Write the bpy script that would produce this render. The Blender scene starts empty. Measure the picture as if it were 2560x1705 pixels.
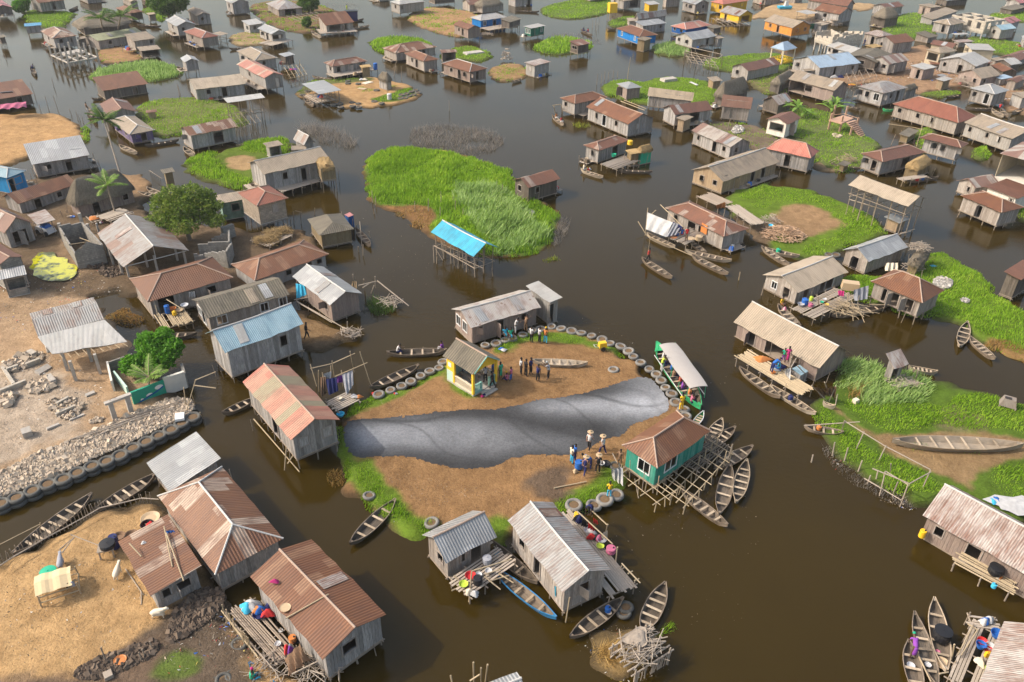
import bpy,bmesh,math,random
import numpy as np
from mathutils import Vector,Matrix
S=bpy.context.scene
COL=S.collection
R=math.radians
FPX,PITCH,ROLL,CH=2010.0,R(32.7),R(1.3),41.0
cp,sp,cr,sr=math.cos(PITCH),math.sin(PITCH),math.cos(ROLL),math.sin(ROLL)
cam=bpy.data.cameras.new('camera');co=bpy.data.objects.new('camera',cam);COL.objects.link(co)
cam.sensor_width=36;cam.lens=36*FPX/2560;cam.clip_start=.5;cam.clip_end=3000
X=Vector((cr,sr*sp,sr*cp));Y=Vector((-sr,cr*sp,cr*cp));Z=Vector((0,-cp,sp))
M=Matrix((X,Y,Z)).transposed().to_4x4();M.translation=Vector((0,0,CH))
co.matrix_world=M;S.camera=co
SUN_EL,SUN_AZ=R(41),R(182)
w=bpy.data.worlds.new('World');S.world=w;w.use_nodes=True
nt=w.node_tree;bg=nt.nodes['Background'];sky=nt.nodes.new('ShaderNodeTexSky')
sky.sky_type='NISHITA';sky.sun_disc=False;sky.sun_elevation=SUN_EL;sky.sun_rotation=R(90)-SUN_AZ
sky.dust_density=5.0;sky.air_density=1.4;S.cycles.volume_bounces=0;S.cycles.volume_step_rate=1
sky.ozone_density=.3
nt.links.new(sky.outputs[0],bg.inputs[0]);bg.inputs[1].default_value=.15
sl=bpy.data.lights.new('sun','SUN');sl.energy=2.15;sl.angle=R(1.2);sl.color=(1,.95,.88)
so=bpy.data.objects.new('sun',sl);COL.objects.link(so)
sd=Vector((math.cos(SUN_EL)*math.cos(SUN_AZ),math.cos(SUN_EL)*math.sin(SUN_AZ),math.sin(SUN_EL)))
so.rotation_euler=sd.to_track_quat('Z','Y').to_euler();so.location=(0,60,80)
S.view_settings.view_transform='Standard';S.view_settings.look='None';S.view_settings.exposure=0.88
S.view_settings.gamma=1
S.cycles.max_bounces=6;S.cycles.diffuse_bounces=3;S.cycles.glossy_bounces=3;S.cycles.transparent_max_bounces=6
KZ=2355/640
TC=[0,0]
def T(c,r):TC[0],TC[1]=c*640,r*426
def px(p):return(TC[0]+p[0]/KZ,TC[1]+p[1]/KZ)
def G(p,z=0.0):
    a,b=px(p);x=(a-1280)/FPX;y=-(b-852.5)/FPX
    x,y=cr*x-sr*y,sr*x+cr*y
    d=Vector((x,cp+y*sp,-sp+y*cp));t=(CH-z)/-d.z
    return Vector((d.x*t,d.y*t,z))
def proj(v):
    q=v-Vector((0,0,CH));zz=-q.dot(Z)
    a,b=1280+FPX*q.dot(X)/zz,852.5-FPX*q.dot(Y)/zz
    return((a-TC[0])*KZ,(b-TC[1])*KZ)
def tag(o,label,cat,group=None,kind=None):
    if label:o['label']=label
    if cat:o['category']=cat
    if group:o['group']=group
    if kind:o['kind']=kind
    return o
def empty(name,loc,rz=0,label=None,cat=None,group=None):
    o=bpy.data.objects.new(name,None);COL.objects.link(o);o.location=loc;o.rotation_euler=(0,0,rz)
    o.empty_display_size=.2
    return tag(o,label,cat,group)
def link(name,me,parent=None,loc=None,rz=None):
    o=bpy.data.objects.new(name,me);COL.objects.link(o)
    if parent:o.parent=parent
    if loc is not None:o.location=loc
    if rz is not None:o.rotation_euler=(0,0,rz)
    return o
def copy_tree(o,parent=None):
    c=o.copy();COL.objects.link(c)
    if parent:c.parent=parent
    for ch in KIDS.get(o.name,[]):KIDS.setdefault(c.name,[]).append(copy_tree(ch,c))
    return c
KIDS={}
def kid(o,ch):KIDS.setdefault(o.name,[]).append(ch);return ch
class MB:
    def __init__(s):s.v=[];s.f=[];s.uv=[];s.r=[];s.m=[]
    def face(s,ps,uv=None,r=0.,m=0):
        n=len(s.v);s.v+=[tuple(p)for p in ps];s.f.append(tuple(range(n,n+len(ps))))
        s.uv+=(uv if uv else[(p[0]+p[1],p[2])for p in ps]);s.r.append(r);s.m.append(m)
    def box(s,c,sz,rz=0.,r=0.,m=0,top=None,tilt=None):
        x,y,z=[k/2 for k in sz];ca,sa=math.cos(rz),math.sin(rz)
        P=[]
        for dz in(-z,z):
            k=1. if dz<0 or top is None else top
            for dx,dy in((-x,-y),(x,-y),(x,y),(-x,y)):
                dx*=k;dy*=k
                q=Vector((dx,dy,dz))
                if tilt:q=tilt@q
                P.append((c[0]+q.x*ca-q.y*sa,c[1]+q.x*sa+q.y*ca,c[2]+q.z))
        lx,ly,lz=sz
        for ids,(a,b)in(((0,1,5,4),(lx,lz)),((1,2,6,5),(ly,lz)),((2,3,7,6),(lx,lz)),((3,0,4,7),(ly,lz)),((4,5,6,7),(lx,ly)),((3,2,1,0),(lx,ly))):
            o=(r*7.3)%3
            s.face([P[i]for i in ids],[(o,o),(o+a,o),(o+a,o+b),(o,o+b)],r,m)
    def bar(s,a,b,r0,r1=None,n=6,r=0.,m=0,cap=True):
        a=Vector(a);b=Vector(b);d=b-a;L=d.length
        if L<1e-6:return
        r1=r0 if r1 is None else r1
        d/=L;u=d.orthogonal().normalized();v=d.cross(u)
        A=[];B=[]
        for i in range(n):
            t=2*math.pi*i/n;q=u*math.cos(t)+v*math.sin(t);A.append(a+q*r0);B.append(b+q*r1)
        for i in range(n):
            j=(i+1)%n
            s.face([A[i],A[j],B[j],B[i]],[(i*.1,0),(i*.1+.1,0),(i*.1+.1,L),(i*.1,L)],r,m)
        if cap:s.face(A[::-1],None,r,m);s.face(B,None,r,m)
    def tube(s,pts,r0,r1=None,n=6,r=0.,m=0):
        r1=r0 if r1 is None else r1;k=len(pts)-1
        for i in range(k):s.bar(pts[i],pts[i+1],r0+(r1-r0)*i/k,r0+(r1-r0)*(i+1)/k,n,r,m)
    def lathe(s,prof,n=14,c=(0,0,0),r=0.,m=0):
        for k in range(len(prof)-1):
            (ra,za),(rb,zb)=prof[k],prof[k+1]
            for i in range(n):
                t,u=2*math.pi*i/n,2*math.pi*(i+1)/n
                q=[(c[0]+ra*math.cos(t),c[1]+ra*math.sin(t),c[2]+za),(c[0]+ra*math.cos(u),c[1]+ra*math.sin(u),c[2]+za),
                     (c[0]+rb*math.cos(u),c[1]+rb*math.sin(u),c[2]+zb),(c[0]+rb*math.cos(t),c[1]+rb*math.sin(t),c[2]+zb)]
                if ra<1e-6:q=[q[0],q[2],q[3]]
                elif rb<1e-6:q=q[:3]
                s.face(q,None,r,m)
    def grid(s,fn,nu,nv,r=0.,m=0,flip=False):
        for i in range(nu):
            for j in range(nv):
                q=[fn(i/nu,j/nv),fn((i+1)/nu,j/nv),fn((i+1)/nu,(j+1)/nv),fn(i/nu,(j+1)/nv)]
                P=[k[0]for k in q];U=[k[1]for k in q]
                if flip:P.reverse();U.reverse()
                s.face(P,U,r,m)
    def mesh(s,name,mats,smooth=False,merge=False):
        me=bpy.data.meshes.new(name);me.from_pydata(s.v,[],s.f)
        ul=me.uv_layers.new(name='UVMap');ul.data.foreach_set('uv',np.array(s.uv,dtype=np.float32).ravel())
        at=me.attributes.new('pr','FLOAT','FACE');at.data.foreach_set('value',np.array(s.r,dtype=np.float32))
        if not isinstance(mats,(list,tuple)):mats=[mats]
        for m in mats:me.materials.append(m)
        if len(mats)>1:me.polygons.foreach_set('material_index',np.array(s.m,dtype=np.int32))
        if merge:
            bm=bmesh.new();bm.from_mesh(me);bmesh.ops.remove_doubles(bm,verts=bm.verts,dist=1e-4)
            bmesh.ops.recalc_face_normals(bm,faces=bm.faces);bm.to_mesh(me);bm.free()
        if smooth:me.polygons.foreach_set('use_smooth',np.ones(len(me.polygons),dtype=bool))
        me.update();return me
    def build(s,name,mats,parent=None,loc=None,rz=None,smooth=False,merge=False):
        return link(name,s.mesh(name,mats,smooth,merge),parent,loc,rz)
MAT={}
class NB:
    def __init__(s,name,rough=.8,metal=0.,spec=.3):
        s.m=bpy.data.materials.new(name);s.m.use_nodes=True;s.t=s.m.node_tree
        s.b=s.t.nodes['Principled BSDF'];s.b.inputs['Roughness'].default_value=rough;s.b.inputs['Metallic'].default_value=metal
        s.b.inputs['Specular IOR Level'].default_value=spec
    def n(s,ty,**k):
        x=s.t.nodes.new('ShaderNode'+ty)
        for a,b in k.items():setattr(x,a,b)
        return x
    def l(s,a,b):s.t.links.new(a,b)
    def put(s,sock,v):
        if isinstance(v,(int,float)):sock.default_value=v
        elif isinstance(v,tuple):sock.default_value=v if len(v)!=3 or sock.type=='VECTOR' else(*v,1)
        else:s.l(v,sock)
    def math(s,op,a,b=0.,c=None):
        x=s.n('Math',operation=op);s.put(x.inputs[0],a);s.put(x.inputs[1],b)
        if c is not None:s.put(x.inputs[2],c)
        return x.outputs[0]
    def mix(s,f,a,b,bt='MIX'):
        x=s.n('Mix',data_type='RGBA',blend_type=bt);s.put(x.inputs[0],f);s.put(x.inputs[6],a);s.put(x.inputs[7],b);return x.outputs[2]
    def noise(s,v,sc,det=3,rough=.55):
        x=s.n('TexNoise');x.inputs['Scale'].default_value=sc;x.inputs['Detail'].default_value=det;x.inputs['Roughness'].default_value=rough
        s.l(v,x.inputs['Vector']);return x.outputs[0]
    def ramp(s,f,a,b):
        x=s.n('MapRange');x.inputs[1].default_value=a;x.inputs[2].default_value=b;s.put(x.inputs[0],f);return x.outputs[0]
    def comb(s,x,y,z=0.):
        c=s.n('CombineXYZ');s.put(c.inputs[0],x);s.put(c.inputs[1],y);s.put(c.inputs[2],z);return c.outputs[0]
    def uv(s):
        t=s.n('TexCoord');q=s.n('SeparateXYZ');s.l(t.outputs['UV'],q.inputs[0]);return q.outputs[0],q.outputs[1]
    def rnd(s):return s.n('ObjectInfo').outputs['Random']
    def pr(s):
        a=s.n('Attribute');a.attribute_name='pr';return a.outputs['Fac']
    def wn(s,v):
        x=s.n('TexWhiteNoise',noise_dimensions='3D');s.l(v,x.inputs[0]);return x.outputs[0]
    def bump(s,h,st=.5,d=.02):
        x=s.n('Bump');x.inputs['Strength'].default_value=st;x.inputs['Distance'].default_value=d
        s.put(x.inputs['Height'],h);s.l(x.outputs[0],s.b.inputs['Normal'])
    def col(s,c):s.put(s.b.inputs['Base Color'],c);return s.m
def mul(c,k):return tuple(min(1,x*k)for x in c[:3])
def plain(name,c,rough=.7,metal=0.,var=.25,sc=6.,spec=.3):
    if name in MAT:return MAT[name]
    b=NB(name,rough,metal,spec);t=b.n('TexCoord')
    nn=b.noise(t.outputs['Object'],sc);f=b.math('ADD',nn,b.math('MULTIPLY',b.math('SUBTRACT',b.pr(),.5),.6))
    MAT[name]=b.col(b.mix(f,mul(c,1-var),mul(c,1+var)));return MAT[name]
def roofmat(name,c1,c2,c3=None,patch=.25,streak=.4,sc=(.2,.09,.05),period=.1,rough=.55,metal=.0,bumpd=.02,line=.25,spot=0.,vp=2.1):
    b=NB(name,rough,metal,.4);u,v=b.uv();rn=b.rnd();off=b.math('MULTIPLY',rn,57.)
    uo=b.math('ADD',u,off)
    sid=b.math('FLOOR',b.math('DIVIDE',uo,.82));r1=b.wn(b.comb(sid,rn,1.))
    vid=b.math('FLOOR',b.math('ADD',b.math('DIVIDE',v,vp),r1));r2=b.wn(b.comb(sid,vid,rn))
    base=b.mix(r2,c1,c2)
    if c3:base=b.mix(b.math('GREATER_THAN',r2,1-patch),base,c3)
    st=b.noise(b.comb(b.math('MULTIPLY',uo,5.),b.math('MULTIPLY',v,.7),rn),1.3,5,.65)
    big=b.noise(b.comb(uo,v,rn),.55,3)
    k=b.ramp(b.math('ADD',b.math('MULTIPLY',st,.6),b.math('MULTIPLY',big,.4)),.62-.25*streak,.68-.1*streak)
    base=b.mix(b.math('MULTIPLY',k,min(1,.35+streak)),base,sc)
    if spot:
        vo=b.n('TexVoronoi');vo.inputs['Scale'].default_value=1.35;b.l(b.comb(uo,v,0.),vo.inputs[0])
        base=b.mix(b.ramp(b.math('ADD',vo.outputs['Distance'],b.math('MULTIPLY',st,.3)),.36,.28),base,mul(sc,.8))
    fine=b.noise(b.comb(b.math('MULTIPLY',uo,3.),b.math('MULTIPLY',v,1.5),0.),9.,4,.7)
    base=b.mix(b.math('MULTIPLY',fine,.5),base,mul(c1,.45))
    wv=b.math('SINE',b.math('MULTIPLY',uo,2*math.pi/period))
    base=b.mix(b.ramp(wv,.0,-1.),base,mul(c1,.55),'MIX')if line<=0 else b.mix(b.math('MULTIPLY',b.ramp(wv,-.2,-1.),line),base,mul(c1,.3))  # sheet troughs coloured darker, painting in the shade between corrugation ribs
    ed=b.math('FRACT',b.math('DIVIDE',uo,.82));seam=b.math('LESS_THAN',ed,.035)
    base=b.mix(b.math('MULTIPLY',seam,.45),base,mul(c1,.35))
    base=b.mix(1.,base,b.mix(b.wn(b.comb(rn,1.3,.2)),(.80,.79,.78),(1.,1.,1.)),'MULTIPLY')
    dk=b.noise(b.comb(b.math('MULTIPLY',uo,.9),b.math('MULTIPLY',v,.35),rn),1.6,5,.7);base=b.mix(b.math('MULTIPLY',b.ramp(dk,.48,.68),.65),base,mul(sc,.6))
    b.bump(b.math('ADD',wv,b.math('MULTIPLY',fine,.6)),.7,bumpd)
    MAT[name]=b.col(base);return MAT[name]
def wallmat(name,c,c2,dark=.35,rough=.85,paint=False):
    b=NB(name,rough,0,.15);u,v=b.uv();p=b.pr();rn=b.rnd()
    g=b.noise(b.comb(b.math('MULTIPLY',u,30.),b.math('MULTIPLY',v,1.6),b.math('MULTIPLY',p,40.)),1.2,4,.65)
    f=b.math('MULTIPLY_ADD',b.math('SUBTRACT',p,.5),1.9,.5)
    base=b.mix(f,c,c2)
    base=b.mix(b.ramp(g,.42,.75),base,mul(c,dark))
    base=b.mix(1.,base,b.mix(b.wn(b.comb(rn,3.1,.7)),(.72,.68,.63),(1.,.98,.94)),'MULTIPLY')
    big=b.noise(b.comb(u,v,b.math('MULTIPLY',rn,30.)),.8,3)
    base=b.mix(b.ramp(big,.5,.8),base,mul(c2,.55))
    b.bump(g,.5,.01)
    MAT[name]=b.col(base);return MAT[name]
roofmat('rust',(.22,.090,.038),(.165,.066,.030),(.29,.155,.085),.1,.3,(.16,.07,.04),.2,line=.6)
roofmat('rusty',(.225,.095,.052),(.18,.078,.046),(.38,.30,.24),.16,.5,(.16,.08,.05),.17)
roofmat('brown',(.20,.09,.055),(.165,.072,.045),None,.1,.3,(.14,.07,.045),.15)
roofmat('redtile',(.29,.105,.06),(.25,.085,.05),None,.1,.2,(.2,.08,.05),.2,line=.45)
roofmat('salmon',(.55,.20,.14),(.5,.17,.12),None,.1,.1,(.3,.1,.07),.22,line=.4)
roofmat('patch',(.225,.10,.047),(.165,.072,.036),(.48,.37,.28),.3,.55,(.17,.08,.05),.2,line=.5)
roofmat('beige',(.46,.37,.27),(.42,.34,.25),None,.1,.2,(.3,.24,.17),.2,rough=.8,line=.5)
roofmat('tan',(.36,.29,.21),(.31,.25,.19),None,.1,.3,(.2,.16,.12),.2,rough=.85,line=.3)
roofmat('moss',(.21,.18,.13),(.17,.145,.11),None,.1,.5,(.1,.09,.07),.24,rough=.9,line=.65)
roofmat('sage',(.36,.36,.22),(.33,.33,.2),None,.1,.1,(.25,.25,.17),.2,rough=.8)
roofmat('grey',(.40,.40,.39),(.33,.33,.33),(.48,.48,.47),.2,.25,(.26,.24,.22),.2,line=.55,rough=.45,metal=.1)
roofmat('silver',(.40,.40,.39),(.33,.335,.335),(.50,.50,.49),.2,.15,(.35,.34,.33),.2,line=.55,rough=.4,metal=.15)
roofmat('white',(.50,.48,.45),(.43,.42,.39),None,.1,.15,(.42,.38,.34),.1,rough=.5)
roofmat('greyrust',(.36,.35,.33),(.31,.30,.285),(.28,.16,.11),.08,.45,(.22,.11,.07),.2,line=.5)
roofmat('rustwhite',(.47,.43,.39),(.42,.38,.34),None,.1,.72,(.20,.085,.05),.15)
roofmat('stripe',(.42,.37,.32),(.50,.45,.38),(.24,.12,.085),.35,.2,(.22,.12,.09),.16,vp=60,line=.4)
roofmat('spotted',(.48,.43,.38),(.45,.40,.36),None,.1,.1,(.25,.13,.09),.16,spot=1)
roofmat('bluewhite',(.34,.50,.57),(.40,.54,.60),None,.1,.1,(.2,.35,.42),.16,rough=.45,line=.6)
roofmat('paleblue',(.36,.46,.56),(.33,.43,.54),None,.1,.1,(.3,.36,.42),.12,rough=.45)
roofmat('cyan',(.04,.39,.55),(.035,.34,.49),None,.1,.35,(.05,.25,.36),.2,rough=.45)
roofmat('tarpblue',(.06,.26,.45),(.08,.30,.5),None,.1,.2,(.1,.2,.3),.4,rough=.5)
roofmat('bayred',(.44,.15,.10),(.46,.36,.24),(.27,.28,.17),.36,.1,(.3,.15,.1),.2,line=.65,vp=60)
roofmat('redteal',(.42,.17,.12),(.5,.22,.17),(.45,.40,.30),.2,.1,(.3,.15,.1),.2,line=.5,vp=60)
roofmat('pinkred',(.5,.2,.2),(.45,.18,.18),None,.1,.2,(.3,.15,.13),.15)
wallmat('wood',(.31,.27,.24),(.45,.41,.375),.38)
wallmat('greywood',(.28,.265,.255),(.46,.44,.43),.36)
wallmat('darkwood',(.13,.11,.095),(.19,.165,.145),.45)
wallmat('tanwood',(.34,.25,.165),(.42,.32,.215),.5)
wallmat('pinkwood',(.30,.235,.21),(.38,.31,.275),.5)
wallmat('whitewood',(.38,.365,.35),(.48,.465,.45),.5)
wallmat('blue',(.01,.16,.50),(.015,.2,.58),.8)
wallmat('skyblue',(.02,.24,.55),(.03,.28,.62),.8)
wallmat('navy',(.012,.09,.32),(.02,.12,.4),.8)
wallmat('green',(.03,.25,.19),(.11,.35,.28),.4)
wallmat('dgreen',(.02,.17,.12),(.03,.2,.14),.7)
wallmat('yellow',(.72,.44,.03),(.76,.48,.04),.8)
wallmat('orange',(.58,.24,.05),(.64,.28,.07),.7)
wallmat('purple',(.13,.10,.28),(.26,.22,.32),.6)
wallmat('cream',(.55,.48,.36),(.6,.53,.4),.8)
wallmat('thatchwall',(.25,.19,.11),(.33,.26,.16),.4)
def blockmat(name,c,bw=.45,bh=.2,mort=.55,r=.9,k=.18):
    b=NB(name,r,0,.2);t=b.n('TexCoord')
    br=b.n('TexBrick');br.inputs['Scale'].default_value=1.;br.inputs['Brick Width'].default_value=bw;br.inputs['Row Height'].default_value=bh
    br.inputs['Mortar Size'].default_value=.012;br.inputs['Color1'].default_value=(*mul(c,1-k),1);br.inputs['Color2'].default_value=(*mul(c,1+k),1)
    br.inputs['Mortar'].default_value=(*mul(c,mort),1);b.l(t.outputs['UV'],br.inputs[0])
    nn=b.noise(t.outputs['Object'],1.7,4,.65)
    MAT[name]=b.col(b.mix(b.ramp(nn,.4,.75),br.outputs[0],mul(c,.55)));return MAT[name]
blockmat('block',(.33,.27,.21));blockmat('greyblock',(.27,.25,.22));blockmat('paleblock',(.45,.40,.33),mort=.8);blockmat('tealplaster',(.17,.26,.21),mort=.9)
plain('concrete',(.42,.38,.33),.9,var=.3,sc=3);plain('palewall',(.62,.57,.49),.85,var=.15,sc=2)
def woodpost(name,c):
    b=NB(name,.85,0,.15);t=b.n('TexCoord');nn=b.noise(t.outputs['Object'],9.,4)
    f=b.math('ADD',b.math('MULTIPLY',nn,.7),b.math('MULTIPLY',b.math('ADD',b.rnd(),b.pr()),.3))
    MAT[name]=b.col(b.mix(f,mul(c,.55),mul(c,1.4)));return MAT[name]
woodpost('pole',(.24,.195,.15));woodpost('bamboo',(.33,.26,.17));woodpost('drift',(.30,.25,.20));woodpost('plank',(.27,.215,.165))
woodpost('firewood',(.42,.28,.18));woodpost('darkpole',(.11,.09,.07))
plain('frame',(.33,.28,.24),.8);plain('whitepaint',(.62,.62,.60),.6,var=.08);plain('black',(.012,.012,.013),.5);plain('dark',(.035,.03,.027),.8)
plain('cap',(.36,.26,.20),.7,var=.2);plain('capgrey',(.48,.46,.43),.6,var=.15)
def thatchmat(name,c):
    b=NB(name,.95,0,.05);u,v=b.uv();
    g=b.noise(b.comb(b.math('MULTIPLY',u,16.),b.math('MULTIPLY',v,2.),b.pr()),1.5,5,.75)
    big=b.noise(b.comb(u,v,b.rnd()),.9,3)
    base=b.mix(b.ramp(g,.3,.72),mul(c,.5),mul(c,1.45));base=b.mix(b.ramp(big,.45,.75),base,mul(c,.6));b.bump(g,.9,.06)
    MAT[name]=b.col(base)
thatchmat('thatch',(.20,.16,.115));thatchmat('straw',(.36,.25,.12));thatchmat('oldthatch',(.19,.16,.12))
PW=.21
def topz(kind,t,e,rise):
    return e
def unit_post(n=6):
    m=MB();m.bar((0,0,0),(0,0,1),1,.8,n);return m.mesh('stilt',MAT['pole'])
POSTME={}
def post(name,a,b,r,parent,mat='pole'):
    """one post between two points, sharing a unit mesh"""
    if mat not in POSTME:
        m=MB();m.bar((0,0,0),(0,0,1),1,.82,7);POSTME[mat]=m.mesh('post',MAT[mat])
    o=link(name,POSTME[mat],parent);a=Vector(a);d=Vector(b)-a
    o.location=a;o.rotation_mode='QUATERNION';o.rotation_quaternion=d.to_track_quat('Z','Y');o.scale=(r,r,d.length)
    return o
def slope(m,A,B,C,D,rg,zj=.02,jag=.04,th=.035,sg=0.):
    """roof slope: A->B along the eave, D->C along the top (same order); corrugation runs eave-to-top"""
    A,B,C,D=map(Vector,(A,B,C,D));L=(B-A).length;e=(B-A).normalized()
    up=((D-A)-e*(D-A).dot(e));H=up.length;up.normalize();nrm=e.cross(up).normalized()
    if nrm.z<0:nrm=-nrm
    nu=max(2,int(L/.8));nv=max(2,int(H/.9))
    off=[[rg.uniform(-zj,zj)for _ in range(nv+1)]for _ in range(nu+1)]
    jg=[rg.uniform(-jag,jag)for _ in range(nu+1)]
    def P(i,j):
        s,t=i/nu,j/nv;p=(A*(1-s)+B*s)*(1-t)+(D*(1-s)+C*s)*t
        p=p-Vector((0,0,sg*math.sin(math.pi*s)*(.35+.65*t)))
        if j==0:p=p-up*jg[i]
        k=0 if j==nv else 1
        return p+nrm*off[i][j]*k
    def U(p):return((p-A).dot(e),H-(p-A).dot(up))
    for i in range(nu):
        for j in range(nv):
            q=[P(i,j),P(i+1,j),P(i+1,j+1),P(i,j+1)]
            m.face(q,[U(p)for p in q])
            m.face([p-nrm*th for p in q][::-1],[U(p)for p in q][::-1])
    for i in range(nu):
        a,b=P(i,0),P(i+1,0);m.face([a-nrm*th,b-nrm*th,b,a],[(0,0)]*4)
    for j in range(nv):
        for i in(0,nu):
            a,b=P(i,j),P(i,j+1);m.face([a,a-nrm*th,b-nrm*th,b],[(0,0)]*4)
def tri(m,A,B,C,rg,th=.035):
    """triangular roof slope: eave A->B, apex C"""
    A,B,C=map(Vector,(A,B,C));e=(B-A).normalized();up=(C-A)-e*(C-A).dot(e);H=up.length;up.normalize()
    nrm=e.cross(up).normalized()
    if nrm.z<0:nrm=-nrm
    U=lambda p:((p-A).dot(e),H-(p-A).dot(up))
    m.face([A,B,C],[U(A),U(B),U(C)]);q=[A-nrm*th,C-nrm*th,B-nrm*th];m.face(q,[U(p)for p in q])
    m.face([A-nrm*th,B-nrm*th,B,A],[(0,0)]*4)
def rect(p1,p2,p3,e):
    a,b,c=G(p1,e),G(p2,e),G(p3,e);u,v=a-b,c-b
    if u.length>v.length:
        U=u;n=Vector((-u.y,u.x,0)).normalized();n=n if n.dot(v)>0 else-n;V=n*max(v.dot(n),.5)
    else:
        V=v;n=Vector((-v.y,v.x,0)).normalized();n=n if n.dot(u)>0 else-n;U=n*max(u.dot(n),.5)
    return b,U,V
NH=[0]
HOUSES={}
def house(p1,p2,p3,kind,roof,wall,label,hp=None,wp=None,e=2.75,f=.95,rd=None,rise=None,o=.3,op='',cap=None,name='stilt_house',cat='house',group='stilt houses',base=0.,walls='wwww',stilts=True,ridge=None,pk=None,stw=None,sag=.02):
    NH[0]+=1;rg=random.Random(NH[0]*77+5)
    P2=p2
    if hp:
        lo,hi=.5,9.
        for _ in range(24):
            e=(lo+hi)/2;b,U,V=rect(p1,p2,p3,e);wc=b+U.normalized()*o+V.normalized()*o;wc.z=base
            if proj(wc)[1]<p2[1]+hp:lo=e
            else:hi=e
        if wp:
            lo,hi=base,e
            for _ in range(24):
                f=(lo+hi)/2;wc.z=f
                if proj(wc)[1]>p2[1]+wp:lo=f
                else:hi=f
    b,U,V=rect(p1,p2,p3,e)
    if rd is None:rd='a' if U.length>V.length else 'b'
    Lv,Wv=(U,V)if rd=='a' else(V,U)
    L,W=Lv.length,Wv.length;ctr=b+(U+V)/2;ex=Lv.normalized();ang=math.atan2(ex.y,ex.x)
    ey=Vector((-ex.y,ex.x,0));sy=1 if Wv.dot(ey)>0 else-1
    t=empty(name,(ctr.x,ctr.y,0),ang,label,cat,group)
    if rise is None:rise=W*.5*(.38 if kind!='shed' else .3)
    elif kind in('gable','hip'):rise*=.78
    far=ctr.y>150
    if pk:
        lo,hi=.2,4.;g_=b+(V if rd=='a' else U)/2
        for _ in range(20):
            rise=(lo+hi)/2
            if proj(Vector((g_.x,g_.y,e+rise)))[1]>pk:lo=rise
            else:hi=rise
    m=MB();h,l=W/2,L/2;cm=MB();PATCH=[]
    def C(x,y,z):return Vector((x,y,z))
    top=lambda x,y:e
    if kind=='gable':
        rx=l;sgg=rg.choice((0,.03,.07,.12))*min(1,L/8)
        for s in(-1,1):slope(m,C(-l,s*h,e),C(l,s*h,e),C(l,0,e+rise),C(-l,0,e+rise),rg,sag,.07,.035,sgg)
        cm.tube([(-l-.02,0,e+rise+.02),(-l*.5,0,e+rise+.02-sgg*.7),(0,0,e+rise+.01-sgg),(l*.5,0,e+rise+.02-sgg*.7),(l+.02,0,e+rise+.02)],.07,n=6)
        if W>2.4 and cat=='house' and roof not in('cyan','bayred','salmon','beige'):
            for k in range(rg.choice((0,1,1,2,3))):
                s_=rg.choice((-1,1));sl_=math.hypot(h,rise);L1=min(1.9,sl_*.8);W1=.82;c0=rg.uniform(L1*.55/sl_,1-L1*.55/sl_);x0=rg.uniform(-l+1,l-1)if l>1.3 else 0;a_=rg.uniform(-.06,.06);q=[]
                for du,dv in((-1,-1),(1,-1),(1,1),(-1,1)):
                    uu=x0+du*W1/2+dv*a_*L1;vv=c0+dv*L1/2/sl_;q.append(Vector((uu,s_*h*vv,e+rise*(1-vv)+.055-sgg*math.cos(uu/l*math.pi/2)*(.35+.65*(1-vv)))))
                pm=MB();uv_=[(x0,0),(x0+W1,0),(x0+W1,L1),(x0,L1)];pm.face(q,uv_);pm.face([v_-Vector((0,0,.03))for v_ in q][::-1],uv_)
                for i in range(4):pm.face([q[i],q[i]-Vector((0,0,.03)),q[(i+1)%4]-Vector((0,0,.03)),q[(i+1)%4]],[(0,0)]*4)
                PATCH.append((pm,rg.choice(('greyrust','silver','tan','white')if roof in('silver','white','moss','spotted','bluewhite','paleblue','tan','grey','sage')else('rusty','greyrust','silver','brown','rustwhite'))))
        top=lambda x,y:e-.06+rise*(1-abs(y)/h)
    elif kind=='hip':
        rl=max(l-h*.85,.15)if ridge is None else ridge
        for s in(-1,1):
            slope(m,C(-l,s*h,e),C(l,s*h,e),C(rl,0,e+rise),C(-rl,0,e+rise),rg,sag)
            tri(m,C(s*l,-h,e),C(s*l,h,e),C(s*rl,0,e+rise),rg)
            for q in(-1,1):cm.bar((s*l,q*h,e+.02),(s*rl,0,e+rise+.03),.06)
        cm.bar((-rl,0,e+rise+.03),(rl,0,e+rise+.03),.07)
        top=lambda x,y:e-.03+.25*rise*0
    elif kind in('shed','shedr'):
        hs=sy if kind=='shed' else-sy
        slope(m,C(-l,-hs*h,e),C(l,-hs*h,e),C(l,hs*h,e+rise),C(-l,hs*h,e+rise),rg,sag)
        top=lambda x,y:e-.05+rise*(y*hs+h)/(2*h)
    elif kind=='flat':
        slope(m,C(-l,-sy*h,e),C(l,-sy*h,e),C(l,sy*h,e+.12),C(-l,sy*h,e+.12),rg,sag)
        top=lambda x,y:e-.04
    elif kind=='thatch':
        n1,n2=30,9
        rl=max(l-h*.8,.1)
        def fn(u,v,k=0.):
            a=2*math.pi*u;ca,sa=math.cos(a),math.sin(a);q=1/max(abs(ca)**3+abs(sa)**3,1e-9)**(1/3)
            rr=(1-v)**.93;kk=rl*.9
            x=ca*q*h*rr+max(-kk,min(kk,ca*q*kk*1.25));y=sa*q*h*rr
            if kk<.3:x=ca*q*l*rr
            z=e+rise*(1-(1-v)**1.25)-(.22 if v<.01 else 0)+.05*math.sin(u*61)*(1-v)+.05*math.sin(u*37+v*9)*(1-v)
            return(Vector((x,y,z)),(u*(L+W),v*h*1.4))
        m.grid(fn,n1*2,n2)
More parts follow.
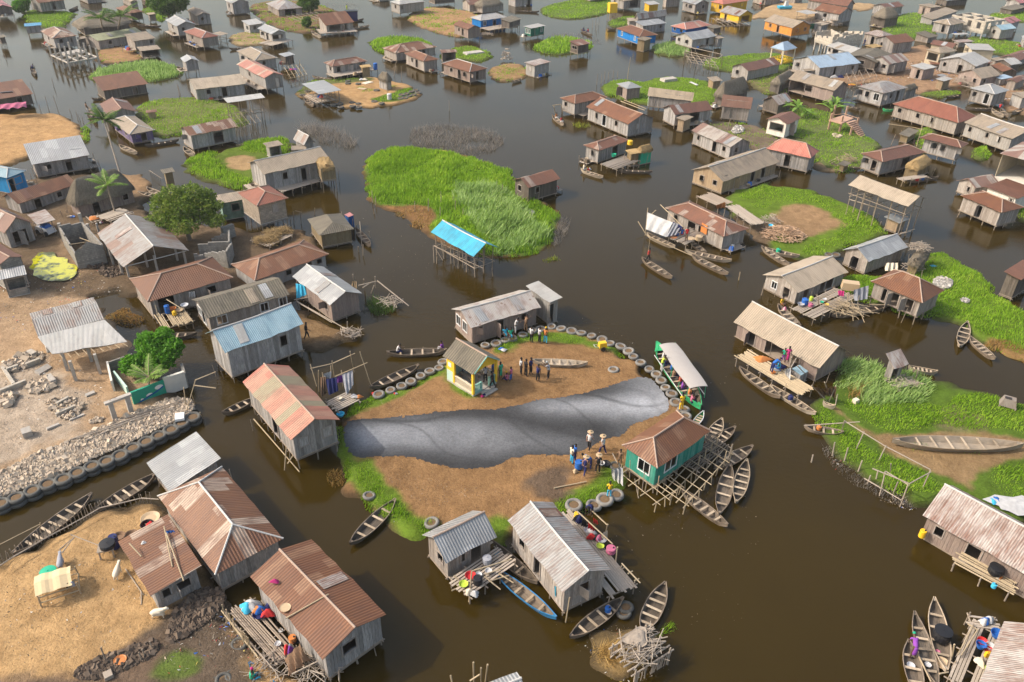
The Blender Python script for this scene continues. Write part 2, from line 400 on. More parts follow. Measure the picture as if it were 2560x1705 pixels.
        for i in range(260):
            a=rg.uniform(0,1);p=fn(a,.0)[0];p2_=p*1;k=1+rg.uniform(.01,.07);q=Vector((p.x*k,p.y*k,p.z-rg.uniform(.02,.25)))
            s_=fn(a,.12)[0];d=Vector((-(q-s_).y,(q-s_).x,0)).normalized()*.04
            m.face([s_+d,q,s_-d],[(a*9,0),(a*9,1),(a*9+.05,0)],rg.random())
        for i in range(1400 if not far else 500):
            a,v_=rg.random(),rg.random()**1.3*.93;s_=fn(a,v_)[0];q=fn(a+rg.uniform(-.004,.004),max(.0,v_-rg.uniform(.06,.16)))[0];lf=rg.uniform(.02,.13);q=q+Vector((0,0,lf));d=Vector((-(q-s_).y,(q-s_).x,0))
            if d.length<1e-4:continue
            d=d.normalized()*rg.uniform(.02,.05);s_=s_+Vector((0,0,.015));m.face([s_+d,q,s_-d],[(a*9,v_*9),(a*9,v_*9+1),(a*9+.05,v_*9)],rg.random())
        top=lambda x,y:e+.05
    ro=m.build('roof',MAT[roof],t,smooth=(kind=='thatch'))
    for pm,mt_ in PATCH:pm.build('patch_sheet',MAT[mt_],ro)
    if cap and cm.v:kid(t,cm.build('ridge_cap',MAT[cap],ro))
    wx,wy=l-o,h-o
    if rd=='b':
        fa=((-wx,sy*wy),(-wx,-sy*wy));fb=((-wx,-sy*wy),(wx,-sy*wy))
    else:
        fa=((wx,-sy*wy),(-wx,-sy*wy));fb=((-wx,-sy*wy),(-wx,sy*wy))
    fc=(fb[1],(fb[1][0]+fa[0][0]-fa[1][0],fb[1][1]+fa[0][1]-fa[1][1]));fd=(fc[1],fa[0])
    faces={'a':fa,'b':fb,'c':fc,'d':fd}
    opens={k:[]for k in 'abcd'}
    wh=e-f
    for tk in op.split():
        sd_,kd,fr=tk[0],tk[1],float(tk[2:].split(',')[0]);P,Q=faces[sd_];LL=math.hypot(Q[0]-P[0],Q[1]-P[1])
        ww,z0,z1={'w':(.62,f+wh*.42,f+wh*.80),'W':(.75,f+wh*.3,f+wh*.82),'d':(.8,f+.05,f+wh*.84),'s':(.62,f+wh*.42,f+wh*.80),'D':(.85,f+.05,f+wh*.86),'g':(1.7,f+wh*.35,f+wh*.86),'o':(2.6,f+.05,f+wh*.92)}[kd]
        if ',' in tk:ww=float(tk.split(',')[1])
        opens[sd_].append((fr*LL-ww/2,fr*LL+ww/2,z0,z1,kd))
    wm=MB();isblock=wall in('block','greyblock','paleblock','tealplaster','palewall','concrete')
    if stw:wmat=stw
    for k in 'abcd':
        if walls['abcd'.index(k)]=='-':continue
        P,Q=faces[k];P=Vector((*P,0));Q=Vector((*Q,0));d=(Q-P);LL=d.length;d.normalize()
        nr=Vector((d.y,-d.x,0))
        if nr.dot((P+Q)/2)<0:nr=-nr
        n=max(3,int(LL/(PW if not far else .3)));pw=LL/n
        n_=n
        for i in range(n_):
            u0,u1=i*pw,(i+1)*pw;r=rg.random();jz=0 if isblock else rg.uniform(-.07,.05);th=0 if isblock else rg.uniform(0,.025);gap=0 if isblock else .006
            segs=[(f-.08+jz,None)]
            um=(u0+u1)/2;hole=None
            for a0,a1,z0,z1,kd in opens[k]:
                if a0<=um<=a1:hole=(z0,z1)
            a=P+d*(u0+gap);b_=P+d*(u1-gap)
            ta,tb=top(a.x,a.y),top(b_.x,b_.y)
            if not isblock and kind in('gable','shed','shedr')and abs(ta-tb)<1e-3 and ta<e+.05:ta=tb=e+.02
            def quad(za0,za1,zb0,zb1,r=r,a=a,b_=b_,th=th,u0=u0,u1=u1):
                o_=nr*th;A=Vector((a.x,a.y,za0))+o_;B=Vector((b_.x,b_.y,zb0))+o_;C_=Vector((b_.x,b_.y,zb1))+o_;D=Vector((a.x,a.y,za1))+o_
                ii=nr*-.06
                wm.face([A,B,C_,D],[(u0,za0),(u1,zb0),(u1,zb1),(u0,za1)],r)
                wm.face([A+ii,D+ii,C_+ii,B+ii],[(u0,za0),(u0,za1),(u1,zb1),(u1,zb0)],r)
                wm.face([A+ii,A,D,D+ii],[(u0,za0),(u0+.03,za0),(u0+.03,za1),(u0,za1)],r)
                wm.face([B,B+ii,C_+ii,C_],[(u1,zb0),(u1+.03,zb0),(u1+.03,zb1),(u1,zb1)],r)
                wm.face([A,A+ii,B+ii,B],[(u0,0),(u0,.03),(u1,.03),(u1,0)],r)
                wm.face([D,C_,C_+ii,D+ii],[(u0,0),(u1,0),(u1,.03),(u0,.03)],r)
            zb=f-.08+jz
            if hole:
                quad(zb,hole[0],zb,hole[0]);quad(hole[1],ta,hole[1],tb)
            else:quad(zb,ta,zb,tb)
        fr_w=.07
        for a0,a1,z0,z1,kd in opens[k]:
            fm=MB();nm='door' if kd in 'dD' else 'window'
            mt='whitepaint' if kd in 'WD' else 'frame'
            c0=P+d*a0;c1=P+d*a1;o_=nr*.03;rz=math.atan2(d.y,d.x);mid=(c0+c1)/2+o_
            if kd=='o':continue
            fm.box((mid.x,mid.y,z1+fr_w/2),(a1-a0+2*fr_w,.07,fr_w),rz)
            fm.box((mid.x,mid.y,z0-fr_w/2),(a1-a0+2*fr_w,.07,fr_w),rz)
            for c_ in(c0-d*fr_w/2,c1+d*fr_w/2):fm.box((c_.x+o_.x,c_.y+o_.y,(z0+z1)/2),(fr_w,.07,z1-z0),rz)
            if kd in 'W':fm.box((mid.x,mid.y,(z0+z1)/2),(.04,.05,z1-z0),rz)
            wo=fm.build(nm,MAT[mt],t)
            if kd=='s' or(kd in 'wd' and rg.random()<.35):
                sm=MB()
                if kd=='s':sm.box((mid.x-o_.x,mid.y-o_.y,(z0+z1)/2),(a1-a0,.04,z1-z0),rz,rg.random())
                else:
                    aa=rz+R(rg.uniform(70,150));q=c0+o_;wd=(a1-a0)*.95;sgn=1
                    dv=Vector((math.cos(aa),math.sin(aa),0));dv=dv if dv.dot(nr)>0 else-dv
                    cc=q+dv*wd/2;sm.box((cc.x,cc.y,(z0+z1)/2),(wd,.035,z1-z0),math.atan2(dv.y,dv.x),rg.random())
                sm.build('door_leaf' if nm=='door' else 'shutter',MAT[wall]if not isblock else MAT['wood'],wo)
    if wm.v:wm.build('wall',MAT[wall],t)
    fl=MB()
    if walls!='----':fl.box((0,0,f-.05),(2*wx+.1,2*wy+.1,.07));fl.build('floor',MAT['plank' if not isblock else 'concrete'],t)
    if stilts:
        sp_=1.25 if ctr.y<90 else(1.7 if ctr.y<140 else 2.4)
        nx,ny=max(2,int(2*wx/sp_)+1),max(2,int(2*wy/sp_)+1);pr_=.055
        open_=walls=='----'
        for i in range(nx):
            for j in range(ny):
                edge=i in(0,nx-1)or j in(0,ny-1)
                if not edge and(far or(i+j)%2):continue
                x,y=-wx+.08+(2*wx-.16)*i/(nx-1)+rg.uniform(-.1,.1)*(edge is False),-wy+.08+(2*wy-.16)*j/(ny-1)
                zt=(e-.05 if kind in('hip','thatch','flat')else top(x,y)-.02)if open_ and edge else f-.06
                post('stilt',(x+rg.uniform(-.12,.12),y+rg.uniform(-.12,.12),-.6),(x,y,zt),pr_*rg.uniform(.8,1.35),t)
        bm_=MB()
        for j in(-1,1):bm_.bar((-wx-.15,j*wy*.98,f-.14),(wx+.2,j*wy*.98,f-.14),.045,n=5)
        for j in range(nx):x=-wx+2*wx*j/(nx-1);bm_.bar((x,-wy-.2*rg.random(),f-.2),(x,wy+.2*rg.random(),f-.2),.04,n=5)
        bm_.build('floor_beam',MAT['pole'],t)
        if not far and not isblock:
            for k in range(rg.randint(1,4)):
                sx_,sy_=rg.uniform(-1,1),rg.choice((-1,1));q0=(sx_*wx,sy_*(wy+rg.uniform(.2,.9)),-.6)if rg.random()<.6 else((wx+rg.uniform(.2,.8))*sy_,sx_*wy,-.6)
                post('mooring_pole',q0,(q0[0]+rg.uniform(-.3,.3),q0[1]+rg.uniform(-.3,.3),rg.uniform(.4,2.)),.035,t)
    if stilts and walls=='wwww' and ctr.y>88 and W>2.2 and rg.random()<.75 and not isblock and name=='stilt_house':
        s1=rg.choice((-1,1));dp=rg.uniform(.8,1.7);lng=rg.uniform(.5,1.);alx=rg.random()<.6;pm_=MB();half=(wx if alx else wy)*lng;off=rg.uniform(-1,1)*((wx if alx else wy)-half);k_=max(3,int(dp/.2))
        for i in range(k_):
            q=(wy if alx else wx)+dp*(i+.5)/k_;a_=(off,s1*q,f-.1+rg.uniform(-.015,.015))if alx else(s1*q,off,f-.1+rg.uniform(-.015,.015));pm_.box(a_,(2*half+rg.uniform(-.3,.3),dp/k_*.8,.04)if alx else(dp/k_*.8,2*half+rg.uniform(-.3,.3),.04),0,rg.random())
        po=pm_.build('porch_deck',MAT['drift'],t)
        for i in range(max(2,int(half*2/1.6)+1)):
            u=off-half+2*half*i/max(1,int(half*2/1.6));q=(wy if alx else wx)+dp;a_=(u,s1*q)if alx else(s1*q,u);post('porch_post',(a_[0]+rg.uniform(-.1,.1),a_[1]+rg.uniform(-.1,.1),-.6),(a_[0],a_[1],f+rg.choice((-.05,.1,.8))),.05,po)
        gm=MB()
        for i in range(rg.randint(2,6)):
            u=off+rg.uniform(-.8,.8)*half;q=(wy if alx else wx)+rg.uniform(.3,.8)*dp;a_=(u,s1*q,f+.12)if alx else(s1*q,u,f+.12)
            if rg.random()<.5:gm.box(a_,(rg.uniform(.3,.8),rg.uniform(.3,.6),rg.uniform(.25,.5)),rg.uniform(0,3),rg.random(),0,.8)
            else:gm.lathe([(0,-.1),(.22,-.1),(.3,.14),(.24,.12),(0,-.04)],9,a_,rg.random())
        gm.build('porch_goods',MAT['litter'],po)
    HOUSES[label]=t;t['e']=e;t['f']=f
    return t,dict(e=e,f=f,L=L,W=W,l=l,h=h,sy=sy,rise=rise,wx=wx,wy=wy,faces=faces)
b=NB('water',.11,0,.35);t_=b.n('TexCoord');b.b.inputs['IOR'].default_value=1.33
mp=b.n('Mapping');mp.inputs['Scale'].default_value=(1,1,1);b.l(t_.outputs['Object'],mp.inputs[0])
n1=b.noise(mp.outputs[0],2.6,3,.6);n2=b.noise(mp.outputs[0],.05,2)
mp2=b.n('Mapping');mp2.inputs['Scale'].default_value=(1.,2.2,1);mp2.inputs['Rotation'].default_value=(0,0,.25);b.l(t_.outputs['Object'],mp2.inputs[0])
n3=b.noise(mp2.outputs[0],1.1,4,.6)
bp=b.n('Bump');bp.inputs['Distance'].default_value=.05;bp.inputs['Strength'].default_value=.3
b.l(b.math('MULTIPLY',b.math('ADD',n1,b.math('MULTIPLY',n3,1.2)),b.ramp(n2,.38,.6)),bp.inputs['Height']);b.l(bp.outputs[0],b.b.inputs['Normal'])
big=b.noise(mp.outputs[0],.03,5,.65)
MAT['water']=b.col(b.mix(b.ramp(big,.35,.7),(.024,.0145,.001),(.032,.020,.002)))
m=MB();m.face([(-700,-60,0),(700,-60,0),(700,1100,0),(-700,1100,0)])
wo_=m.build('water',MAT['water']);tag(wo_,'brown still lagoon water between the stilt houses','water',kind='structure')
def P(c,r,*xy):
    T(c,r);return[(v.x,v.y)for v in(G((xy[i],xy[i+1]),.25)for i in range(0,len(xy),2))]
def smooth_poly(p,it=2):
    for _ in range(it):
        q=[]
        for i in range(len(p)):
            a,c=p[i],p[(i+1)%len(p)]
            q+=[(a[0]*.75+c[0]*.25,a[1]*.75+c[1]*.25),(a[0]*.25+c[0]*.75,a[1]*.25+c[1]*.75)]
        p=q
    return np.array(p)
def sdf(pts,poly):
    d=np.full(len(pts),1e9);ins=np.zeros(len(pts),bool);n=len(poly)
    for i in range(n):
        a,c=poly[i],poly[(i+1)%n];e=c-a;w=pts-a
        t=np.clip((w@e)/max(e@e,1e-9),0,1);d=np.minimum(d,np.hypot(*(w-t[:,None]*e).T))
        cc=((a[1]>pts[:,1])!=(c[1]>pts[:,1]));dy=(c[1]-a[1])or 1e-9
        ins^=cc&(pts[:,0]<(c[0]-a[0])*(pts[:,1]-a[1])/dy+a[0])
    return np.where(ins,d,-d)
_rs=np.random.RandomState(4);_K=_rs.normal(size=(7,2));_PH=_rs.uniform(0,6.3,7)
def vn(p,sc,seed=0):
    x=p/sc;s=0
    for i in range(7):s=s+np.sin(x@_K[i]*(1+.35*i)+_PH[i]+seed*1.7+1.3*np.sin(x@_K[(i+3)%7][::-1]*.7+seed))
    return s/5
def vcolmat(name,rough=.95):
    b=NB(name,rough,0,.08);a=b.n('Attribute');a.attribute_name='gc';t=b.n('TexCoord')
    f1=b.noise(t.outputs['Object'],.9,5,.7);f2=b.noise(t.outputs['Object'],7.,4,.7)
    c=b.mix(b.ramp(f1,.35,.7),a.outputs['Color'],b.mix(1.,a.outputs['Color'],(.62,.60,.58),'MULTIPLY'))
    c=b.mix(b.math('MULTIPLY',b.ramp(f2,.4,.7),.55),c,b.mix(1.,c,(.5,.48,.45),'MULTIPLY'))
    f3=b.noise(t.outputs['Object'],2.6,5,.75);c=b.mix(b.math('MULTIPLY',b.ramp(f3,.5,.68),.4),c,b.mix(1.,c,(.62,.58,.52),'MULTIPLY'));b.bump(b.math('ADD',f1,b.math('ADD',b.math('MULTIPLY',f3,.6),b.math('MULTIPLY',f2,.4))),1.,.16);MAT[name]=b.col(c)
vcolmat('ground')
def grassmat(name,stops):
    b=NB(name,.6,0,.25);p=b.pr();t=b.n('TexCoord');n=b.noise(t.outputs['Object'],.22,4,.7);n2=b.noise(t.outputs['Object'],1.3,3,.7)
    f=b.math('ADD',b.math('MULTIPLY',p,.3),b.math('ADD',b.math('MULTIPLY',n,.65),b.math('MULTIPLY',n2,.35)))
    r=b.n('ValToRGB');cr_=r.color_ramp;cr_.elements[0].position=.42;cr_.elements[1].position=.88
    cr_.elements[0].color=(*stops[0],1);cr_.elements[1].color=(*stops[-1],1)
    for i,s_ in enumerate(stops[1:-1]):e=cr_.elements.new(.42+.46*(i+1)/(len(stops)-1));e.color=(*s_,1)
    b.l(f,r.inputs[0]);b.l(r.outputs[0],b.b.inputs['Base Color'])
    tr=b.n('BsdfTranslucent');b.l(r.outputs[0],tr.inputs[0]);mx=b.n('MixShader');mx.inputs[0].default_value=.45
    out=b.t.nodes['Material Output'];b.l(b.b.outputs[0],mx.inputs[1]);b.l(tr.outputs[0],mx.inputs[2]);b.l(mx.outputs[0],out.inputs[0]);MAT[name]=b.m
grassmat('grass',[(.11,.20,.012),(.18,.33,.016),(.26,.42,.025),(.38,.50,.06)])
grassmat('reed',[(.14,.24,.05),(.22,.34,.08),(.32,.45,.14),(.42,.52,.2)])
grassmat('drygrass',[(.20,.11,.035),(.30,.17,.05),(.38,.24,.08),(.22,.2,.05)])
grassmat('strawgrass',[(.26,.16,.05),(.40,.26,.08),(.52,.36,.14),(.6,.45,.2)])
grassmat('lime',[(.14,.20,.015),(.22,.28,.02),(.3,.34,.03),(.36,.36,.05)])
grassmat('leaf',[(.03,.075,.008),(.055,.12,.012),(.09,.18,.018),(.15,.25,.03)])
grassmat('treeleaf',[(.06,.10,.012),(.11,.18,.022),(.18,.25,.035),(.30,.31,.07)])
grassmat('brightleaf',[(.05,.15,.008),(.08,.23,.012),(.12,.30,.02),(.18,.36,.04)])
grassmat('banana',[(.10,.20,.03),(.16,.28,.04),(.24,.38,.07),(.3,.42,.1)])
grassmat('twig',[(.14,.12,.105),(.2,.175,.15),(.27,.24,.21),(.36,.32,.28)])
GREEN=(.12,.19,.02)
def tri_mesh(name,A,B,C,pr,mat):
    n=len(A);me=bpy.data.meshes.new(name);me.vertices.add(3*n);me.loops.add(3*n);me.polygons.add(n)
    V=np.empty((3*n,3),np.float32);V[0::3]=A;V[1::3]=B;V[2::3]=C
    me.vertices.foreach_set('co',V.ravel());me.loops.foreach_set('vertex_index',np.arange(3*n,dtype=np.int32))
    me.polygons.foreach_set('loop_start',np.arange(0,3*n,3,dtype=np.int32));me.polygons.foreach_set('loop_total',np.full(n,3,np.int32))
    at=me.attributes.new('pr','FLOAT','FACE');at.data.foreach_set('value',pr.astype(np.float32));me.materials.append(MAT[mat]);me.update();me.validate();return me
GS=[0]
def grass(poly,h=.25,dens=70,mat='grass',label='short green grass growing on the islet',z=.22,wd=1.,edge=.75,name='grass',thr=-.7,lean=.5,wsc=1.6):
    GS[0]+=1;rs=np.random.RandomState(GS[0]);poly=smooth_poly(poly)if not isinstance(poly,np.ndarray)else poly
    lo,hi=poly.min(0)-.4,poly.max(0)+.4;d=max(1.,np.median(poly[:,1])/60);dn=dens/d**1.5
    N=int(np.prod(hi-lo)*dn);p=lo+rs.rand(N,2)*(hi-lo);s=sdf(p,poly)+vn(p,1.3,GS[0])*edge
    k=(s>0)&(vn(p,wsc,GS[0]+9)+rs.rand(N)*.8>thr);p=p[k];s=s[k];n=len(p)
    hh=h*(.45+.9*rs.rand(n))*(1+.4*vn(p,2.2,3)+.3*vn(p,.7,12))*np.clip(.45+s/1.0,.45,1);hh=np.clip(hh,h*.2,h*2)
    wv=wd*.028*(d**.75)*(1+rs.rand(n))*(.7+.6*min(h,1.2));a=rs.rand(n)*6.283
    la=1.9*vn(p,4.,5)+rs.randn(n)*.9;ln=hh*lean*(.3+rs.rand(n))
    zb=z+.0*s-np.clip(.25-s*.3,0,.25)
    A=np.c_[p[:,0]-np.cos(a)*wv,p[:,1]-np.sin(a)*wv,zb-.05];B=np.c_[p[:,0]+np.cos(a)*wv,p[:,1]+np.sin(a)*wv,zb-.05]
    C=np.c_[p[:,0]+np.cos(la)*ln,p[:,1]+np.sin(la)*ln,zb+hh]
    o=link(name,tri_mesh(name,A,B,C,rs.rand(n),mat));tag(o,label,name,kind='stuff');return o
def island(poly,soil,label,paints=(),zt=.3,name='ground',rough=.75,seed=0,mound=.06,wet=(.05,.04,.025),cat='ground'):
    poly=smooth_poly(poly);lo,hi=poly.min(0)-1.2,poly.max(0)+1.2;dist=max(40,np.median(poly[:,1]));res=max(.2,dist/330)
    nx,ny=[int(k)+2 for k in(hi-lo)/res];gx,gy=np.meshgrid(np.arange(nx),np.arange(ny));p=np.c_[lo[0]+gx.ravel()*res,lo[1]+gy.ravel()*res]
    s=sdf(p,poly)+vn(p,1.1,seed)*rough+vn(p,.35,seed+2)*.08
    z=np.where(s>0,zt*np.clip(s/.7,0,1)**.6,s*.5);z=z+np.where(s>.2,vn(p,2.5,seed+1)*mound+vn(p,.5,seed+6)*.02,0);z=np.maximum(z,-.5)
    col=np.tile(np.array(soil),(len(p),1));vv=vn(p,3.,seed+3)[:,None]
    col=col*(1+.12*vv);k=np.clip((.7-s)/.6,0,1)[:,None]*.8;col=col*(1-k)+np.array(wet)*k
    for pp,c_,soft in paints:
        pp=smooth_poly(pp);q=sdf(p,pp)+vn(p,1.5,seed+4)*soft+vn(p,.4,seed+8)*soft*.4
        k=np.clip(q/max(soft,.05)+.5,0,1)[:,None];col=col*(1-k)+np.array(c_)*k*(1+.1*vv)
    col=np.clip(col,0,1)
    idx=(gy*nx+gx);q=np.stack([idx[:-1,:-1],idx[:-1,1:],idx[1:,1:],idx[1:,:-1]],-1).reshape(-1,4)
    keep=(s[q]>-1.0).any(1);q=q[keep];us,inv=np.unique(q,return_inverse=True);q=inv.reshape(-1,4)
    V=np.c_[p,z][us];col=col[us]
    me=bpy.data.meshes.new(name);me.from_pydata(V.tolist(),[],q.tolist())
    at=me.attributes.new('gc','FLOAT_COLOR','POINT');at.data.foreach_set('color',np.c_[col,np.ones(len(col))].astype(np.float32).ravel())
    me.materials.append(MAT['ground']);me.polygons.foreach_set('use_smooth',np.ones(len(me.polygons),bool))
    o=link(name,me);tag(o,label,cat,kind='structure');return o
SOIL=(.27,.15,.075);SAND=(.43,.27,.13);MUD=(.15,.105,.065);ORANGE=(.42,.23,.095)
b=NB('litter',.6,0,.3);r_=b.n('ValToRGB');r_.color_ramp.interpolation='CONSTANT';e_=r_.color_ramp.elements;e_[0].color=(.10,.075,.05,1);e_[1].position=.9;e_[1].color=(.03,.12,.4,1)
for p_,c_ in((.35,(.30,.24,.17,1)),(.6,(.05,.045,.035,1)),(.72,(.55,.54,.5,1)),(.84,(.4,.06,.05,1)),(.95,(.5,.4,.1,1))):q_=e_.new(p_);q_.color=c_
b.l(b.pr(),r_.inputs[0]);MAT['litter']=b.col(r_.outputs[0])
def litter(poly,n,s0,s1,label,z=.36,seed=1,lim=1.):
    rs=np.random.RandomState(seed);poly=smooth_poly(poly,1);lo,hi=poly.min(0),poly.max(0);p=lo+rs.rand(n*3,2)*(hi-lo);p=p[(sdf(p,poly)>0)&(vn(p,3.,seed)>-.4)][:n];n=len(p);a=rs.rand(n)*6.28;s=s0+(s1-s0)*rs.rand(n)**2;b2=a+1.6+rs.rand(n)
    A=np.c_[p,np.full(n,z)];B=A+np.c_[np.cos(a)*s,np.sin(a)*s,rs.rand(n)*s*.4];C=A+np.c_[np.cos(b2)*s*.7,np.sin(b2)*s*.7,rs.rand(n)*s*.6]
    tag(link('litter',tri_mesh('litter',A,B,C,rs.rand(n)*lim,'litter')),label,'litter',kind='stuff')
ci=P(1,2,770,1100,700,850,800,690,1080,540,1450,400,1780,180)+P(1,2,1900,60,2050,20,2250,-20)+P(2,1,60,1520,350,1440,640,1480,900,1560)+P(2,2,1000,60,1180,210,1300,350,1440,500,1600,640,1560,760,1330,1000,1080,1250,1020,1400,860,1500,640,1540,480,1500)+P(2,2,400,1568,200,1680,0,1800,-150,1900)+P(1,3,2000,260,1700,210,1450,230,1280,110)+P(1,2,1150,1560,900,1380,800,1250)
gp1=P(1,2,690,900,800,760,860,1110,1080,1100,1170,1250,1160,1360,1300,1370,1400,1480,1480,1600,1700,1640,1680,1760,1480,1810,1270,1700,1100,1560,890,1380)
gp2=P(2,2,400,1440,700,1310,860,1130,1000,1130,1030,1300,1010,1420,800,1520,620,1560,420,1700,380,1560)
gp3=P(1,2,1060,545,1200,490,1400,430,1560,350,1720,240,1760,290,1560,380,1350,500,1160,590,1000,640,830,700,790,650)
gp4=P(2,1,-160,1520,60,1500,300,1480,600,1500,780,1568,560,1620,380,1570,150,1600,20,1650,-200,1700)
gp5=P(1,2,1730,270,1850,320,2060,500,2030,545,1900,510,1780,410,1715,330)
gp6=P(2,2,640,-20,860,20,1010,90,1120,190,1000,150,880,80,640,60)
gp7=P(1,3,2080,130,2330,60,2340,330,2180,300,2120,180)
D1=(.21,.125,.062)
island(ci,(.27,.155,.07),'bare brown earth islet ringed by tyres around the painted ground',[(g_,GREEN,.5)for g_ in(gp1,gp2,gp3,gp4,gp5,gp6,gp7)]+[(P(2,2,100,1250,500,1180,560,1420,250,1500),(.13,.09,.06),1.)],seed=1,zt=.35)
for g_,h_,l_ in((gp1,.3,'broad green grass at the lower left of the painted islet'),(gp2,.22,'grass by the tyres at the lower right tip of the painted islet'),(gp3,.3,'grass strip along the tyre row left of the pavilion'),(gp4,.22,'grass behind the pavilion along the top of the painted islet'),(gp5,.35,'grass along the foot of the yellow pavilion'),(gp6,.18,'thin grass inside the tyre row by the green boat'),(gp7,.25,'grass between the two bottom centre houses')):grass(g_,h_,150,'grass',l_,z=.3)
b=NB('pigment',.9,0,.1);t_=b.n('TexCoord');ag=b.n('Attribute');ag.attribute_name='gc'
f2=b.noise(t_.outputs['Object'],5.,5,.75);f1=b.noise(t_.outputs['Object'],.5,4,.6)
c_=b.mix(b.math('MULTIPLY',b.ramp(f2,.4,.75),.6),ag.outputs['Color'],b.mix(1.,ag.outputs['Color'],(.3,.3,.3),'MULTIPLY'));c_=b.mix(b.math('MULTIPLY',b.ramp(f1,.45,.7),.5),c_,b.mix(1.,c_,(.55,.55,.55),'MULTIPLY'));f4=b.noise(t_.outputs['Object'],14.,3,.8);c_=b.mix(b.math('MULTIPLY',b.ramp(f4,.6,.7),.3),c_,(.3,.22,.14));MAT['pigment']=b.col(c_);b.bump(f2,.6,.05)
mur=P(1,2,775,735,1100,715,1450,700,1800,640,2150,640,2355,610)+P(2,2,250,540,520,520,800,450,1235,305,1380,440,1480,620,1350,700,1080,790,1040,880,900,900,700,1000,520,1070,200,1060,-20,1100)+P(1,2,2200,1185,1950,1195,1700,1170,1450,1080,1200,1080,830,1100)
poly=smooth_poly(mur);lo,hi=poly.min(0)-.3,poly.max(0)+.3;rs_=.1;nx,ny=[int(k)+2 for k in(hi-lo)/rs_]
gx,gy=np.meshgrid(np.arange(nx),np.arange(ny));p=np.c_[lo[0]+gx.ravel()*rs_,lo[1]+gy.ravel()*rs_];s=sdf(p,poly)+vn(p,.5,8)*.1+vn(p,.18,9)*.12
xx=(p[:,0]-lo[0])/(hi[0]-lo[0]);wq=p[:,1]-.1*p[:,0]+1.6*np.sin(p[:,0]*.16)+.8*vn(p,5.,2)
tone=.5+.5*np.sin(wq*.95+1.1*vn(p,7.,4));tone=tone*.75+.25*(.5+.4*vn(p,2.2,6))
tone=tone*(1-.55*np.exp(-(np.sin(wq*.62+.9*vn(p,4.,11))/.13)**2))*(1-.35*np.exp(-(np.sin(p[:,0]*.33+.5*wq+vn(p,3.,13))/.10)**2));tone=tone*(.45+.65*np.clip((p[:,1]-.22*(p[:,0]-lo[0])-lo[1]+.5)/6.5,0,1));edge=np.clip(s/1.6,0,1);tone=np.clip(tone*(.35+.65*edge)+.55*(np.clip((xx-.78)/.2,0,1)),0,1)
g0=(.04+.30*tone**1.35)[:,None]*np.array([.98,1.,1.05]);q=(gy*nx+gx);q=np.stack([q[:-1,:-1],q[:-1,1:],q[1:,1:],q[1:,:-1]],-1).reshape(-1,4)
q=q[(s[q]>0).all(1)];us,inv=np.unique(q,return_inverse=True);q=inv.reshape(-1,4)
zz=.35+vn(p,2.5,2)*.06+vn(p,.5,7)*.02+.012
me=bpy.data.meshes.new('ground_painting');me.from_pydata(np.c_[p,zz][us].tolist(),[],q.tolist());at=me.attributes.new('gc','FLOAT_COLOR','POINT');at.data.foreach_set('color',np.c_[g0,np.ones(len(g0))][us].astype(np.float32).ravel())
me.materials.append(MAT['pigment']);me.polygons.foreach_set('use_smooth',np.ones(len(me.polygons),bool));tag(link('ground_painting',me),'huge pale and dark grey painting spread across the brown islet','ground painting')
ri=P(1,0,1010,1500,1080,1390,1300,1340,1600,1360,1900,1410,2355,1560)+P(2,1,0,20,60,100,200,250,380,330,450,420,420,560,330,680,220,760,0,790)+P(1,1,2200,790,2000,760,1800,700,1640,620,1560,560,1420,450,1400,420,1300,390,1120,330,1030,220,1010,100,1000,0)
gi=P(1,0,1010,1490,1080,1395,1300,1345,1600,1370,1900,1420,2355,1570)+P(2,1,0,25,50,110,190,260,370,340,440,430,400,560,310,680,200,750,0,780)+P(1,1,2200,780,2030,740,1850,650,1650,580,1560,540,1640,450,1640,350,1500,320,1120,320,1030,220,1010,60)
island(ri,(.22,.12,.05),'grassy islet floor in the middle of the lagoon',[(gi,(.10,.17,.02),.4)],seed=2,zt=.25)
grass(gi,.55,130,'grass','tall bright green grass covering the central islet',z=.2,wd=1.5)
rd_=P(1,1,1750,150,2000,120,2355,180)+P(2,1,200,500,380,600,300,690,0,780)+P(1,1,2180,760,2050,600,1900,400)
grass(rd_,.95,70,'reed','pale wind-blown reeds on the central islet beside the blue roof',z=.25,wd=1.6,name='reeds',lean=.8)
dg=P(1,1,1050,250,1300,320,1560,310,1640,360,1700,560,1560,570,1420,460,1300,395,1100,320)
grass(dg,.25,80,'drygrass','dry brown leaf litter along the central islet shore',z=.16,wd=1.6,name='leaf_litter',lean=1.5)
grass(P(2,1,240,800,330,765,440,790,380,835,260,830),.5,90,'lime','small tuft of grass standing in the water below the central islet',z=-.05,wd=1.4)
r1=P(2,1,1990,190,2355,90)+P(3,1,0,130,250,140,500,200,740,310,960,420,1080,500,1070,600,900,660,700,740,500,800,300,810,180,770,0,700,-260,480,-420,330)
pat=P(3,1,60,350,250,300,480,350,600,430,640,530,450,580,330,660,180,640,20,500)
island(r1,GREEN,'oval grassy islet with a bare patch of soil',[(pat,(.30,.19,.10),1.),(P(3,1,-400,400,-50,420,100,640,-100,700),MUD,.8)],seed=3)
grass(P(2,1,2000,200,2355,100)+P(3,1,0,140,250,150,500,210,740,320,950,430,1070,510,1060,590,900,650,700,730,500,790,310,800,220,740,300,690,620,560,640,440,480,350,250,300,80,330,-60,380,-300,260),.24,90,'grass','short green grass round the bare soil patch',z=.26,wd=1.4)
r2=P(3,1,1500,770,1600,740,1720,790,1850,880,2000,1000,2150,1150,2355,1300,2500,1400,2500,1800,2355,1740,2200,1700,1950,1560,1850,1440,1750,1400,1600,1340,1300,1330,1000,1200,700,1180,640,1000,750,960,1300,950,1420,860)
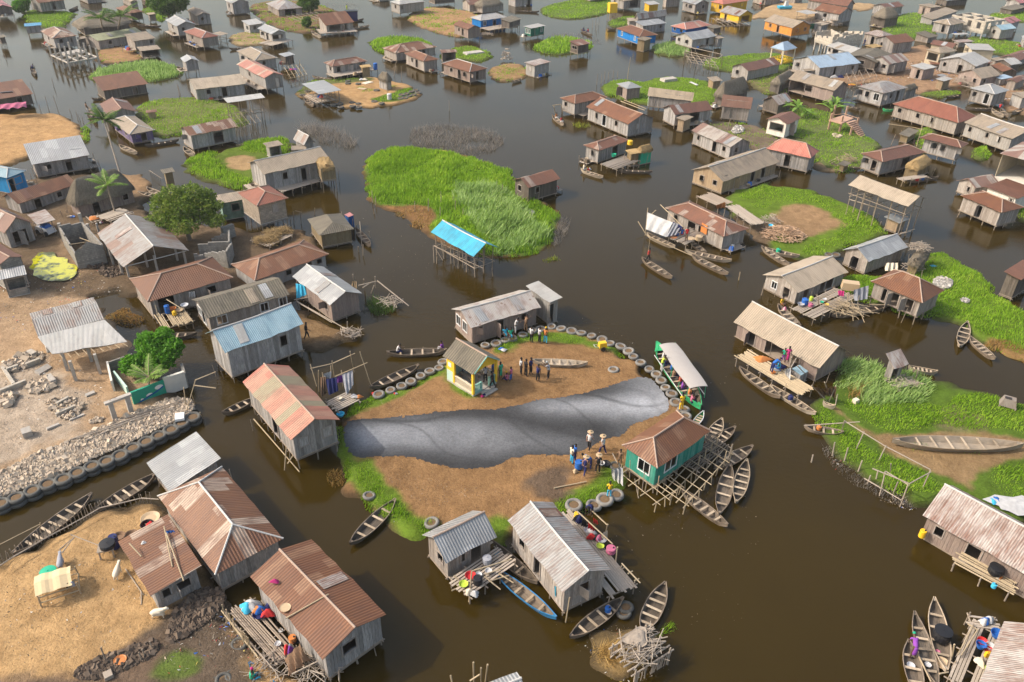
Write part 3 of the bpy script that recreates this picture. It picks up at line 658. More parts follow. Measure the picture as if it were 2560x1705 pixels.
island(r2,GREEN,'long grassy bank behind the hipped rusty house at right',[(P(3,1,1950,1540,2355,1620,2500,1800,2200,1700),(.25,.15,.06),.6)],seed=4)
grass(smooth_poly(r2),.3,95,'grass','bright grass covering the long bank at right',z=.24,wd=1.4)
grass(P(3,1,1930,1530,2100,1540,2355,1600,2500,1760,2355,1740,2200,1690,2030,1630),.3,90,'drygrass','yellowing dry grass at the end of the long bank',z=.22,wd=1.4,name='dry_grass')
r3=P(3,2,420,560,560,400,600,250,700,130,830,150,1000,200,1200,250,1400,300,1600,400,1900,430,2150,500,2355,560,2600,620,2600,1568,2355,1700)+P(3,2,1900,1650,1700,1450,1400,1500,1290,1430,1150,1400,1000,1290,850,1230,700,1120,600,1000,620,900,520,800,430,680)
pth=P(3,2,560,590,650,620,860,800,1100,880,1500,830,1900,860,2400,900,2400,1080,2000,1130,1900,1300,1900,1430,1780,1350,1600,1230,1300,1120,1000,960,720,740)
island(r3,(.09,.15,.018),'large grassy island with a worn earth path at right',[(pth,(.26,.17,.085),.5),(P(3,2,1550,650,1800,620,2000,720,1800,820,1500,800),(.17,.16,.07),.9)],seed=5)
g1=P(3,2,430,560,560,600,700,760,1000,980,1300,1140,1600,1250,1800,1380,1900,1480,1720,1440,1400,1490,1290,1420,1150,1380,1000,1270,850,1210,720,1110,630,1000,650,900,540,790,440,680)
g2=P(3,2,640,580,800,560,1200,560,1500,560,1900,440,2150,510,2355,570,2500,620,2500,880,2200,880,1700,820,1300,850,1050,860,850,780,700,650)
g3=P(3,2,1900,1230,2100,1120,2500,1090,2500,1600,2200,1500,2000,1460,1880,1400)
for g_,l_ in((g1,'bright grass on the shore side of the path, right island'),(g2,'bright grass above the long beached canoe'),(g3,'grass around the large white sheet at right')):grass(g_,.26,110,'grass',l_,z=.26,wd=1.3)
grass(P(3,2,1380,860,1500,960,2000,1040,2200,1020,1900,1075,1500,1070,1200,1000,1110,940),.2,90,'grass','grass strip under the long beached canoe',z=.26)
grass(P(3,2,600,260,700,140,830,150,1000,200,1100,280,1400,310,1600,410,1550,560,1200,640,900,600,820,560,760,480,640,440),.6,60,'reed','pale reeds around the broken grey shed',z=.25,wd=1.5,name='reeds',lean=.8)
grass(P(3,2,720,420,950,360,960,480,880,560,700,520),.5,70,'drygrass','dry straw-coloured brush behind the fish nets',z=.25,wd=1.4,name='dry_brush')
land=[
 ((2,0,820,800,880,750,1000,720,1200,750,1300,710,1500,700,1700,720,1850,760,1900,900,1850,980,1600,960,1200,960,1000,900,840,860),GREEN,.25,'grass','grassy islet behind the brown hipped houses'),
 ((2,0,1740,540,2000,510,2355,470,2600,520,2600,620,2300,700,2000,650,1780,630),(.11,.16,.03),.25,'grass','grassy point beside the small blue gazebo'),
 ((2,0,190,420,300,360,500,330,700,370,760,430,600,480,400,505,220,460),(.09,.15,.02),.6,'grass','round reedy islet near the small green house'),
 ((2,0,1290,430,1400,390,1600,410,1650,470,1560,520,1380,505,1290,470),(.1,.13,.03),.7,'reed','reedy clump below the house with a grey and white roof'),
 ((2,0,240,80,400,20,900,-60,1000,60,870,130,560,180,300,140),(.11,.16,.03),.3,'grass','grassy islet at the top of the picture'),
 ((2,0,860,230,960,150,1150,140,1180,200,1000,250),(.1,.15,.03),.3,'grass','small green bank below the yellow tank'),
 ((1,0,1040,400,1080,350,1300,325,1500,345,1620,400,1640,440,1300,480,1120,470),(.1,.17,.02),.6,'grass','reed islet behind the long brown hipped house'),
 ((1,0,1680,520,1800,430,2000,410,2150,470,2190,520,2050,570,1900,540,1750,560),(.13,.17,.03),.3,'grass','little islet with a concrete slab'),
 ((1,0,2130,620,2300,580,2500,590,2520,700,2360,740,2240,750,2150,700),(.3,.19,.09),.25,'grass','sandy islet beside the whitewashed hut'),
 ((1,0,-100,60,100,0,500,0,800,120,850,170,560,260,500,300,280,280,100,210),(.2,.13,.07),.3,'grass','grassy islet with a round leafy tree at top'),
 ((1,0,1380,150,1480,60,1900,80,2100,140,2000,330,1850,340,1640,290,1480,230),(.36,.22,.11),.3,'grass','sandy walled islet behind the blue house'),
 ((0,0,190,160,240,90,420,90,700,110,690,150,600,210,610,250,400,260),(.1,.16,.02),.3,'grass','green bank under the upper left huts'),
 ((0,0,800,720,830,670,1000,610,1300,560,1550,570,1690,640,1680,690,1380,760,1200,700,1000,760),(.1,.17,.02),.6,'reed','long oval reed islet at upper left'),
 ((0,0,880,560,900,440,1200,430,1350,520,1280,560,1000,590),(.33,.2,.1),.2,'grass','sandy strip in front of the green roofed house'),
 ((0,0,2100,330,2200,290,2500,290,2500,400,2200,420,2110,390),(.33,.24,.13),.25,'grass','sandy islet by the flat roofed white hut'),
 ((0,0,1250,960,1500,900,1750,890,2200,960,2300,1090,2250,1150,1900,1150,1660,1230,1480,1270,1300,1150,1240,1040),(.16,.17,.06),.28,'grass','grassy islet below the long beige roof at upper left'),
 ((0,0,1280,90,1440,30,1560,60,1500,210,1400,140),(.1,.15,.03),.3,'grass','green bank under the big tree at upper left'),
 ((3,0,1060,230,1250,110,1480,120,1520,200,1560,330,1350,370,1100,330,1050,280),(.11,.16,.04),.3,'grass','marshy grass behind the round thatched hut'),
 ((3,0,2000,160,2100,100,2600,90,2600,190,2100,200),(.12,.17,.04),.3,'grass','green strip behind the unfinished concrete building'),
 ((3,0,1800,360,1900,320,2500,420,2500,520,2100,500,1900,440),(.12,.16,.04),.3,'grass','grass between the upper right houses'),
 ((3,0,-20,1180,100,1000,350,980,560,1020,720,1130,900,1240,1060,1330,1000,1400,860,1568,500,1568,300,1250,0,1260),(.13,.16,.05),.28,'grass','grassy yard around the concrete stair frame'),
 ((2,0,1640,1160,1800,1100,2150,1130,2355,1180,2500,1300,2500,1440,2300,1400,2150,1330,2000,1260,1700,1260),(.17,.13,.09),.25,'grass','rubbly bank beside the pale gable house'),
 ((3,0,1850,1360,2000,1340,2080,1420,1980,1470,1880,1440),(.12,.17,.03),.4,'grass','small green tuft below the long grey house'),
 ((3,0,1330,1180,1500,1160,1560,1230,1450,1420,1380,1400),(.12,.16,.04),.3,'grass','green gap between two rusty roofs'),
 ((3,0,1420,840,1700,820,1800,850,1700,890,1440,880),(.12,.16,.03),.25,'grass','grass below the small grey latrine'),
 ((3,1,2100,60,2355,100,2500,300,2400,500,2300,420,2150,200),(.12,.16,.03),.3,'grass','green bank under the cream building'),
 ((2,0,2100,620,2600,640,2700,820,2355,880,2200,780),(.16,.15,.06),.3,'grass','green ground beside the thatched roofs'),
]
for a_,c_,h_,mt_,lb_ in land:
    pg=P(*a_);island(pg,c_,lb_,seed=int(a_[2])%17)
    grass(smooth_poly(pg),h_,75,mt_,'green growth on the '+lb_.replace('grassy ','').replace('green ',''),z=.22,wd=1.4,thr=(-.9 if c_[1]>=c_[0]else .5))
vg=P(3,0,1250,480,1380,400,1500,420,1500,600,1700,700,2100,600,2300,700,2500,800,2500,1050,2250,1040,2150,960,2200,850,1900,760,1500,840,1350,860,1150,750,1000,760,700,780,600,900,520,700,900,470,1150,480)
island(vg,(.33,.21,.125),'bare earth yards between the crowded upper right houses',seed=9,zt=.25)
island(P(3,0,-200,180,0,40,100,20,1000,20,1000,70,820,110,800,60,300,190,0,150),(.42,.29,.16),'sandy school yard at the top right',seed=6,zt=.25)
island(P(3,0,430,1420,840,1390,860,1568,400,1568),(.22,.16,.09),'worn ground beside the brown hipped house',seed=6,zt=.2)
island(P(0,0,-300,1020,0,1060,350,1030,560,1050,690,1100,750,1200,800,1300,700,1340,400,1400,250,1450,0,1540,-300,1700),(.44,.27,.125),'smooth orange sand beach at far left',seed=7,zt=.4)
gb=P(0,0,700,1330,740,1180,800,1130,820,1260,790,1310);grass(gb,.3,80,'grass','green fringe on the orange sand beach',z=.3,wd=1.4)
vl=P(0,1,-700,300,0,160,400,60,900,20,1150,10,1330,60,1380,130,1330,300,1320,420)+P(0,1,2300,560,2355,560)+P(1,1,300,520,480,560,600,690,640,760,560,1020,300,1240,600,1380,860,1460,940,1520,760,1568,420,1660)+P(0,1,2355,1300,2000,1200,1700,1240,1500,1220,1250,1150,1130,1130,900,1150,860,1200,1000,1340,1150,1500)+P(0,2,1200,60,1300,200,1690,500,1800,640)+P(0,2,1760,700,1500,870,1260,1000,900,1160,500,1350,0,1568,-400,1700,-700,1500)
grey_=P(0,2,-600,300,0,230,400,130,600,380,800,560,850,800,400,1000,0,1180,-600,1300)
island(vl,(.15,.105,.065),'muddy village ground at left',[
  (P(0,1,-700,1230,300,1100,700,1150,900,1200,1100,1500,1500,1700,1200,1900,1800,2200,1000,2600,-700,3000),(.37,.255,.155),1.2),
  (grey_,(.40,.32,.24),1.),(P(0,1,600,520,900,560,1000,900,700,1000,560,760),(.24,.165,.1),1.2),
  (P(0,1,1350,20,1100,10,1000,60,1200,250,1400,180),(.28,.18,.10),.6),
  (P(1,1,200,1250,500,1350,860,1470,700,1560,400,1600,300,1400),(.22,.14,.07),.8),(P(1,1,300,540,480,570,500,700,200,720,100,600),(.20,.13,.07),.8)],seed=11,zt=.4,mound=.09)
b=NB('algae',.35,0,.5);t_=b.n('TexCoord');n_=b.noise(t_.outputs['Object'],.45,5,.7);b.put(b.b.inputs['Roughness'],b.ramp(n_,.5,.42));MAT['algae']=b.col(b.mix(b.ramp(n_,.46,.54),(.06,.075,.03),(.42,.40,.02)))
pp=smooth_poly(P(0,1,280,830,400,750,520,780,640,860,720,920,700,1000,560,1050,400,1030,320,980),4);pp=pp+.35*np.c_[vn(pp,.8,1),vn(pp,.6,2)];m=MB();m.face([(x,y,.50)for x,y in pp]);tag(m.build('pond',MAT['algae']),'stagnant pond with yellow green algae behind the block wall','pond',kind='structure')
grass(P(0,1,960,1320,1150,1250,1340,1320,1250,1400,1050,1410),.2,110,'drygrass','brown water weeds floating beside the veranda house',z=.3,name='water_weeds',wd=1.4,lean=1.6)
sb=P(0,3,-300,600,0,500,250,330,520,200,800,60,1000,-20,1300,-60,1450,-40,1700,200,1950,600,2080,760,2080,900,1980,1040,2150,1000,2300,1150)+P(1,3,60,1300,500,1568,400,1800)+P(0,3,1500,1900,-300,1900)
cl_=P(0,3,1500,980,1700,800,2100,700,2200,1100,2400,1900,600,1800,1000,1568,1200,1350,1400,1200)
island(sb,(.43,.275,.13),'wide sandy yard at the lower left',[(cl_,(.115,.085,.06),.8),(P(0,3,-300,1550,400,1500,800,1480,1300,1300,1500,1250,1400,1700,-300,1900),(.16,.11,.075),.7),(P(0,3,1400,1500,1500,1380,1650,1260,1850,1320,1850,1440,1700,1568,1450,1600),(.10,.14,.03),.5)],seed=12,zt=.45,mound=.05)
for a_ in((1390,1500,1500,1420,1620,1270,1680,1280,1740,1340,1860,1330,1840,1420,1720,1500,1640,1600,1480,1600),(1960,1170,2080,1110,2200,1120,2170,1170,2020,1220)):
    grass(P(0,3,*a_),.18,160,'grass',('larger' if a_[0]<1900 else 'smaller')+' grass patch on the dark clay by the sand yard',z=.38)
island(P(2,3,690,1210,800,1110,1000,1040,1150,1060,1250,1200,1250,1400,1120,1480,900,1500,740,1380),(.36,.24,.10),'small straw islet at the bottom with a stick hut',seed=13,zt=.2)
grass(P(2,3,690,1220,800,1120,1000,1040,1120,1080,1060,1250,1020,1350,900,1400,760,1340),.4,240,'strawgrass','dry straw heap on the small bottom islet',z=.2,name='straw',lean=1.8)
grass(P(2,3,1270,1080,1330,980,1480,960,1530,1050,1480,1140,1330,1180,1260,1140),.55,260,'grass','bright green tuft beside the canoe at the bottom islet',z=.0)
ti=P(1,0,350,850,460,780,560,740,800,720,1080,700,1300,740,1430,790,1520,840,1500,900,1360,940,1190,965,1000,985,800,990,700,940,600,930,420,890)
island(ti,(.42,.26,.12),'small sandy islet ringed with dark tyres at upper left',[(P(1,0,1010,920,1150,880,1290,840,1420,790,1520,840,1440,900,1190,950),(.1,.15,.02),.4),(P(1,0,350,850,560,740,1080,700,1080,750,640,770,440,880),(.12,.13,.04),.5)],seed=15,zt=.28)
grass(P(1,0,1010,925,1150,880,1290,840,1400,795,1470,820,1360,900,1190,950),.3,90,'grass','green grass on the east side of the small tyre islet',wd=1.4)
grass(P(1,0,900,780,1100,820,1250,830,1350,790,1300,760,1060,860,930,850),.25,80,'grass','grass around the thatched hut of the tyre islet',wd=1.4)
grass(P(1,0,350,860,470,740,560,730,1080,710,1060,740,700,760,520,770,400,890),.25,70,'grass','grass along the back of the small tyre islet',wd=1.4)
def brush(poly,n,h,label,seed,mat='twig',z=-.1):
    rs=np.random.RandomState(seed);poly=smooth_poly(poly);lo,hi=poly.min(0),poly.max(0);N=n*4;p=lo+rs.rand(N,2)*(hi-lo);k=(sdf(p,poly)>0)&(vn(p,2.,seed)+rs.rand(N)>.1);p=p[k][:n];n=len(p)
    a=rs.rand(n)*6.28;w_=.018+.02*rs.rand(n);hh=h*(.3+rs.rand(n));la=rs.rand(n)*6.28;ln=hh*(.2+.9*rs.rand(n))
    A=np.c_[p[:,0]-np.cos(a)*w_,p[:,1]-np.sin(a)*w_,np.full(n,z)];B=np.c_[p[:,0]+np.cos(a)*w_,p[:,1]+np.sin(a)*w_,np.full(n,z)];C=np.c_[p[:,0]+np.cos(la)*ln,p[:,1]+np.sin(la)*ln,z+hh]
    tag(link('dead_brush',tri_mesh('dead_brush',A,B,C,rs.rand(n),mat)),label,'brush',kind='stuff')
brush(P(1,0,1410,1200,1480,1160,1700,1130,1900,1150,2200,1190,2300,1290,2230,1350,2080,1430,1900,1410,1700,1360,1430,1330),3600,.75,'grey mat of dead brush in the water above the central islet',1)
brush(P(1,0,330,1180,500,1130,700,1170,850,1230,940,1300,880,1360,600,1330,560,1250),1100,1.2,'dead reeds standing in water behind the small gable shed',2)
brush(P(3,2,480,940,600,960,700,1100,900,1240,1100,1300,1300,1450,1420,1540,1200,1500,900,1360,700,1240,560,1100),900,.35,'dark debris along the shore of the right island',3)
brush(P(2,1,430,400,520,460,530,530,440,660,360,720,400,560),300,.9,'dead twigs in the water at the right edge of the central islet',4)
brush(P(1,2,660,1180,780,1150,830,1290,720,1350,650,1270),500,.3,'brown floating weeds at the corner of the painted islet',5,'drygrass')
brush(P(1,1,1020,1130,1150,1180,1280,1240,1250,1300,1100,1330,1030,1260),500,.8,'tangle of weeds on the fishing frame by the grey gable house',6,'leaf')
brush(P(2,0,330,300,700,290,870,400,760,400,600,340,400,330),400,.5,'floating brown weeds behind the round reedy islet',7)
brush(P(2,0,540,1130,680,1110,740,1160,600,1170),300,.5,'yellow weeds beside the brown hipped house',8,'lime')
brush(P(1,0,560,20,800,-20,1010,70,900,100,700,60),500,.3,'floating weeds at the top of the lagoon',9)
gA=P(0,0,1680,1480,1760,1420,2000,1390,2200,1330,2355,1270,2600,1250,2700,1330,2650,1500,2500,1560,2345,1700,2230,1730,2050,1690,1850,1640,1730,1568)
island(gA,(.11,.16,.02),'bright grassy islet beside the long beige roofed grey house',[(P(0,0,2040,1470,2200,1420,2355,1440,2355,1530,2250,1580,2120,1560),(.36,.24,.12),.4)],seed=3)
for k_,(a_,l_)in enumerate((((1680,1480,1760,1420,2000,1390,2040,1470,2100,1570,2280,1600,2345,1690,2230,1730,2050,1690,1850,1640,1730,1568),'thick bright grass on the left of the islet by the long beige roof'),((2180,1350,2355,1270,2600,1250,2700,1330,2650,1450,2400,1430,2220,1400),'bright grass around the small block kiosk'))):grass(P(0,0,*a_),.5,110,'grass',l_,z=.2,wd=1.5)
litter(P(1,2,1000,1350,1150,1380,1500,1620,1600,1700,1400,1760,1100,1560,900,1420),260,.05,.16,'scraps of rubbish along the lower left shore of the painted islet',z=.25,seed=2)
litter(P(1,2,1100,1100,1700,1300,2355,1400,2355,1560,1700,1560,1300,1400),500,.04,.10,'dead leaves and crumbs of earth on the painted islet',seed=3,lim=.7)
litter(P(1,2,900,600,1500,420,1900,560,2355,560,2355,640,1600,690,900,720),400,.04,.1,'dry leaves strewn left of the pavilion',seed=4,lim=.7)
litter(P(0,1,0,900,900,900,1200,1100,900,1200,700,1300,0,1600),900,.06,.2,'scattered rubbish on the muddy village ground',z=.44,seed=5)
litter(P(0,2,0,200,500,100,1000,400,900,700,400,900,0,1100),900,.05,.16,'scattered chips on the pale sandy ground at left',z=.45,seed=6,lim=.8)
litter(P(0,3,0,600,800,150,1300,300,1400,900,1000,1300,0,1500),500,.05,.14,'few scraps lying on the wide sandy yard',z=.46,seed=7,lim=.8)
litter(P(0,3,1500,1100,2100,900,2350,1300,2350,1568,1400,1568),700,.06,.2,'rubbish trodden into the dark clay at bottom left',z=.42,seed=8)
litter(P(3,2,500,900,700,1000,1000,1280,1400,1500,1300,1568,900,1400,600,1180),400,.05,.18,'washed up rubbish along the right island shore',z=.08,seed=9)
litter(P(3,0,1250,480,1500,600,2100,600,2500,800,2250,1040,1900,760,1150,750,600,900),1600,.12,.35,'rubbish scattered over the crowded upper right yards',z=.34,seed=10)
litter(P(1,1,700,100,2000,500,2300,1500,1100,1500,700,900)+P(2,2,1900,0,2355,1568)+P(2,3,2000,1568,300,1568),1500,.03,.09,'leaves and bits floating on the lagoon',z=.012,seed=11,lim=.75)
litter(P(2,3,650,1150,1000,1000,1350,1100,1500,1300,1300,1560,800,1560),350,.05,.14,'scraps around the small straw islet',z=.05,seed=12)
Hs=house
T(0,0)
Hs((325,-8),(355,28),(600,-2),'gable','rust','greywood','brown roofed hut at the top left edge beside a small leafy bush',115,75,op='bd.55')
Hs((-150,20),(-60,85),(125,72),'gable','pinkred','darkwood','dark hut with a faded pink roof in the top left corner',110,60)
Hs((208,222),(222,243),(382,232),'flat','tarpblue','greywood','small grey hut covered by a bright blue sheet at upper left',105,60,op='')
Hs((370,285),(482,355),(715,330),'hip','patch','greywood','hipped hut with half rusty half grey roof behind concrete pillars',120,85,op='bw.3 bw.75 aw.5',cap='capgrey')
Hs((700,345),(722,362),(800,352),'flat','tan','darkwood','small dark annex beside the half rusty hipped hut',90,60)
Hs((680,190),(750,262),(1210,215),'thatch','oldthatch','darkwood','long sagging grey thatch shelter behind two palms',90,60,o=.5,rise=2.0)
Hs((1060,75),(1195,122),(1340,112),'hip','rust','darkwood','rusty hipped hut behind the long grey thatch',90,60)
Hs((1345,120),(1362,138),(1440,130),'flat','tan','wood','small brown shack beside the rusty hut and the big tree',75,50)
Hs((845,320),(897,378),(1322,305),'gable','sage','wood','long cabin with a pale sage green roof',85,78,op='bw.25 bd.65',rise=1.0)
Hs((1200,338),(1226,380),(1432,350),'shed','tan','wood','tan roofed hut leaning beside the sage green roof cabin',130,75,op='bw.85')
Hs((1275,435),(1290,470),(1480,450),'flat','tan','darkwood','dark lean-to on stilts in front of the tan roofed hut',80,55,op='bo.5')
Hs((1520,185),(1622,243),(1795,217),'gable','silver','whitewood','white gable house with silver roof beside the orange hipped roof',120,82,op='bw.3 aw.5',cap='capgrey')
Hs((1715,95),(1808,148),(1945,135),'gable','tan','greywood','grey gable hut with a beige roof near the round treetop',85,75,op='bw.35')
Hs((1685,290),(1855,353),(2010,325),'hip','redtile','wood','low hut with a bright rusty orange hipped roof at upper left',110,75,op='aw.4',cap='capgrey')
Hs((1935,310),(2010,330),(2120,318),'flat','tan','greywood','open corrugated lean-to beside the orange hipped roof',60,30,walls='----')
Hs((2065,2),(2130,33),(2300,18),'gable','white','greywood','pale grey stilt hut at the top edge left of the lagoon channel',110,95,op='bw.7 aw.4',cap='capgrey')
Hs((2190,215),(2288,232),(2425,212),'shed','white','whitewood','white flat roofed hut on the sandy islet at upper left',85,75,op='bw.4 aW.6,.9')
Hs((1655,535),(1697,574),(1826,552),'gable','silver','greywood','tall narrow outhouse with a silver gable roof in open water',135,72,cap='capgrey')
Hs((905,775),(942,836),(1360,770),'shed','rust','darkwood','dark plank hut with a single slope rust roof at left',85,75,op='bd.72',rise=1.3)
Hs((915,958),(995,1062),(1250,1015),'gable','brown','greywood','brown gable hut directly behind the beige hipped purple hut',105,80,cap='cap')
Hs((1015,1105),(1190,1240),(1422,1195),'hip','tan','purple','purple walled hut with a beige hipped roof over the water',110,75,op='bd.55 bw.3 aw.4 aw.7',cap='capgrey')
Hs((1725,735),(1787,824),(2262,770),'gable','beige','greywood','long grey hut with a beige corrugated roof at upper left',115,95,op='bw.25 bd.57',rise=1.25)
Hs((1640,1185),(1742,1252),(2182,1165),'gable','patch','greywood','rust speckled roof hut with a collapsed porch',145,115,op='bd.6,1.4 aw.5',rise=1.0)
Hs((-260,880),(-200,945),(306,862),'shed','rust','darkwood','rust roofed hut at the left edge with a solar panel on top',110,80,op='bd.75',rise=1.4)
Hs((240,1425),(292,1515),(826,1425),'shed','silver','greywood','long silver roofed house with a solar panel by the orange beach',150,110,op='bd.62 bw.2,1.1',rise=1.5)
Hs((-190,1590),(62,1640),(338,1585),'hip','bluewhite','skyblue','bright blue walled house with a blue and white hipped roof',180,140,op='bs.55,1. bd.1',cap='white' if 0 else 'capgrey')
Hs((2065,908),(2092,945),(2440,898),'flat','white','wood','open frame on tall poles with a thin white sheet roof',205,120,walls='----')
Hs((1330,1022),(1345,1040),(1445,1030),'flat','rust','tanwood','tiny wooden kiosk on the green islet beside the tubs',70,55)
Hs((1110,-25),(1195,20),(1280,15),'gable','tan','wood','brown hut at the top edge left of the broad green tree',50,45)
Hs((1285,-15),(1330,10),(1450,0),'flat','patch','darkwood','dark low hut at the top edge just left of the broad tree',45,40)
Hs((700,-60),(790,-20),(930,-35),'gable','rust','greywood','hut just above the frame left of the top channel',60,50)
T(1,0)
Hs((90,30),(200,90),(390,48),'hip','greyrust','wood','rust streaked grey hipped hut beside the round leafy tree',75,65,op='bo.5 aw.4')
Hs((575,205),(640,235),(905,203),'shed','rust','wood','brown roofed house on the channel with an open veranda',100,70,op='bo.3,3. bd.7',rise=1.8)
Hs((12,260),(140,316),(290,300),'gable','silver','whitewood','pale gable hut with a long timber deck at upper left',105,75,op='bg.25 bw.65,1. aw.3 ad.6',cap='capgrey')
Hs((-180,470),(-10,560),(225,545),'hip','tan','whitewood','white walled house with a weathered beige hipped roof',100,80,op='ad.6 aw.3 bw.4',cap='capgrey')
Hs((-180,590),(75,720),(262,692),'gable','redteal','whitewood','white gable house with teal gable and faded red roof',150,95,op='bs.25 bd.7 aw.4',cap='cap')
Hs((205,495),(262,522),(385,518),'flat','silver','darkwood','small dark shack with a tin roof behind the teal gable house',110,70,op='bd.7')
Hs((615,578),(702,612),(1025,562),'hip','rusty','greywood','grey plank hut with rusty hipped roof and cluttered porch',110,85,op='bd.55 bd.15 bw.85 aw.6',cap='cap')
Hs((1140,445),(1285,490),(1665,432),'hip','patch','wood','largest of the three brown hipped roofs above the reed islet',90,65,op='bd.7',cap='cap',ridge=2.)
Hs((1360,492),(1540,566),(1685,545),'hip','rust','wood','middle brown hipped hut between two larger brown roofs',105,85,op='aw.35 ad.6',cap='cap')
Hs((1705,585),(1965,665),(2140,630),'hip','rust','pinkwood','brown hipped hut with pale front walls on dense stilts',115,85,op='ad.6 aw.82 aw.3 bd.45 bw.15',cap='capgrey')
Hs((1690,462),(1705,485),(1852,480),'flat','patch','darkwood','small dark shed with a patchy tin roof between brown roofs',95,75,op='bo.5,1.2')
Hs((1240,15),(1318,42),(1558,12),'hip','white','whitewood','white stilt house standing in the channel at the top',115,78,op='bw.1 bd.55 aw.5')
Hs((1865,15),(1960,45),(2240,25),'gable','rusty','wood','long weathered hut on the far shore behind the sandy islet',75,60,op='bd.3')
Hs((2010,30),(2080,60),(2290,35),'thatch','oldthatch','wood','weathered thatched hut behind the blue walled house',75,55,rise=1.4)
Hs((1980,160),(2066,190),(2310,158),'hip','white','blue','bright blue house with a white hipped roof on the sandy islet',90,70,op='bd.55 bW.15 bW.88',cap='capgrey')
Hs((1808,225),(1948,272),(2065,252),'gable','rust','pinkwood','small pink grey box hut on thin stilts before the blue house',120,75,op='aw.35 ad.6')
Hs((340,1285),(440,1340),(580,1330),'gable','greyrust','greywood','small steep gable shed with a white roof behind the beige long roof',60,50,cap='capgrey',rise=1.6)
Hs((310,1350),(325,1380),(465,1372),'flat','tan','greywood','low grey annex beside the steep gable shed',45,40)
Hs((95,1318),(110,1358),(252,1330),'flat','tan','greyblock','small block kiosk with open front on the green bank',95,90,op='bo.5,1.3',stilts=False,base=.3)
Hs((-42,1489),(70,1604),(682,1465),'gable','beige','greywood','long grey house with a corrugated beige roof and straw porch',210,150,op='bw.3 bd.6',rise=1.3,cap='capgrey',name='stilt_house')
Hs((420,770),(580,866),(762,820),'flat','silver','wood','tilted white sheet shelter above a cluttered jetty',120,60,walls='----')
Hs((1110,720),(1195,745),(1305,740),'thatch','oldthatch','greywood','small dark thatched hut patched with sheets on the tyre islet',85,80,rise=1.2,stilts=False,base=.3)
Hs((1560,-30),(1640,-8),(1840,-25),'flat','tan','darkwood','dark hut on dense stilts at the top edge right of the white stilt house',70,40)
Hs((1050,-45),(1130,-20),(1230,-35),'gable','silver','greywood','grey hut peeping over the top edge left of the white stilt house',40,30)
T(2,0)
Hs((85,585),(210,605),(360,568),'flat','rustwhite','whitewood','small whitewashed box hut standing alone on stilts',110,100,op='bs.2 bs.75 as.5')
Hs((80,250),(175,262),(312,235),'flat','white','dgreen','small dark green box house on thin stilts',105,72,op='bd.4 bW.8,.5 aW.3,.5 aW.75,.5')
Hs((-40,170),(-20,205),(90,172),'shed','moss','darkwood','dark thatched shack on high stilts left of the green box house',110,50)
Hs((-80,-20),(30,-2),(200,-20),'flat','silver','greywood','pale grey hut at the top edge above the green box house',65,65,op='bd.8')
Hs((960,262),(1172,338),(1345,322),'hip','rust','blue','royal blue house with a brown hipped roof and thatch annex',110,68,op='aW.2,.5 aW.8,.5',cap='cap')
Hs((1110,170),(1160,178),(1430,140),'gable','stripe','greywood','hut with a red and beige striped roof behind two grey roofs',70,60,rise=1.6,cap='capgrey')
Hs((1150,212),(1205,238),(1425,212),'shed','silver','greywood','silver roofed hut tucked behind the royal blue house',75,70,op='bw.3 bw.8')
Hs((1462,238),(1600,272),(1835,230),'hip','redteal','navy','dark blue hut with a red and white hipped roof',75,50,op='aw.2 aw.7',cap='capgrey')
Hs((1535,318),(1662,368),(1882,330),'gable','silver','whitewood','pale hut with a silver and brown roof and wooden balcony',105,70,op='aw.2 aw.7 bw.3 bd.7',rise=1.4)
Hs((1210,30),(1262,45),(1360,35),'shed','white','yellow','small bright yellow box hut with a white roof',75,60,stilts=False,base=.3)
Hs((878,-25),(1030,8),(1200,-10),'flat','tan','greywood','grey hut with a curtained porch at the top edge',100,70,op='aw.3 bo.6')
Hs((1345,-15),(1420,-5),(1560,-15),'shed','moss','wood','brown thatched hut at the top edge behind the yellow box',72,70)
Hs((1560,10),(1690,42),(1795,20),'gable','silver','greywood','grey gable hut with a silver roof at the top right of centre',90,75,op='aw.3 aw.7 bw.6')
Hs((1840,12),(1945,40),(2180,5),'hip','salmon','yellow','large yellow house with a salmon hipped roof',88,80,op='as.35,1. aw.8,.8 bs.3,1. bs.8,1.',stilts=False,base=.25,name='house')
Hs((1905,105),(2090,150),(2260,140),'gable','greyrust','yellow','yellow hut with a pale rust streaked roof and long deck',85,60,op='ad.3 bo.5',rise=1.5)
Hs((555,390),(610,420),(725,398),'shed','rusty','darkwood','small lattice walled hut on stilts beside the round reed islet',115,70,op='aw.4 aw.7')
Hs((960,770),(1055,818),(1165,785),'hip','silver','pinkwood','small square cabin with a silver pyramid roof and antenna',110,90,op='ad.4')
Hs((1230,868),(1245,880),(1660,932),'shed','beige','greywood','low hut with beige corrugated roof and a crimson door curtain',115,90,op='aD.5 bd.2 bw.75',rise=1.3)
Hs((450,900),(578,955),(876,895),'hip','rust','greywood','smaller brown hipped hut with an antenna mast left of the pair',135,95,op='aw.3',cap='cap')
Hs((680,982),(1070,1142),(1312,1085),'gable','rust','greywood','long grey hut with a brown roof and square white skylight',130,108,op='aw.22 aw.72 bs.4 bs.65 aD.42',rise=1.5,cap='cap')
Hs((1410,990),(1500,1055),(1850,1010),'gable','brown','greywood','weathered hut with a brown roof and open green porch',130,95,op='bg.2 bo.55,2.',rise=1.3)
Hs((1905,960),(1920,975),(2198,1005),'shed','brown','wood','brown roofed hut with yellow doors below the thatched hut',125,105,op='bd.4 bw.15',rise=1.7)
Hs((1650,1200),(2010,1355),(2180,1300),'gable','stripe','greywood','long grey gable hut with a beige and rust striped roof',125,105,op='aw.15,.5 ad.6 aw.85 bw.35',rise=1.2)
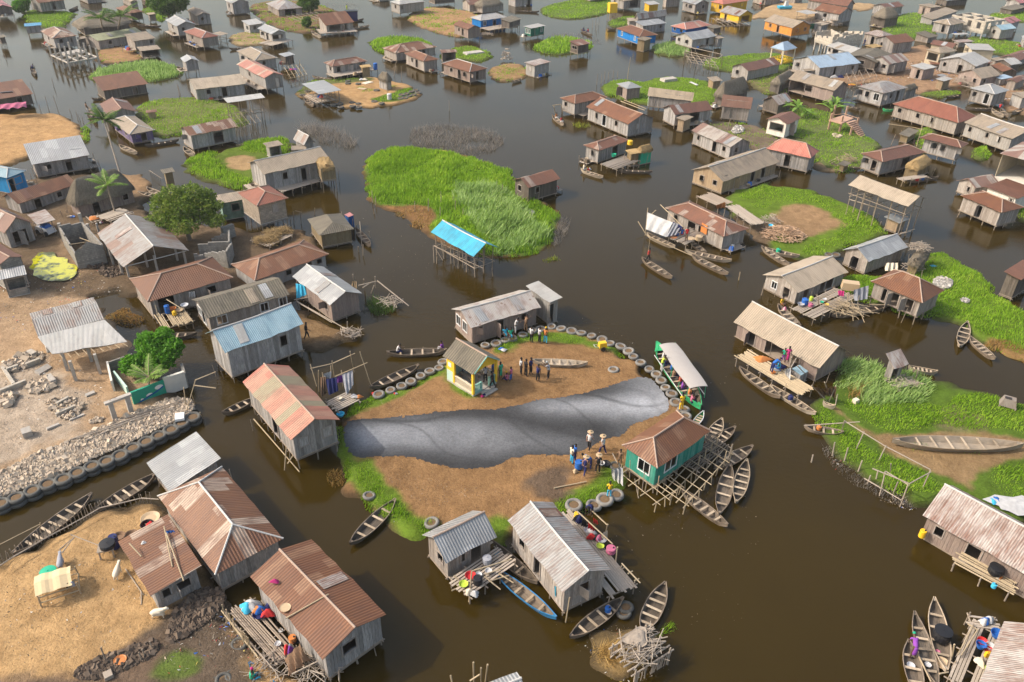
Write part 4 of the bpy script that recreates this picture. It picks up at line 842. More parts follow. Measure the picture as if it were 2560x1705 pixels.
Hs((1880,850),(1950,895),(2205,820),'thatch','oldthatch','darkwood','round thatched hut with a shaggy grey roof',100,80,rise=2.2,o=.5)
Hs((2062,600),(2175,655),(2480,590),'gable','brown','whitewood','pale hut with a dark red roof on the green point',95,85,op='aw.35',rise=1.2)
Hs((660,1335),(800,1385),(1080,1290),'hip','rusty','greywood','rusty hipped hut beside the straw roofed green tank',125,105,op='aw.5 bd.6,1.3',cap='cap')
Hs((1790,725),(1850,750),(1940,740),'shed','tan','tanwood','tiny latrine on the shore behind the round thatched hut',80,70)
Hs((640,-60),(720,-30),(870,-45),'flat','silver','greywood','grey hut on stilts at the very top above the grassy islet',60,35)
Hs((2230,-20),(2300,5),(2480,-10),'gable','tan','wood','tan hut at the top edge right of the large yellow house',40,30)
T(3,0)
Hs((-40,190),(225,258),(325,215),'gable','tan','orange','bright orange house with a beige gable roof',115,72,op='aw.2 ad.5 bw.3 bw.75',rise=1.6)
Hs((270,105),(365,132),(470,118),'flat','white','wood','small white roofed open shelter beside the orange house',90,40,walls='----')
Hs((425,88),(660,132),(755,100),'gable','rust','greywood','rust roofed grey hut, front one of the pair beyond the channel',110,78,op='aw.45',rise=1.6)
Hs((360,0),(730,58),(810,40),'gable','brown','greywood','long brown roofed hut, rear one of the pair beyond the channel',90,70,rise=1.8)
Hs((80,-60),(260,-30),(365,-40),'gable','tan','wood','tan hut at the top edge behind the school yard',70,60)
Hs((980,130),(1090,165),(1225,145),'thatch','oldthatch','darkwood','round dark thatched hut beside the narrow channel',100,85,rise=2.,o=.45)
Hs((1010,45),(1090,78),(1255,55),'gable','brown','greywood','small brown roofed hut peeping over the round dark thatch',80,60,op='bw.3')
Hs((875,305),(1060,345),(1165,325),'hip','rustwhite','wood','hut with red and white speckled roof behind the block ruin',105,85,op='ad.5')
Hs((1040,345),(1160,400),(1352,375),'gable','rust','greywood','rusty gable hut with a tree stump window at upper right',105,95,op='aw.35',rise=1.4)
Hs((535,420),(760,488),(870,452),'gable','white','whitewood','white roofed hut with striped curtains below the block ruin',90,75,op='aw.1 ag.35',rise=1.)
Hs((860,455),(880,485),(942,478),'flat','cyan','wood','tiny shelter with a turquoise sheet roof',60,40,walls='----')
Hs((165,545),(480,625),(860,580),'gable','paleblue','greywood','big house with a pale blue roof, grey plank walls',105,90,op='bd.4 bw.85 aw.2',rise=1.7,cap='capgrey')
Hs((320,640),(350,655),(540,640),'flat','tan','greywood','grey annex in front of the pale blue roof',65,60)
Hs((735,498),(1000,575),(1150,500),'gable','moss','darkwood','dark mossy roofed hut with a white railing',120,60,op='ag.5,2.',rise=1.)
Hs((1000,530),(1120,590),(1305,555),'gable','stripe','greywood','grey gable hut with a red striped roof on high stilts',120,85,op='aw.35,.8 aw.75,.8 bd.2',rise=1.3)
Hs((185,725),(610,835),(735,790),'gable','tan','pinkwood','long beige roofed hut with an open veranda left half',130,100,op='ao.2,3.4 ag.45,1.4',rise=1.6)
Hs((40,740),(120,780),(260,700),'thatch','oldthatch','darkwood','low dark thatched hut left of the long beige veranda hut',90,85,rise=1.2)
Hs((-70,925),(100,968),(235,930),'gable','stripe','darkwood','hut with a red and beige striped roof among banana plants',100,70,rise=1.4)
Hs((790,800),(1065,860),(1290,805),'hip','greyrust','greywood','grey double gable hut with a half rusty half white roof',135,110,op='aw.1,.8 aw.4 aW.78,1. bw.1 bw.4 bd.7',rise=1.1)
Hs((1145,957),(1750,1130),(1880,1062),'hip','redtile','wood','very long hut with a rusty red ribbed hipped roof',130,100,op='aw.1 aw.4 aw.62',cap='cap',rise=1.9)
Hs((1800,1125),(2250,1278),(2420,1190),'gable','tan','whitewood','long pale hut with a beige roof at the right edge',150,110,op='aw.12,.5 aw.5 aw.75',rise=1.3,cap='capgrey')
Hs((1395,1265),(1775,1360),(1945,1345),'hip','brown','greywood','brown hipped hut with open eaves on slanted stilts',150,105,op='aw.6 aw.35 bw.25 bw.6',cap='cap',o=.6)
Hs((835,1415),(1055,1490),(1455,1400),'hip','brown','greywood','wide brown hipped hut with a dark doorway and straw annex',140,110,op='ad.65 aw.25 bd.6,1.6',cap='cap')
Hs((-20,1365),(395,1455),(505,1398),'hip','salmon','greywood','grey hut with a bright salmon pink hipped roof',150,120,op='ad.5',cap='cap',rise=1.7)
Hs((-30,1100),(180,1145),(310,1085),'gable','brown','palewall','small white chapel-like shelter with arches and brown roof',130,120,op='ag.5,2.2 bg.5,1.4 bd.5',stilts=False,base=.3,name='arched_shelter',cat='shelter',group='shelters')
Hs((1475,135),(1520,180),(1750,100),'shed','tan','whitewood','pale lean-to hut joined to the unfinished concrete building',60,55,op='bw.2')
Hs((1515,200),(1680,232),(1820,205),'hip','tan','greywood','grey hipped hut on tall posts before the concrete building',130,75,op='ad.65,.7',cap='capgrey')
Hs((2060,240),(2150,275),(2290,260),'gable','bluewhite','whitewood','white gable hut with a blue striped tin roof',110,80,op='aw.5')
Hs((2080,190),(2240,215),(2330,190),'gable','pinkred','whitewood','hut with a pale violet roof behind the blue striped one',90,70)
Hs((1380,45),(1500,70),(1600,60),'flat','tan','pinkwood','brown box hut on the marsh beside the top channel',85,75,op='ad.4')
Hs((1480,-15),(1650,5),(1850,-10),'flat','silver','darkwood','dark hut with a tin roof at the top right edge',50,50)
Hs((2150,70),(2250,95),(2400,60),'flat','moss','darkwood','low dark hut by the green strip at far upper right',50,45)
Hs((2230,0),(2320,30),(2450,10),'gable','pinkred','greywood','hut with a faded red roof in the top right corner',60,50)
Hs((1365,320),(1480,350),(1570,330),'shed','moss','wood','low straw topped pen below the dark thatch',50,40)
Hs((1695,310),(1720,320),(1850,315),'flat','white','wood','white sheet shelter in front of the concrete building',70,40,walls='----')
Hs((1450,455),(1590,490),(1745,465),'hip','tan','cream','cream pavilion with a beige hipped roof and open arches',130,120,op='ag.5,2.2 bg.5',stilts=False,base=.25)
Hs((1490,405),(1700,440),(1800,425),'gable','brown','cream','red roofed house behind the cream pavilion',60,60,stilts=False,base=.25)
Hs((1805,395),(1870,455),(2060,440),'flat','white','cream','cream building with a cracked flat white roof',90,85,stilts=False,base=.25,op='aw.5')
Hs((1575,545),(1915,612),(2050,560),'gable','white','greywood','long grey hut with a broad pale grey roof at far right',110,90,op='aw.15 ad.6',rise=1.5)
Hs((1290,610),(1440,640),(1560,615),'flat','white','pinkwood','square pinkish hut with a flat white roof',110,95,op='ad.6')
Hs((1740,665),(1970,725),(2150,690),'gable','tan','pinkwood','wide gable house with a sand coloured roof at far right',90,80,op='aw.75 aw.3 bw.2',rise=1.5)
Hs((1860,810),(2085,868),(2222,832),'hip','silver','greywood','hut with a silver hipped roof and an orange door',130,100,op='aw.2,.5 aD.75',cap='capgrey')
Hs((1510,740),(1620,748),(1700,722),'flat','white','tanwood','grey latrine with a flat tin roof over yellow boards',90,80)
Hs((2100,700),(2150,730),(2258,710),'flat','paleblue','greywood','small annex with a pale blue sheet roof at far right',70,60)
Hs((2050,600),(2160,660),(2280,650),'gable','rust','darkwood','rust roofed hut behind the sand coloured gable',60,50)
Hs((2080,560),(2240,600),(2340,580),'gable','white','darkwood','pale roofed hut at the right edge in the crowded quarter',90,70)
Hs((2140,520),(2300,560),(2480,500),'gable','brown','greywood','dark red roof at the right edge above the crowded quarter',60,50)
Hs((1700,375),(1760,392),(1900,380),'flat','rustwhite','wood','flat rusty red sheet roof behind the cream pavilion',45,40)
Hs((2330,850),(2345,900),(2600,880),'flat','tan','whitewood','white walled hut cut off by the right edge',110,100)
T(0,1)
Hs((85,225),(165,310),(715,125),'gable','rust','greywood','long low rust roofed hut with a white gable edge at left',115,100,op='bd.3 bw.7',rise=1.2)
Hs((590,255),(690,330),(1265,170),'thatch','oldthatch','pinkwood','big oval thatched house with pinkish plank walls behind a palm',130,115,op='bd.3 bw.85',rise=2.6,o=.5)
Hs((-210,440),(40,578),(335,498),'gable','brown','greywood','grey plank hut with a steep brown gable roof at left',165,135,op='bd.35 bd.6',cap='cap',rise=1.7)
Hs((250,405),(340,503),(520,470),'flat','rustwhite','darkwood','grey sheet awning on poles beside the brown gable hut',140,60,walls='----')
Hs((-330,680),(-10,870),(275,830),'gable','brown','greyblock','block house with blue trimmed brown gable at the left edge',240,230,cap='cap',base=.4,stilts=False,o=.15,name='house')
Hs((-60,950),(-10,1008),(245,955),'shed','silver','greyblock','block stall with a tin porch roof attached at the left edge',170,160,op='bg.6',base=.4,stilts=False)
Hs((615,610),(800,910),(1000,830),'none','rust','greyblock','roofless grey block house with stepped walls',10,None,base=.4,stilts=False,o=.02,e=2.4,f=.42,name='roofless_house')if 0 else None
Hs((890,580),(1132,892),(1730,728),'gable','greyrust','wood','large open shelter with a silver grey roof on concrete posts',150,60,walls='----',cap='capgrey',stilts=False,base=.4,pk=695,op='',rd='a')
Hs((1145,1010),(1357,1210),(2145,985),'hip','rust','wood','long brown hipped house with a cluttered veranda',165,140,op='bo.18,1.6 bd.5 bw.75,1.',cap='cap')
Hs((2155,855),(2345,1015),(3025,770),'hip','rust','whitewood','long brown hipped house with white trimmed windows',130,100,op='bw.45 bw.75 bw.9',cap='cap')
Hs((1715,1200),(1900,1365),(2665,1140),'gable','moss','wood','long mossy grey roofed house beside the blue striped roof',150,115,op='bW.15,.9 bW.7 bW.95 aD.55 aW.25',rise=1.1)
Hs((1870,1505),(2072,1680),(2795,1415),'gable','bluewhite','greywood','grey house with a pale blue striped corrugated roof',280,215,op='bw.75',rise=1.6,cap='capgrey')
Hs((248,1318),(350,1530),(958,1370),'gable','greyrust','palewall','pale tin roof of the white stone house on the sand',150,140,rise=.7,base=.4,stilts=False)
Hs((2185,205),(2361,330),(2655,255),'hip','redtile','block','square block tower house with a red tiled hipped roof on pillars',235,165,op='bs.6',cap='cap',base=.35,stilts=True)
Hs((1895,250),(2015,305),(2250,265),'flat','tan','tealplaster','teal painted block house with a flat roof behind the tree',150,150,op='bw.65,.9',stilts=False,base=.35,name='house')
Hs((1325,350),(1370,400),(1600,400),'flat','tan','cream','low flat roofed shed hidden behind the big tree',60,60,stilts=False,base=.35,name='house')
Hs((1480,0),(1500,30),(1610,10),'flat','oldthatch' if 0 else 'moss','thatchwall','tall thatch walled latrine on stilts above two canoes',190,140)
T(1,1)
Hs((470,450),(582,600),(900,535),'hip','moss','thatchwall','lone hut with a patched tan roof and woven walls by a moored canoe',130,100,ridge=1.2)
Hs((328,980),(680,1240),(985,1135),'gable','silver','pinkwood','pinkish plank hut with a silver grey gable roof',175,135,op='aw.85 ao.12,2.',cap='capgrey',pk=1115)
Hs((1605,570),(2002,790),(2222,705),'gable','cyan','wood','open pole frame with a bright turquoise blue roof',195,100,walls='----',cap='capgrey',pk=670,name='open_shelter')
Hs((1775,1280),(1975,1447),(2620,1258),'gable','spotted','pinkwood','long tan house with a rust spotted white roof above the islet',165,135,op='bw.12 bd.42 bw.8 aW.2 aW.6',cap='capgrey',pk=1285)
T(2,1)
Hs((125,1062),(345,1218),(482,1190),'flat','white','whitewood','narrow pale annex joined to the rust spotted house',200,190,op='bd.2,.8',rd='a')
Hs((28,80),(152,160),(445,75),'gable','rusty','darkwood','small dark hut with orange rust roof at the reed islet corner',150,120,op='aw.35 bw.3',rise=1.0)
Hs((1690,-20),(1945,105),(2465,-79),'gable','tan','tanwood','long honey coloured plank house with a broad beige roof',120,100,op='aw.3 aw.75 bd.25 bd.55 bd.75',rise=1.6,cap='capgrey')
Hs((1410,345),(1950,610),(2235,560),'hip','rusty','wood','large ragged house with a patchwork rust roof and cluttered deck',135,110,op='ad.45,1.2 aw.15 ad.62',cap='cap')
Hs((2300,962),(2630,1125),(3095,935),'gable','beige','wood','grey house with a beige ribbed roof beside the cluttered deck',110,95,op='aW.3,.6 ad.7 bd.2 bd.55 bD.7,1.3',pk=970,cap='capgrey')
Hs((2040,1395),(2825,1825),(3100,1668),'gable','beige','pinkwood','long house with a wide beige ribbed roof and busy balcony',115,105,op='ad.2 ao.5,2. ad.75',pk=1617,cap='capgrey')
T(3,1)
Hs((685,730),(925,840),(1290,705),'gable','silver','wood','grey plank house with a silver roof patched with rust',120,100,op='ad.5',pk=712,cap='capgrey')
Hs((945,1022),(1420,1222),(1620,1102),'hip','rust','wood','plank hut with a rust brown hipped roof on slanting stilts',200,115,op='ad.25,.5 ad.5,.8 ad.8,.8',cap='cap',rise=1.6)
Hs((740,132),(1290,332),(1465,260),'gable','beige','wood','tall open pole shelter with a pale beige roof over the channel',300,60,walls='----',pk=235)
Hs((1770,232),(2150,390),(2345,335),'hip','rust','wood','brown hipped hut with lattice walls on long stilts',165,115,op='ad.5,.6',cap='cap')
Hs((1720,95),(1910,165),(2135,120),'gable','stripe','wood','hut with a red striped roof behind the lattice walled hut',110,80,op='aw.6',rise=1.)
Hs((1085,425),(1210,487),(1305,445),'flat','silver','tanwood','small yellow plank latrine with a silver sheet roof',100,78)
Hs((2010,150),(2300,260),(2500,180),'flat','brown','palewall','cream walled building cut off by the right edge',130,120,base=.3,stilts=False,op='aw.85,.5',name='house')
T(1,2)
Hs((-126,380),(322,912),(785,735),'gable','bayred','greywood','grey plank house with a red and cream striped corrugated roof',270,170,op='bs.22,.7 bs.78,.7 ad.6,.9',pk=720,cap='cap',rd='a')
T(2,2)
Hs((975,985),(1337,1175),(1835,830),'hip','rust','green','turquoise green plank house with a brown hipped roof',235,150,op='aW.62,1. bW.3,1.3',cap='cap',rise=1.3)
T(3,2)
Hs((1045,200),(1165,262),(1300,215),'shed','rustwhite','greywood','small broken grey shed among the reeds',150,130,op='bo.3,.8',rise=.9)
T(0,3)
Hs((1345,-445),(1560,-178),(2030,-432),'shed','silver','greywood','small grey shed with a shiny ribbed tin roof by the rust roof',110,85,rise=.8)
Hs((1449,-138),(1978,588),(2590,230),'hip','patch','greywood','large house with a patchwork brown and silver roof',175,120,cap='capgrey',rise=1.6,rd='a',op='')
Hs((1090,275),(1380,780),(1890,575),'shed','patch','greywood','low lean-to with streaky rust roof weighed down by poles',130,120,op='bw.25,.6 bw.65,.8',rise=.35,rd='a',base=.4,stilts=False)
T(1,3)
Hs((-60,600),(620,1360),(1225,962),'gable','rust','greywood','biggest house in front with a plain brown ribbed roof',230,165,op='bw.4,.9',pk=1070,cap='cap',rd='a')
Hs((1510,226),(1745,475),(2215,230),'gable','silver','wood','small grey hut with a shiny ribbed gable roof at bottom centre',165,128,op='aw.65,.6 bd.65 bw.35,.3',pk=240,cap='cap')
Hs((2310,85),(2828,745),(3285,555),'gable','greyrust','wood','long grey house with a rust streaked silver roof at bottom centre',225,165,op='bw.5,.8 ad.5,.7 aw.2',pk=550,cap='capgrey',rd='a')
T(1,3)
Hs((2080,1600),(2200,1750),(2480,1640),'gable','silver','wood','tin roofed hut cut off by the bottom edge',120,90,cap='capgrey')
T(3,3)
Hs((1420,40),(2560,690),(2900,400),'gable','rustwhite','pinkwood','long stilt house with a half rusty half silver roof at right',150,140,op='aw.13,.55 ad.45,.9',rise=1.9,cap='capgrey',rd='a')
Hs((2180,1010),(1950,1568),(2700,1900),'gable','rustwhite','wood','house with a rust patched cream roof in the bottom right corner',200,150,rise=1.6,rd='a',o=.4)
T(3,0)
Hs((1262,800),(1285,832),(1390,805),'thatch','oldthatch','greywood','thatched annex at the right end of the grey double gable hut',85,75,rise=.7)
Hs((2085,535),(2110,560),(2195,545),'flat','tan','wood','small brown shed between the pale roofs at far right',55,50)
Hs((2265,705),(2290,760),(2390,715),'gable','rusty','wood','small rusty hut at the right edge behind the silver hipped hut',85,70)
Hs((945,412),(965,440),(1060,425),'flat','straw','thatchwall','straw coloured stall in front of the rusty gable hut',75,60,op='bo.5,1.4')
Hs((1950,560),(1985,590),(2070,575),'flat','patch','darkwood','dark shed behind the broad pale grey roof',50,45)
Hs((1560,690),(1590,705),(1650,695),'flat','silver','pinkwood','tiny pinkish latrine by the green patch at far right',45,40)
Hs((560,170),(590,190),(650,180),'flat','tan','wood','tiny shed under the front rust roofed hut beyond the channel',50,40)
Hs((2330,330),(2350,370),(2450,350),'gable','silver','greywood','grey roofed hut at the right edge below the violet roof',80,65)
Hs((1480,560),(1500,590),(1570,575),'flat','rusty','wood','rust topped shed beside the long broad pale roof',50,45)
T(2,0)
Hs((1052,165),(1070,195),(1145,180),'flat','tan','wood','tan box shed left of the red and beige striped roof',50,45,stilts=False,base=.3)
Hs((1838,235),(1860,262),(1942,245),'flat','moss','darkwood','dark plank shed right of the dark blue hut',80,60)
Hs((1884,340),(1900,356),(1956,345),'flat','tan','greywood','narrow grey latrine at the end of the pale balcony hut',90,70)
Hs((2250,-30),(2330,0),(2420,-15),'gable','rusty','wood','rusty hut at the top edge behind the school yard wall',50,40)
T(1,0)
Hs((950,600),(968,625),(1055,610),'flat','straw','thatchwall','woven reed pen on the porch of the rusty hipped plank hut',90,85,base=0.)
Hs((2310,165),(2335,190),(2410,175),'flat','tan','wood','brown shack right of the bright blue house',100,60)
T(0,0)
Hs((-40,330),(-10,350),(60,340),'flat','moss','darkwood','low dark hut at the far left edge below the top corner',90,50)
def hullmat(name,c,c2):
    b=NB(name,.75,0,.25);t=b.n('TexCoord');mp=b.n('Mapping');mp.inputs['Scale'].default_value=(1.2,9.,9.);b.l(t.outputs['Object'],mp.inputs[0])
    g=b.noise(mp.outputs[0],1.5,4,.6);f=b.noise(t.outputs['Object'],1.1,3);b.bump(g,.4,.02)
    c_=b.mix(1.,b.mix(b.ramp(g,.35,.7),c,c2),b.mix(b.rnd(),(.6,.58,.55),(1.,1.,1.)),'MULTIPLY');MAT[name]=b.col(b.mix(b.ramp(f,.5,.75),c_,mul(c,.55)))
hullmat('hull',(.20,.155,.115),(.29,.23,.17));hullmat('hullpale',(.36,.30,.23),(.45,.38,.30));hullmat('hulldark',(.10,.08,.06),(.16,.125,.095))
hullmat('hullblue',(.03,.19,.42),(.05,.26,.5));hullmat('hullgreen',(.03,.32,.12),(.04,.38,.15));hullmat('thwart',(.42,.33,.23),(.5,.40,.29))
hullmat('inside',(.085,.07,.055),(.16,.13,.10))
def canoe(p,q,label,W=1.0,z=0.,m='hull',inner='inside',n=4,cargo=None,tilt=0.,name='canoe',cat='canoe',group='wooden canoes',rim=None,deep=.36):
    a,b_=G(p,z+.4),G(q,z+.4);L=(b_-a).length;d=b_-a;ang=math.atan2(d.y,d.x);c=(a+b_)/2
    W=min(W,L*.28);rq=random.Random(int(L*977))
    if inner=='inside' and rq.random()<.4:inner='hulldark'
    W*=rq.uniform(.92,1.08);n=max(1,n+rq.choice((0,0,1)))
    t=empty(name,(c.x,c.y,z),ang,label,cat,group);t.rotation_euler[0]=tilt
    N=16;m_=MB();mi=MB();mr=MB();prev=None
    for i in range(N+1):
        s=-1+2*i/N;w_=max(W/2*(1-abs(s)**2.6),.045);zz=deep+.2*abs(s)**3.2;bt=-.06+.36*abs(s)**5;bw=max(w_*.62,.03);x=s*L/2;k=.045
        sec=[(x,-w_,zz),(x,-bw,bt),(x,bw,bt),(x,w_,zz)]
        bi=max(.06,bt+.06);wi=max(w_-k,.005);bwi=max(bw-k*.5,.004)
        sin_=[(x,-wi,zz-.003),(x,-bwi,bi),(x,bwi,bi),(x,wi,zz-.003)]
        if prev:
            ps,pi_=prev
            for j in range(3):m_.face([ps[j],ps[j+1],sec[j+1],sec[j]][::-1]);mi.face([pi_[j],pi_[j+1],sin_[j+1],sin_[j]])
            for j in(0,3):mr.face([ps[j],sec[j],sin_[j],pi_[j]])
            for sg in(-1,1):
                A=ps[0 if sg<0 else 3];B=sec[0 if sg<0 else 3];mr.bar(A,B,.028,n=4,cap=False)
        prev=(sec,sin_)
    m_.v+=mi.v;off=len(m_.v)-len(mi.v);m_.f+=[tuple(k+off for k in f)for f in mi.f];m_.uv+=mi.uv;m_.r+=mi.r;m_.m+=[1]*len(mi.f)
    for s in(-1,1):m_.box((s*L*.472,0,deep+.12),(L*.05,.12,.04),0,0,0)
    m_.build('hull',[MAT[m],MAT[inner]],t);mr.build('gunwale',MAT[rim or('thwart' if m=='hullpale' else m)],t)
    for i in range(n):
        s=-.72+1.44*(i+.5)/n;w_=W*(1-abs(s)**2.6);tm=MB();tm.box((s*L/2,0,deep-.05),(.16,w_-.03,.035),random.Random(i+L).uniform(-.05,.05));tm.build('thwart',MAT['thwart'],t)
    t['L']=L
    return t
def ty():
    m=MB();pr=[]
    for k in range(13):
        a=2*math.pi*k/12;pr.append((.40+.13*math.cos(a)*1.0,.12*math.sin(a)*1.15+.13))
    m.lathe(pr,22);return m.mesh('tyre',MAT['tyre'],smooth=True,merge=True)
b=NB('tyre',.8,0,.2);t_=b.n('TexCoord');n_=b.noise(t_.outputs['Object'],5.,3);MAT['tyre']=b.col(b.mix(b.math('ADD',b.math('MULTIPLY',n_,.7),b.math('MULTIPLY',b.rnd(),.3)),(.085,.08,.075),(.25,.235,.21)))
b=NB('tyredark',.75,0,.3);t_=b.n('TexCoord');n_=b.noise(t_.outputs['Object'],5.,3);MAT['tyredark']=b.col(b.mix(n_,(.035,.034,.032),(.12,.115,.10)))
TY=ty();rt=random.Random(3)
fm_=MB();fm_.lathe([(.36,.17),(.2,.2),(0,.19)],14);FILL=fm_.mesh('soil_fill',MAT['soilfill']if 'soilfill' in MAT else plain('soilfill',(.15,.095,.05),.95))
def tyres(pts,label,group,z=.36,s=1.,stack=1,mat=None,tilt=.12):
    for p in pts:
        g=G(p,z+.1 if stack==1 else z+.28*s*stack)
        for k in range(stack):
            o=link('tyre',TY,None,(g.x,g.y,z-.03+k*.28*s),rt.uniform(0,6));sc=s*(rt.uniform(.86,1.08)if stack==1 else rt.uniform(.97,1.05));o.scale=(sc*.98,sc*.98,s)
            o.rotation_euler[0]=rt.uniform(-tilt,tilt);o.rotation_euler[1]=rt.uniform(-tilt,tilt);o.location.z+=rt.uniform(-.1,.04)if stack==1 else 0
            if mat:o.material_slots[0].link='OBJECT';o.material_slots[0].material=MAT[mat]
            tag(o,label,'tyre',group)
            if k==stack-1:q=link('soil_fill',FILL,o)
def leafcloud(lobes,n,size,rs,flat=.8):
    V=[]
    w=np.array([l[3]*l[4]for l in lobes]);w=w/w.sum();idx=rs.choice(len(lobes),n,p=w);Lb=np.array(lobes)[idx]
    d=rs.normal(size=(n,3));d/=np.linalg.norm(d,axis=1)[:,None];r=rs.rand(n)**.28
    r*=1+.18*np.sin(d[:,0]*7+idx)*np.sin(d[:,1]*6+d[:,2]*5)
    c=Lb[:,:3]+d*r[:,None]*np.c_[Lb[:,3],Lb[:,3],Lb[:,4]]
    u=rs.normal(size=(n,3));u[:,2]*=.6;u/=np.linalg.norm(u,axis=1)[:,None];v=np.cross(u,rs.normal(size=(n,3)));v/=np.linalg.norm(v,axis=1)[:,None]+1e-9
    s=size*(.6+.8*rs.rand(n))[:,None]
    return c-u*s*.5,c+u*s*.5+v*s*.15,c+v*s*.75
def tree(name,base,lobes,label,trunk=.22,n=9000,size=.28,mat='leaf',group='trees',z=.4,cat='tree',stems=6):
    g=G(base,z);t=empty(name,g,0,label,cat,group);rs=np.random.RandomState(int(g.x*7)%999+1)
    A,B,C=leafcloud(lobes,n,size,rs);link('crown',tri_mesh('crown',A,B,C,rs.rand(n),mat),t)
    m=MB();top=np.array([l[:3]for l in lobes]).mean(0)
    m.tube([(0,0,-.3),(top[0]*.15,top[1]*.1,top[2]*.35),(top[0]*.3,top[1]*.3,top[2]*.6)],trunk,trunk*.6,8);st=Vector((top[0]*.3,top[1]*.3,top[2]*.6))
    for l in lobes[:stems+6]:e=Vector(l[:3]);m.tube([st,(st+e)/2+Vector((0,0,-.2)),e],trunk*.45,.03,6)
    m.build('trunk',MAT['pole'],t);return t
def palm(base,top,label,nf=13,fl=2.6,z=.3,mat='banana',r=.14,name='palm_tree',droop=.9,group='palm trees',seed=1,cat='palm tree'):
    """base: pixel at ground; top: (pixel, height)"""
    a=G(base,z);b_=G(top[0],top[1]);t=empty(name,a,0,label,cat,group);e=b_-a;rg=random.Random(seed)
    m=MB();m.tube([(0,0,-.4),e*.3+Vector((0,0,-.05)),e*.65,e],r,r*.6,8);m.build('trunk',MAT['drift'],t)
    for i in range(nf):
        az=2*math.pi*i/nf+rg.uniform(-.3,.3);el=rg.uniform(.1,1.1);L=fl*rg.uniform(.75,1.1);pts=[]
        for k in range(8):
            s=k/7;rr=L*s*math.cos(el*(1-s*.6));zz=L*s*math.sin(el)-droop*L*.42*s*s*(1.3-.5*el);pts.append(Vector((rr*math.cos(az),rr*math.sin(az),zz)))
        A=[];B=[];C=[];sd_=Vector((-math.sin(az),math.cos(az),0))
        for k in range(34):
            s=.08+.9*k/34;j=min(6,int(s*7));u=s*7-j;p=pts[j]*(1-u)+pts[min(7,j+1)]*u;d=(pts[min(7,j+1)]-pts[j]).normalized()
            ll=fl*.26*math.sin(math.pi*min(1,s*.85+.12))**.7
            for sg in(-1,1):q=p+sd_*sg*ll*.8+d*ll*.55+Vector((0,0,-ll*rg.uniform(.1,.5)));w_=d*.05*fl/2.6;A.append(p-w_);B.append(p+w_*1.4);C.append(q)
        fm=tri_mesh('frond',np.array(A),np.array(B),np.array(C),np.random.RandomState(i).rand(len(A)),mat);o=link('frond',fm,t);o.location=e
        mm=MB();mm.tube(pts,.03,.008,4);mr_=mm.build('midrib',MAT['bamboo'],o)
    return t
def banana(base,label,nl=8,L=2.2,z=.3,seed=1,h=1.0):
    a=G(base,z);t=empty('banana_plant',a,0,label,'banana plant','banana plants');rg=random.Random(seed)
    m=MB();m.tube([(0,0,-.2),(0,0,h)],.14,.08,8);m.build('stem',MAT['sage_stem'],t)
    for i in range(nl):
        az=6.283*i/nl+rg.uniform(-.4,.4);el=rg.uniform(.5,1.35);l=L*rg.uniform(.75,1.15);mm=MB();prev=None;sd_=Vector((-math.sin(az),math.cos(az),0))
        for k in range(9):
            s=k/8;rr=l*s*math.cos(el)*(1+.3*s);zz=h+l*s*math.sin(el)-l*.5*s**2.4;p=Vector((rr*math.cos(az),rr*math.sin(az),zz));w_=.3*math.sin(math.pi*min(1,s*.9+.08))**.8*(.04 if s<.1 else 1)
            cur=(p-sd_*w_+Vector((0,0,-.06)),p,p+sd_*w_+Vector((0,0,-.06)))
            if prev:
                for j in(0,1):mm.face([prev[j],prev[j+1],cur[j+1],cur[j]],None,rg.random())
            prev=cur
        mm.build('leaf',MAT['banana'],t)
    return t
plain('sage_stem',(.2,.25,.07),.6)
def deck(p1,p2,p3,z,label,mat='plank',gap=.03,w=.14,name='jetty',cat='jetty',posts=True,rails=0,r=.05,miss=.06,group='timber decks',round_=False,base=-.5):
    b_,U,V=rect(p1,p2,p3,z);Lv,Wv=(U,V)if U.length>V.length else(V,U);ex=Lv.normalized();ang=math.atan2(ex.y,ex.x);ey=Vector((-ex.y,ex.x,0));s=1 if Wv.dot(ey)>0 else-1
    if round_:w=.1
    L,W=Lv.length,Wv.length;c=b_+(U+V)/2;t=empty(name,(c.x,c.y,0),ang,label,cat,group);rg=random.Random(int(abs(c.x)*31+c.y*7));m=MB();n=max(2,int(W/(w+gap)))
    for i in range(n):
        y=-W/2+W*(i+.5)/n
        if rg.random()<miss:continue
        a,e_=-L/2+rg.uniform(-.25,.2),L/2+rg.uniform(-.25,.25)
        if round_:m.bar((a,y,z+rg.uniform(-.01,.02)),(e_,y+rg.uniform(-.08,.08),z+rg.uniform(-.01,.02)),w*.52,n=6,r=rg.random())
        else:m.box(((a+e_)/2,y,z+rg.uniform(-.012,.012)),(e_-a,w,.04),rg.uniform(-.006,.006),rg.random())
    m.build('deck_boards',MAT[mat],t)
    nx=max(2,int(L/1.3)+1);bm_=MB()
    for i in range(nx):
        x=-L/2+.1+(L-.2)*i/(nx-1);bm_.bar((x,-W/2-.2,z-.08),(x,W/2+.2,z-.08),.045,n=5,r=rg.random())
        if posts:
            for y in(-W/2+.05,W/2-.05):post('post',(x+rg.uniform(-.1,.1),y+rg.uniform(-.1,.1),base),(x,y,z+(rg.uniform(.0,.3)if not rails else rails)),r*rg.uniform(.8,1.2),t)
    bm_.build('cross_beams',MAT['pole'],t)
    if rails:
        rm=MB()
        for y in(-W/2+.05,W/2-.05):rm.bar((-L/2,y,z+rails*.9),(L/2,y,z+rails*.95),.03,n=5)
        rm.build('rail',MAT['bamboo'],t)
    return t
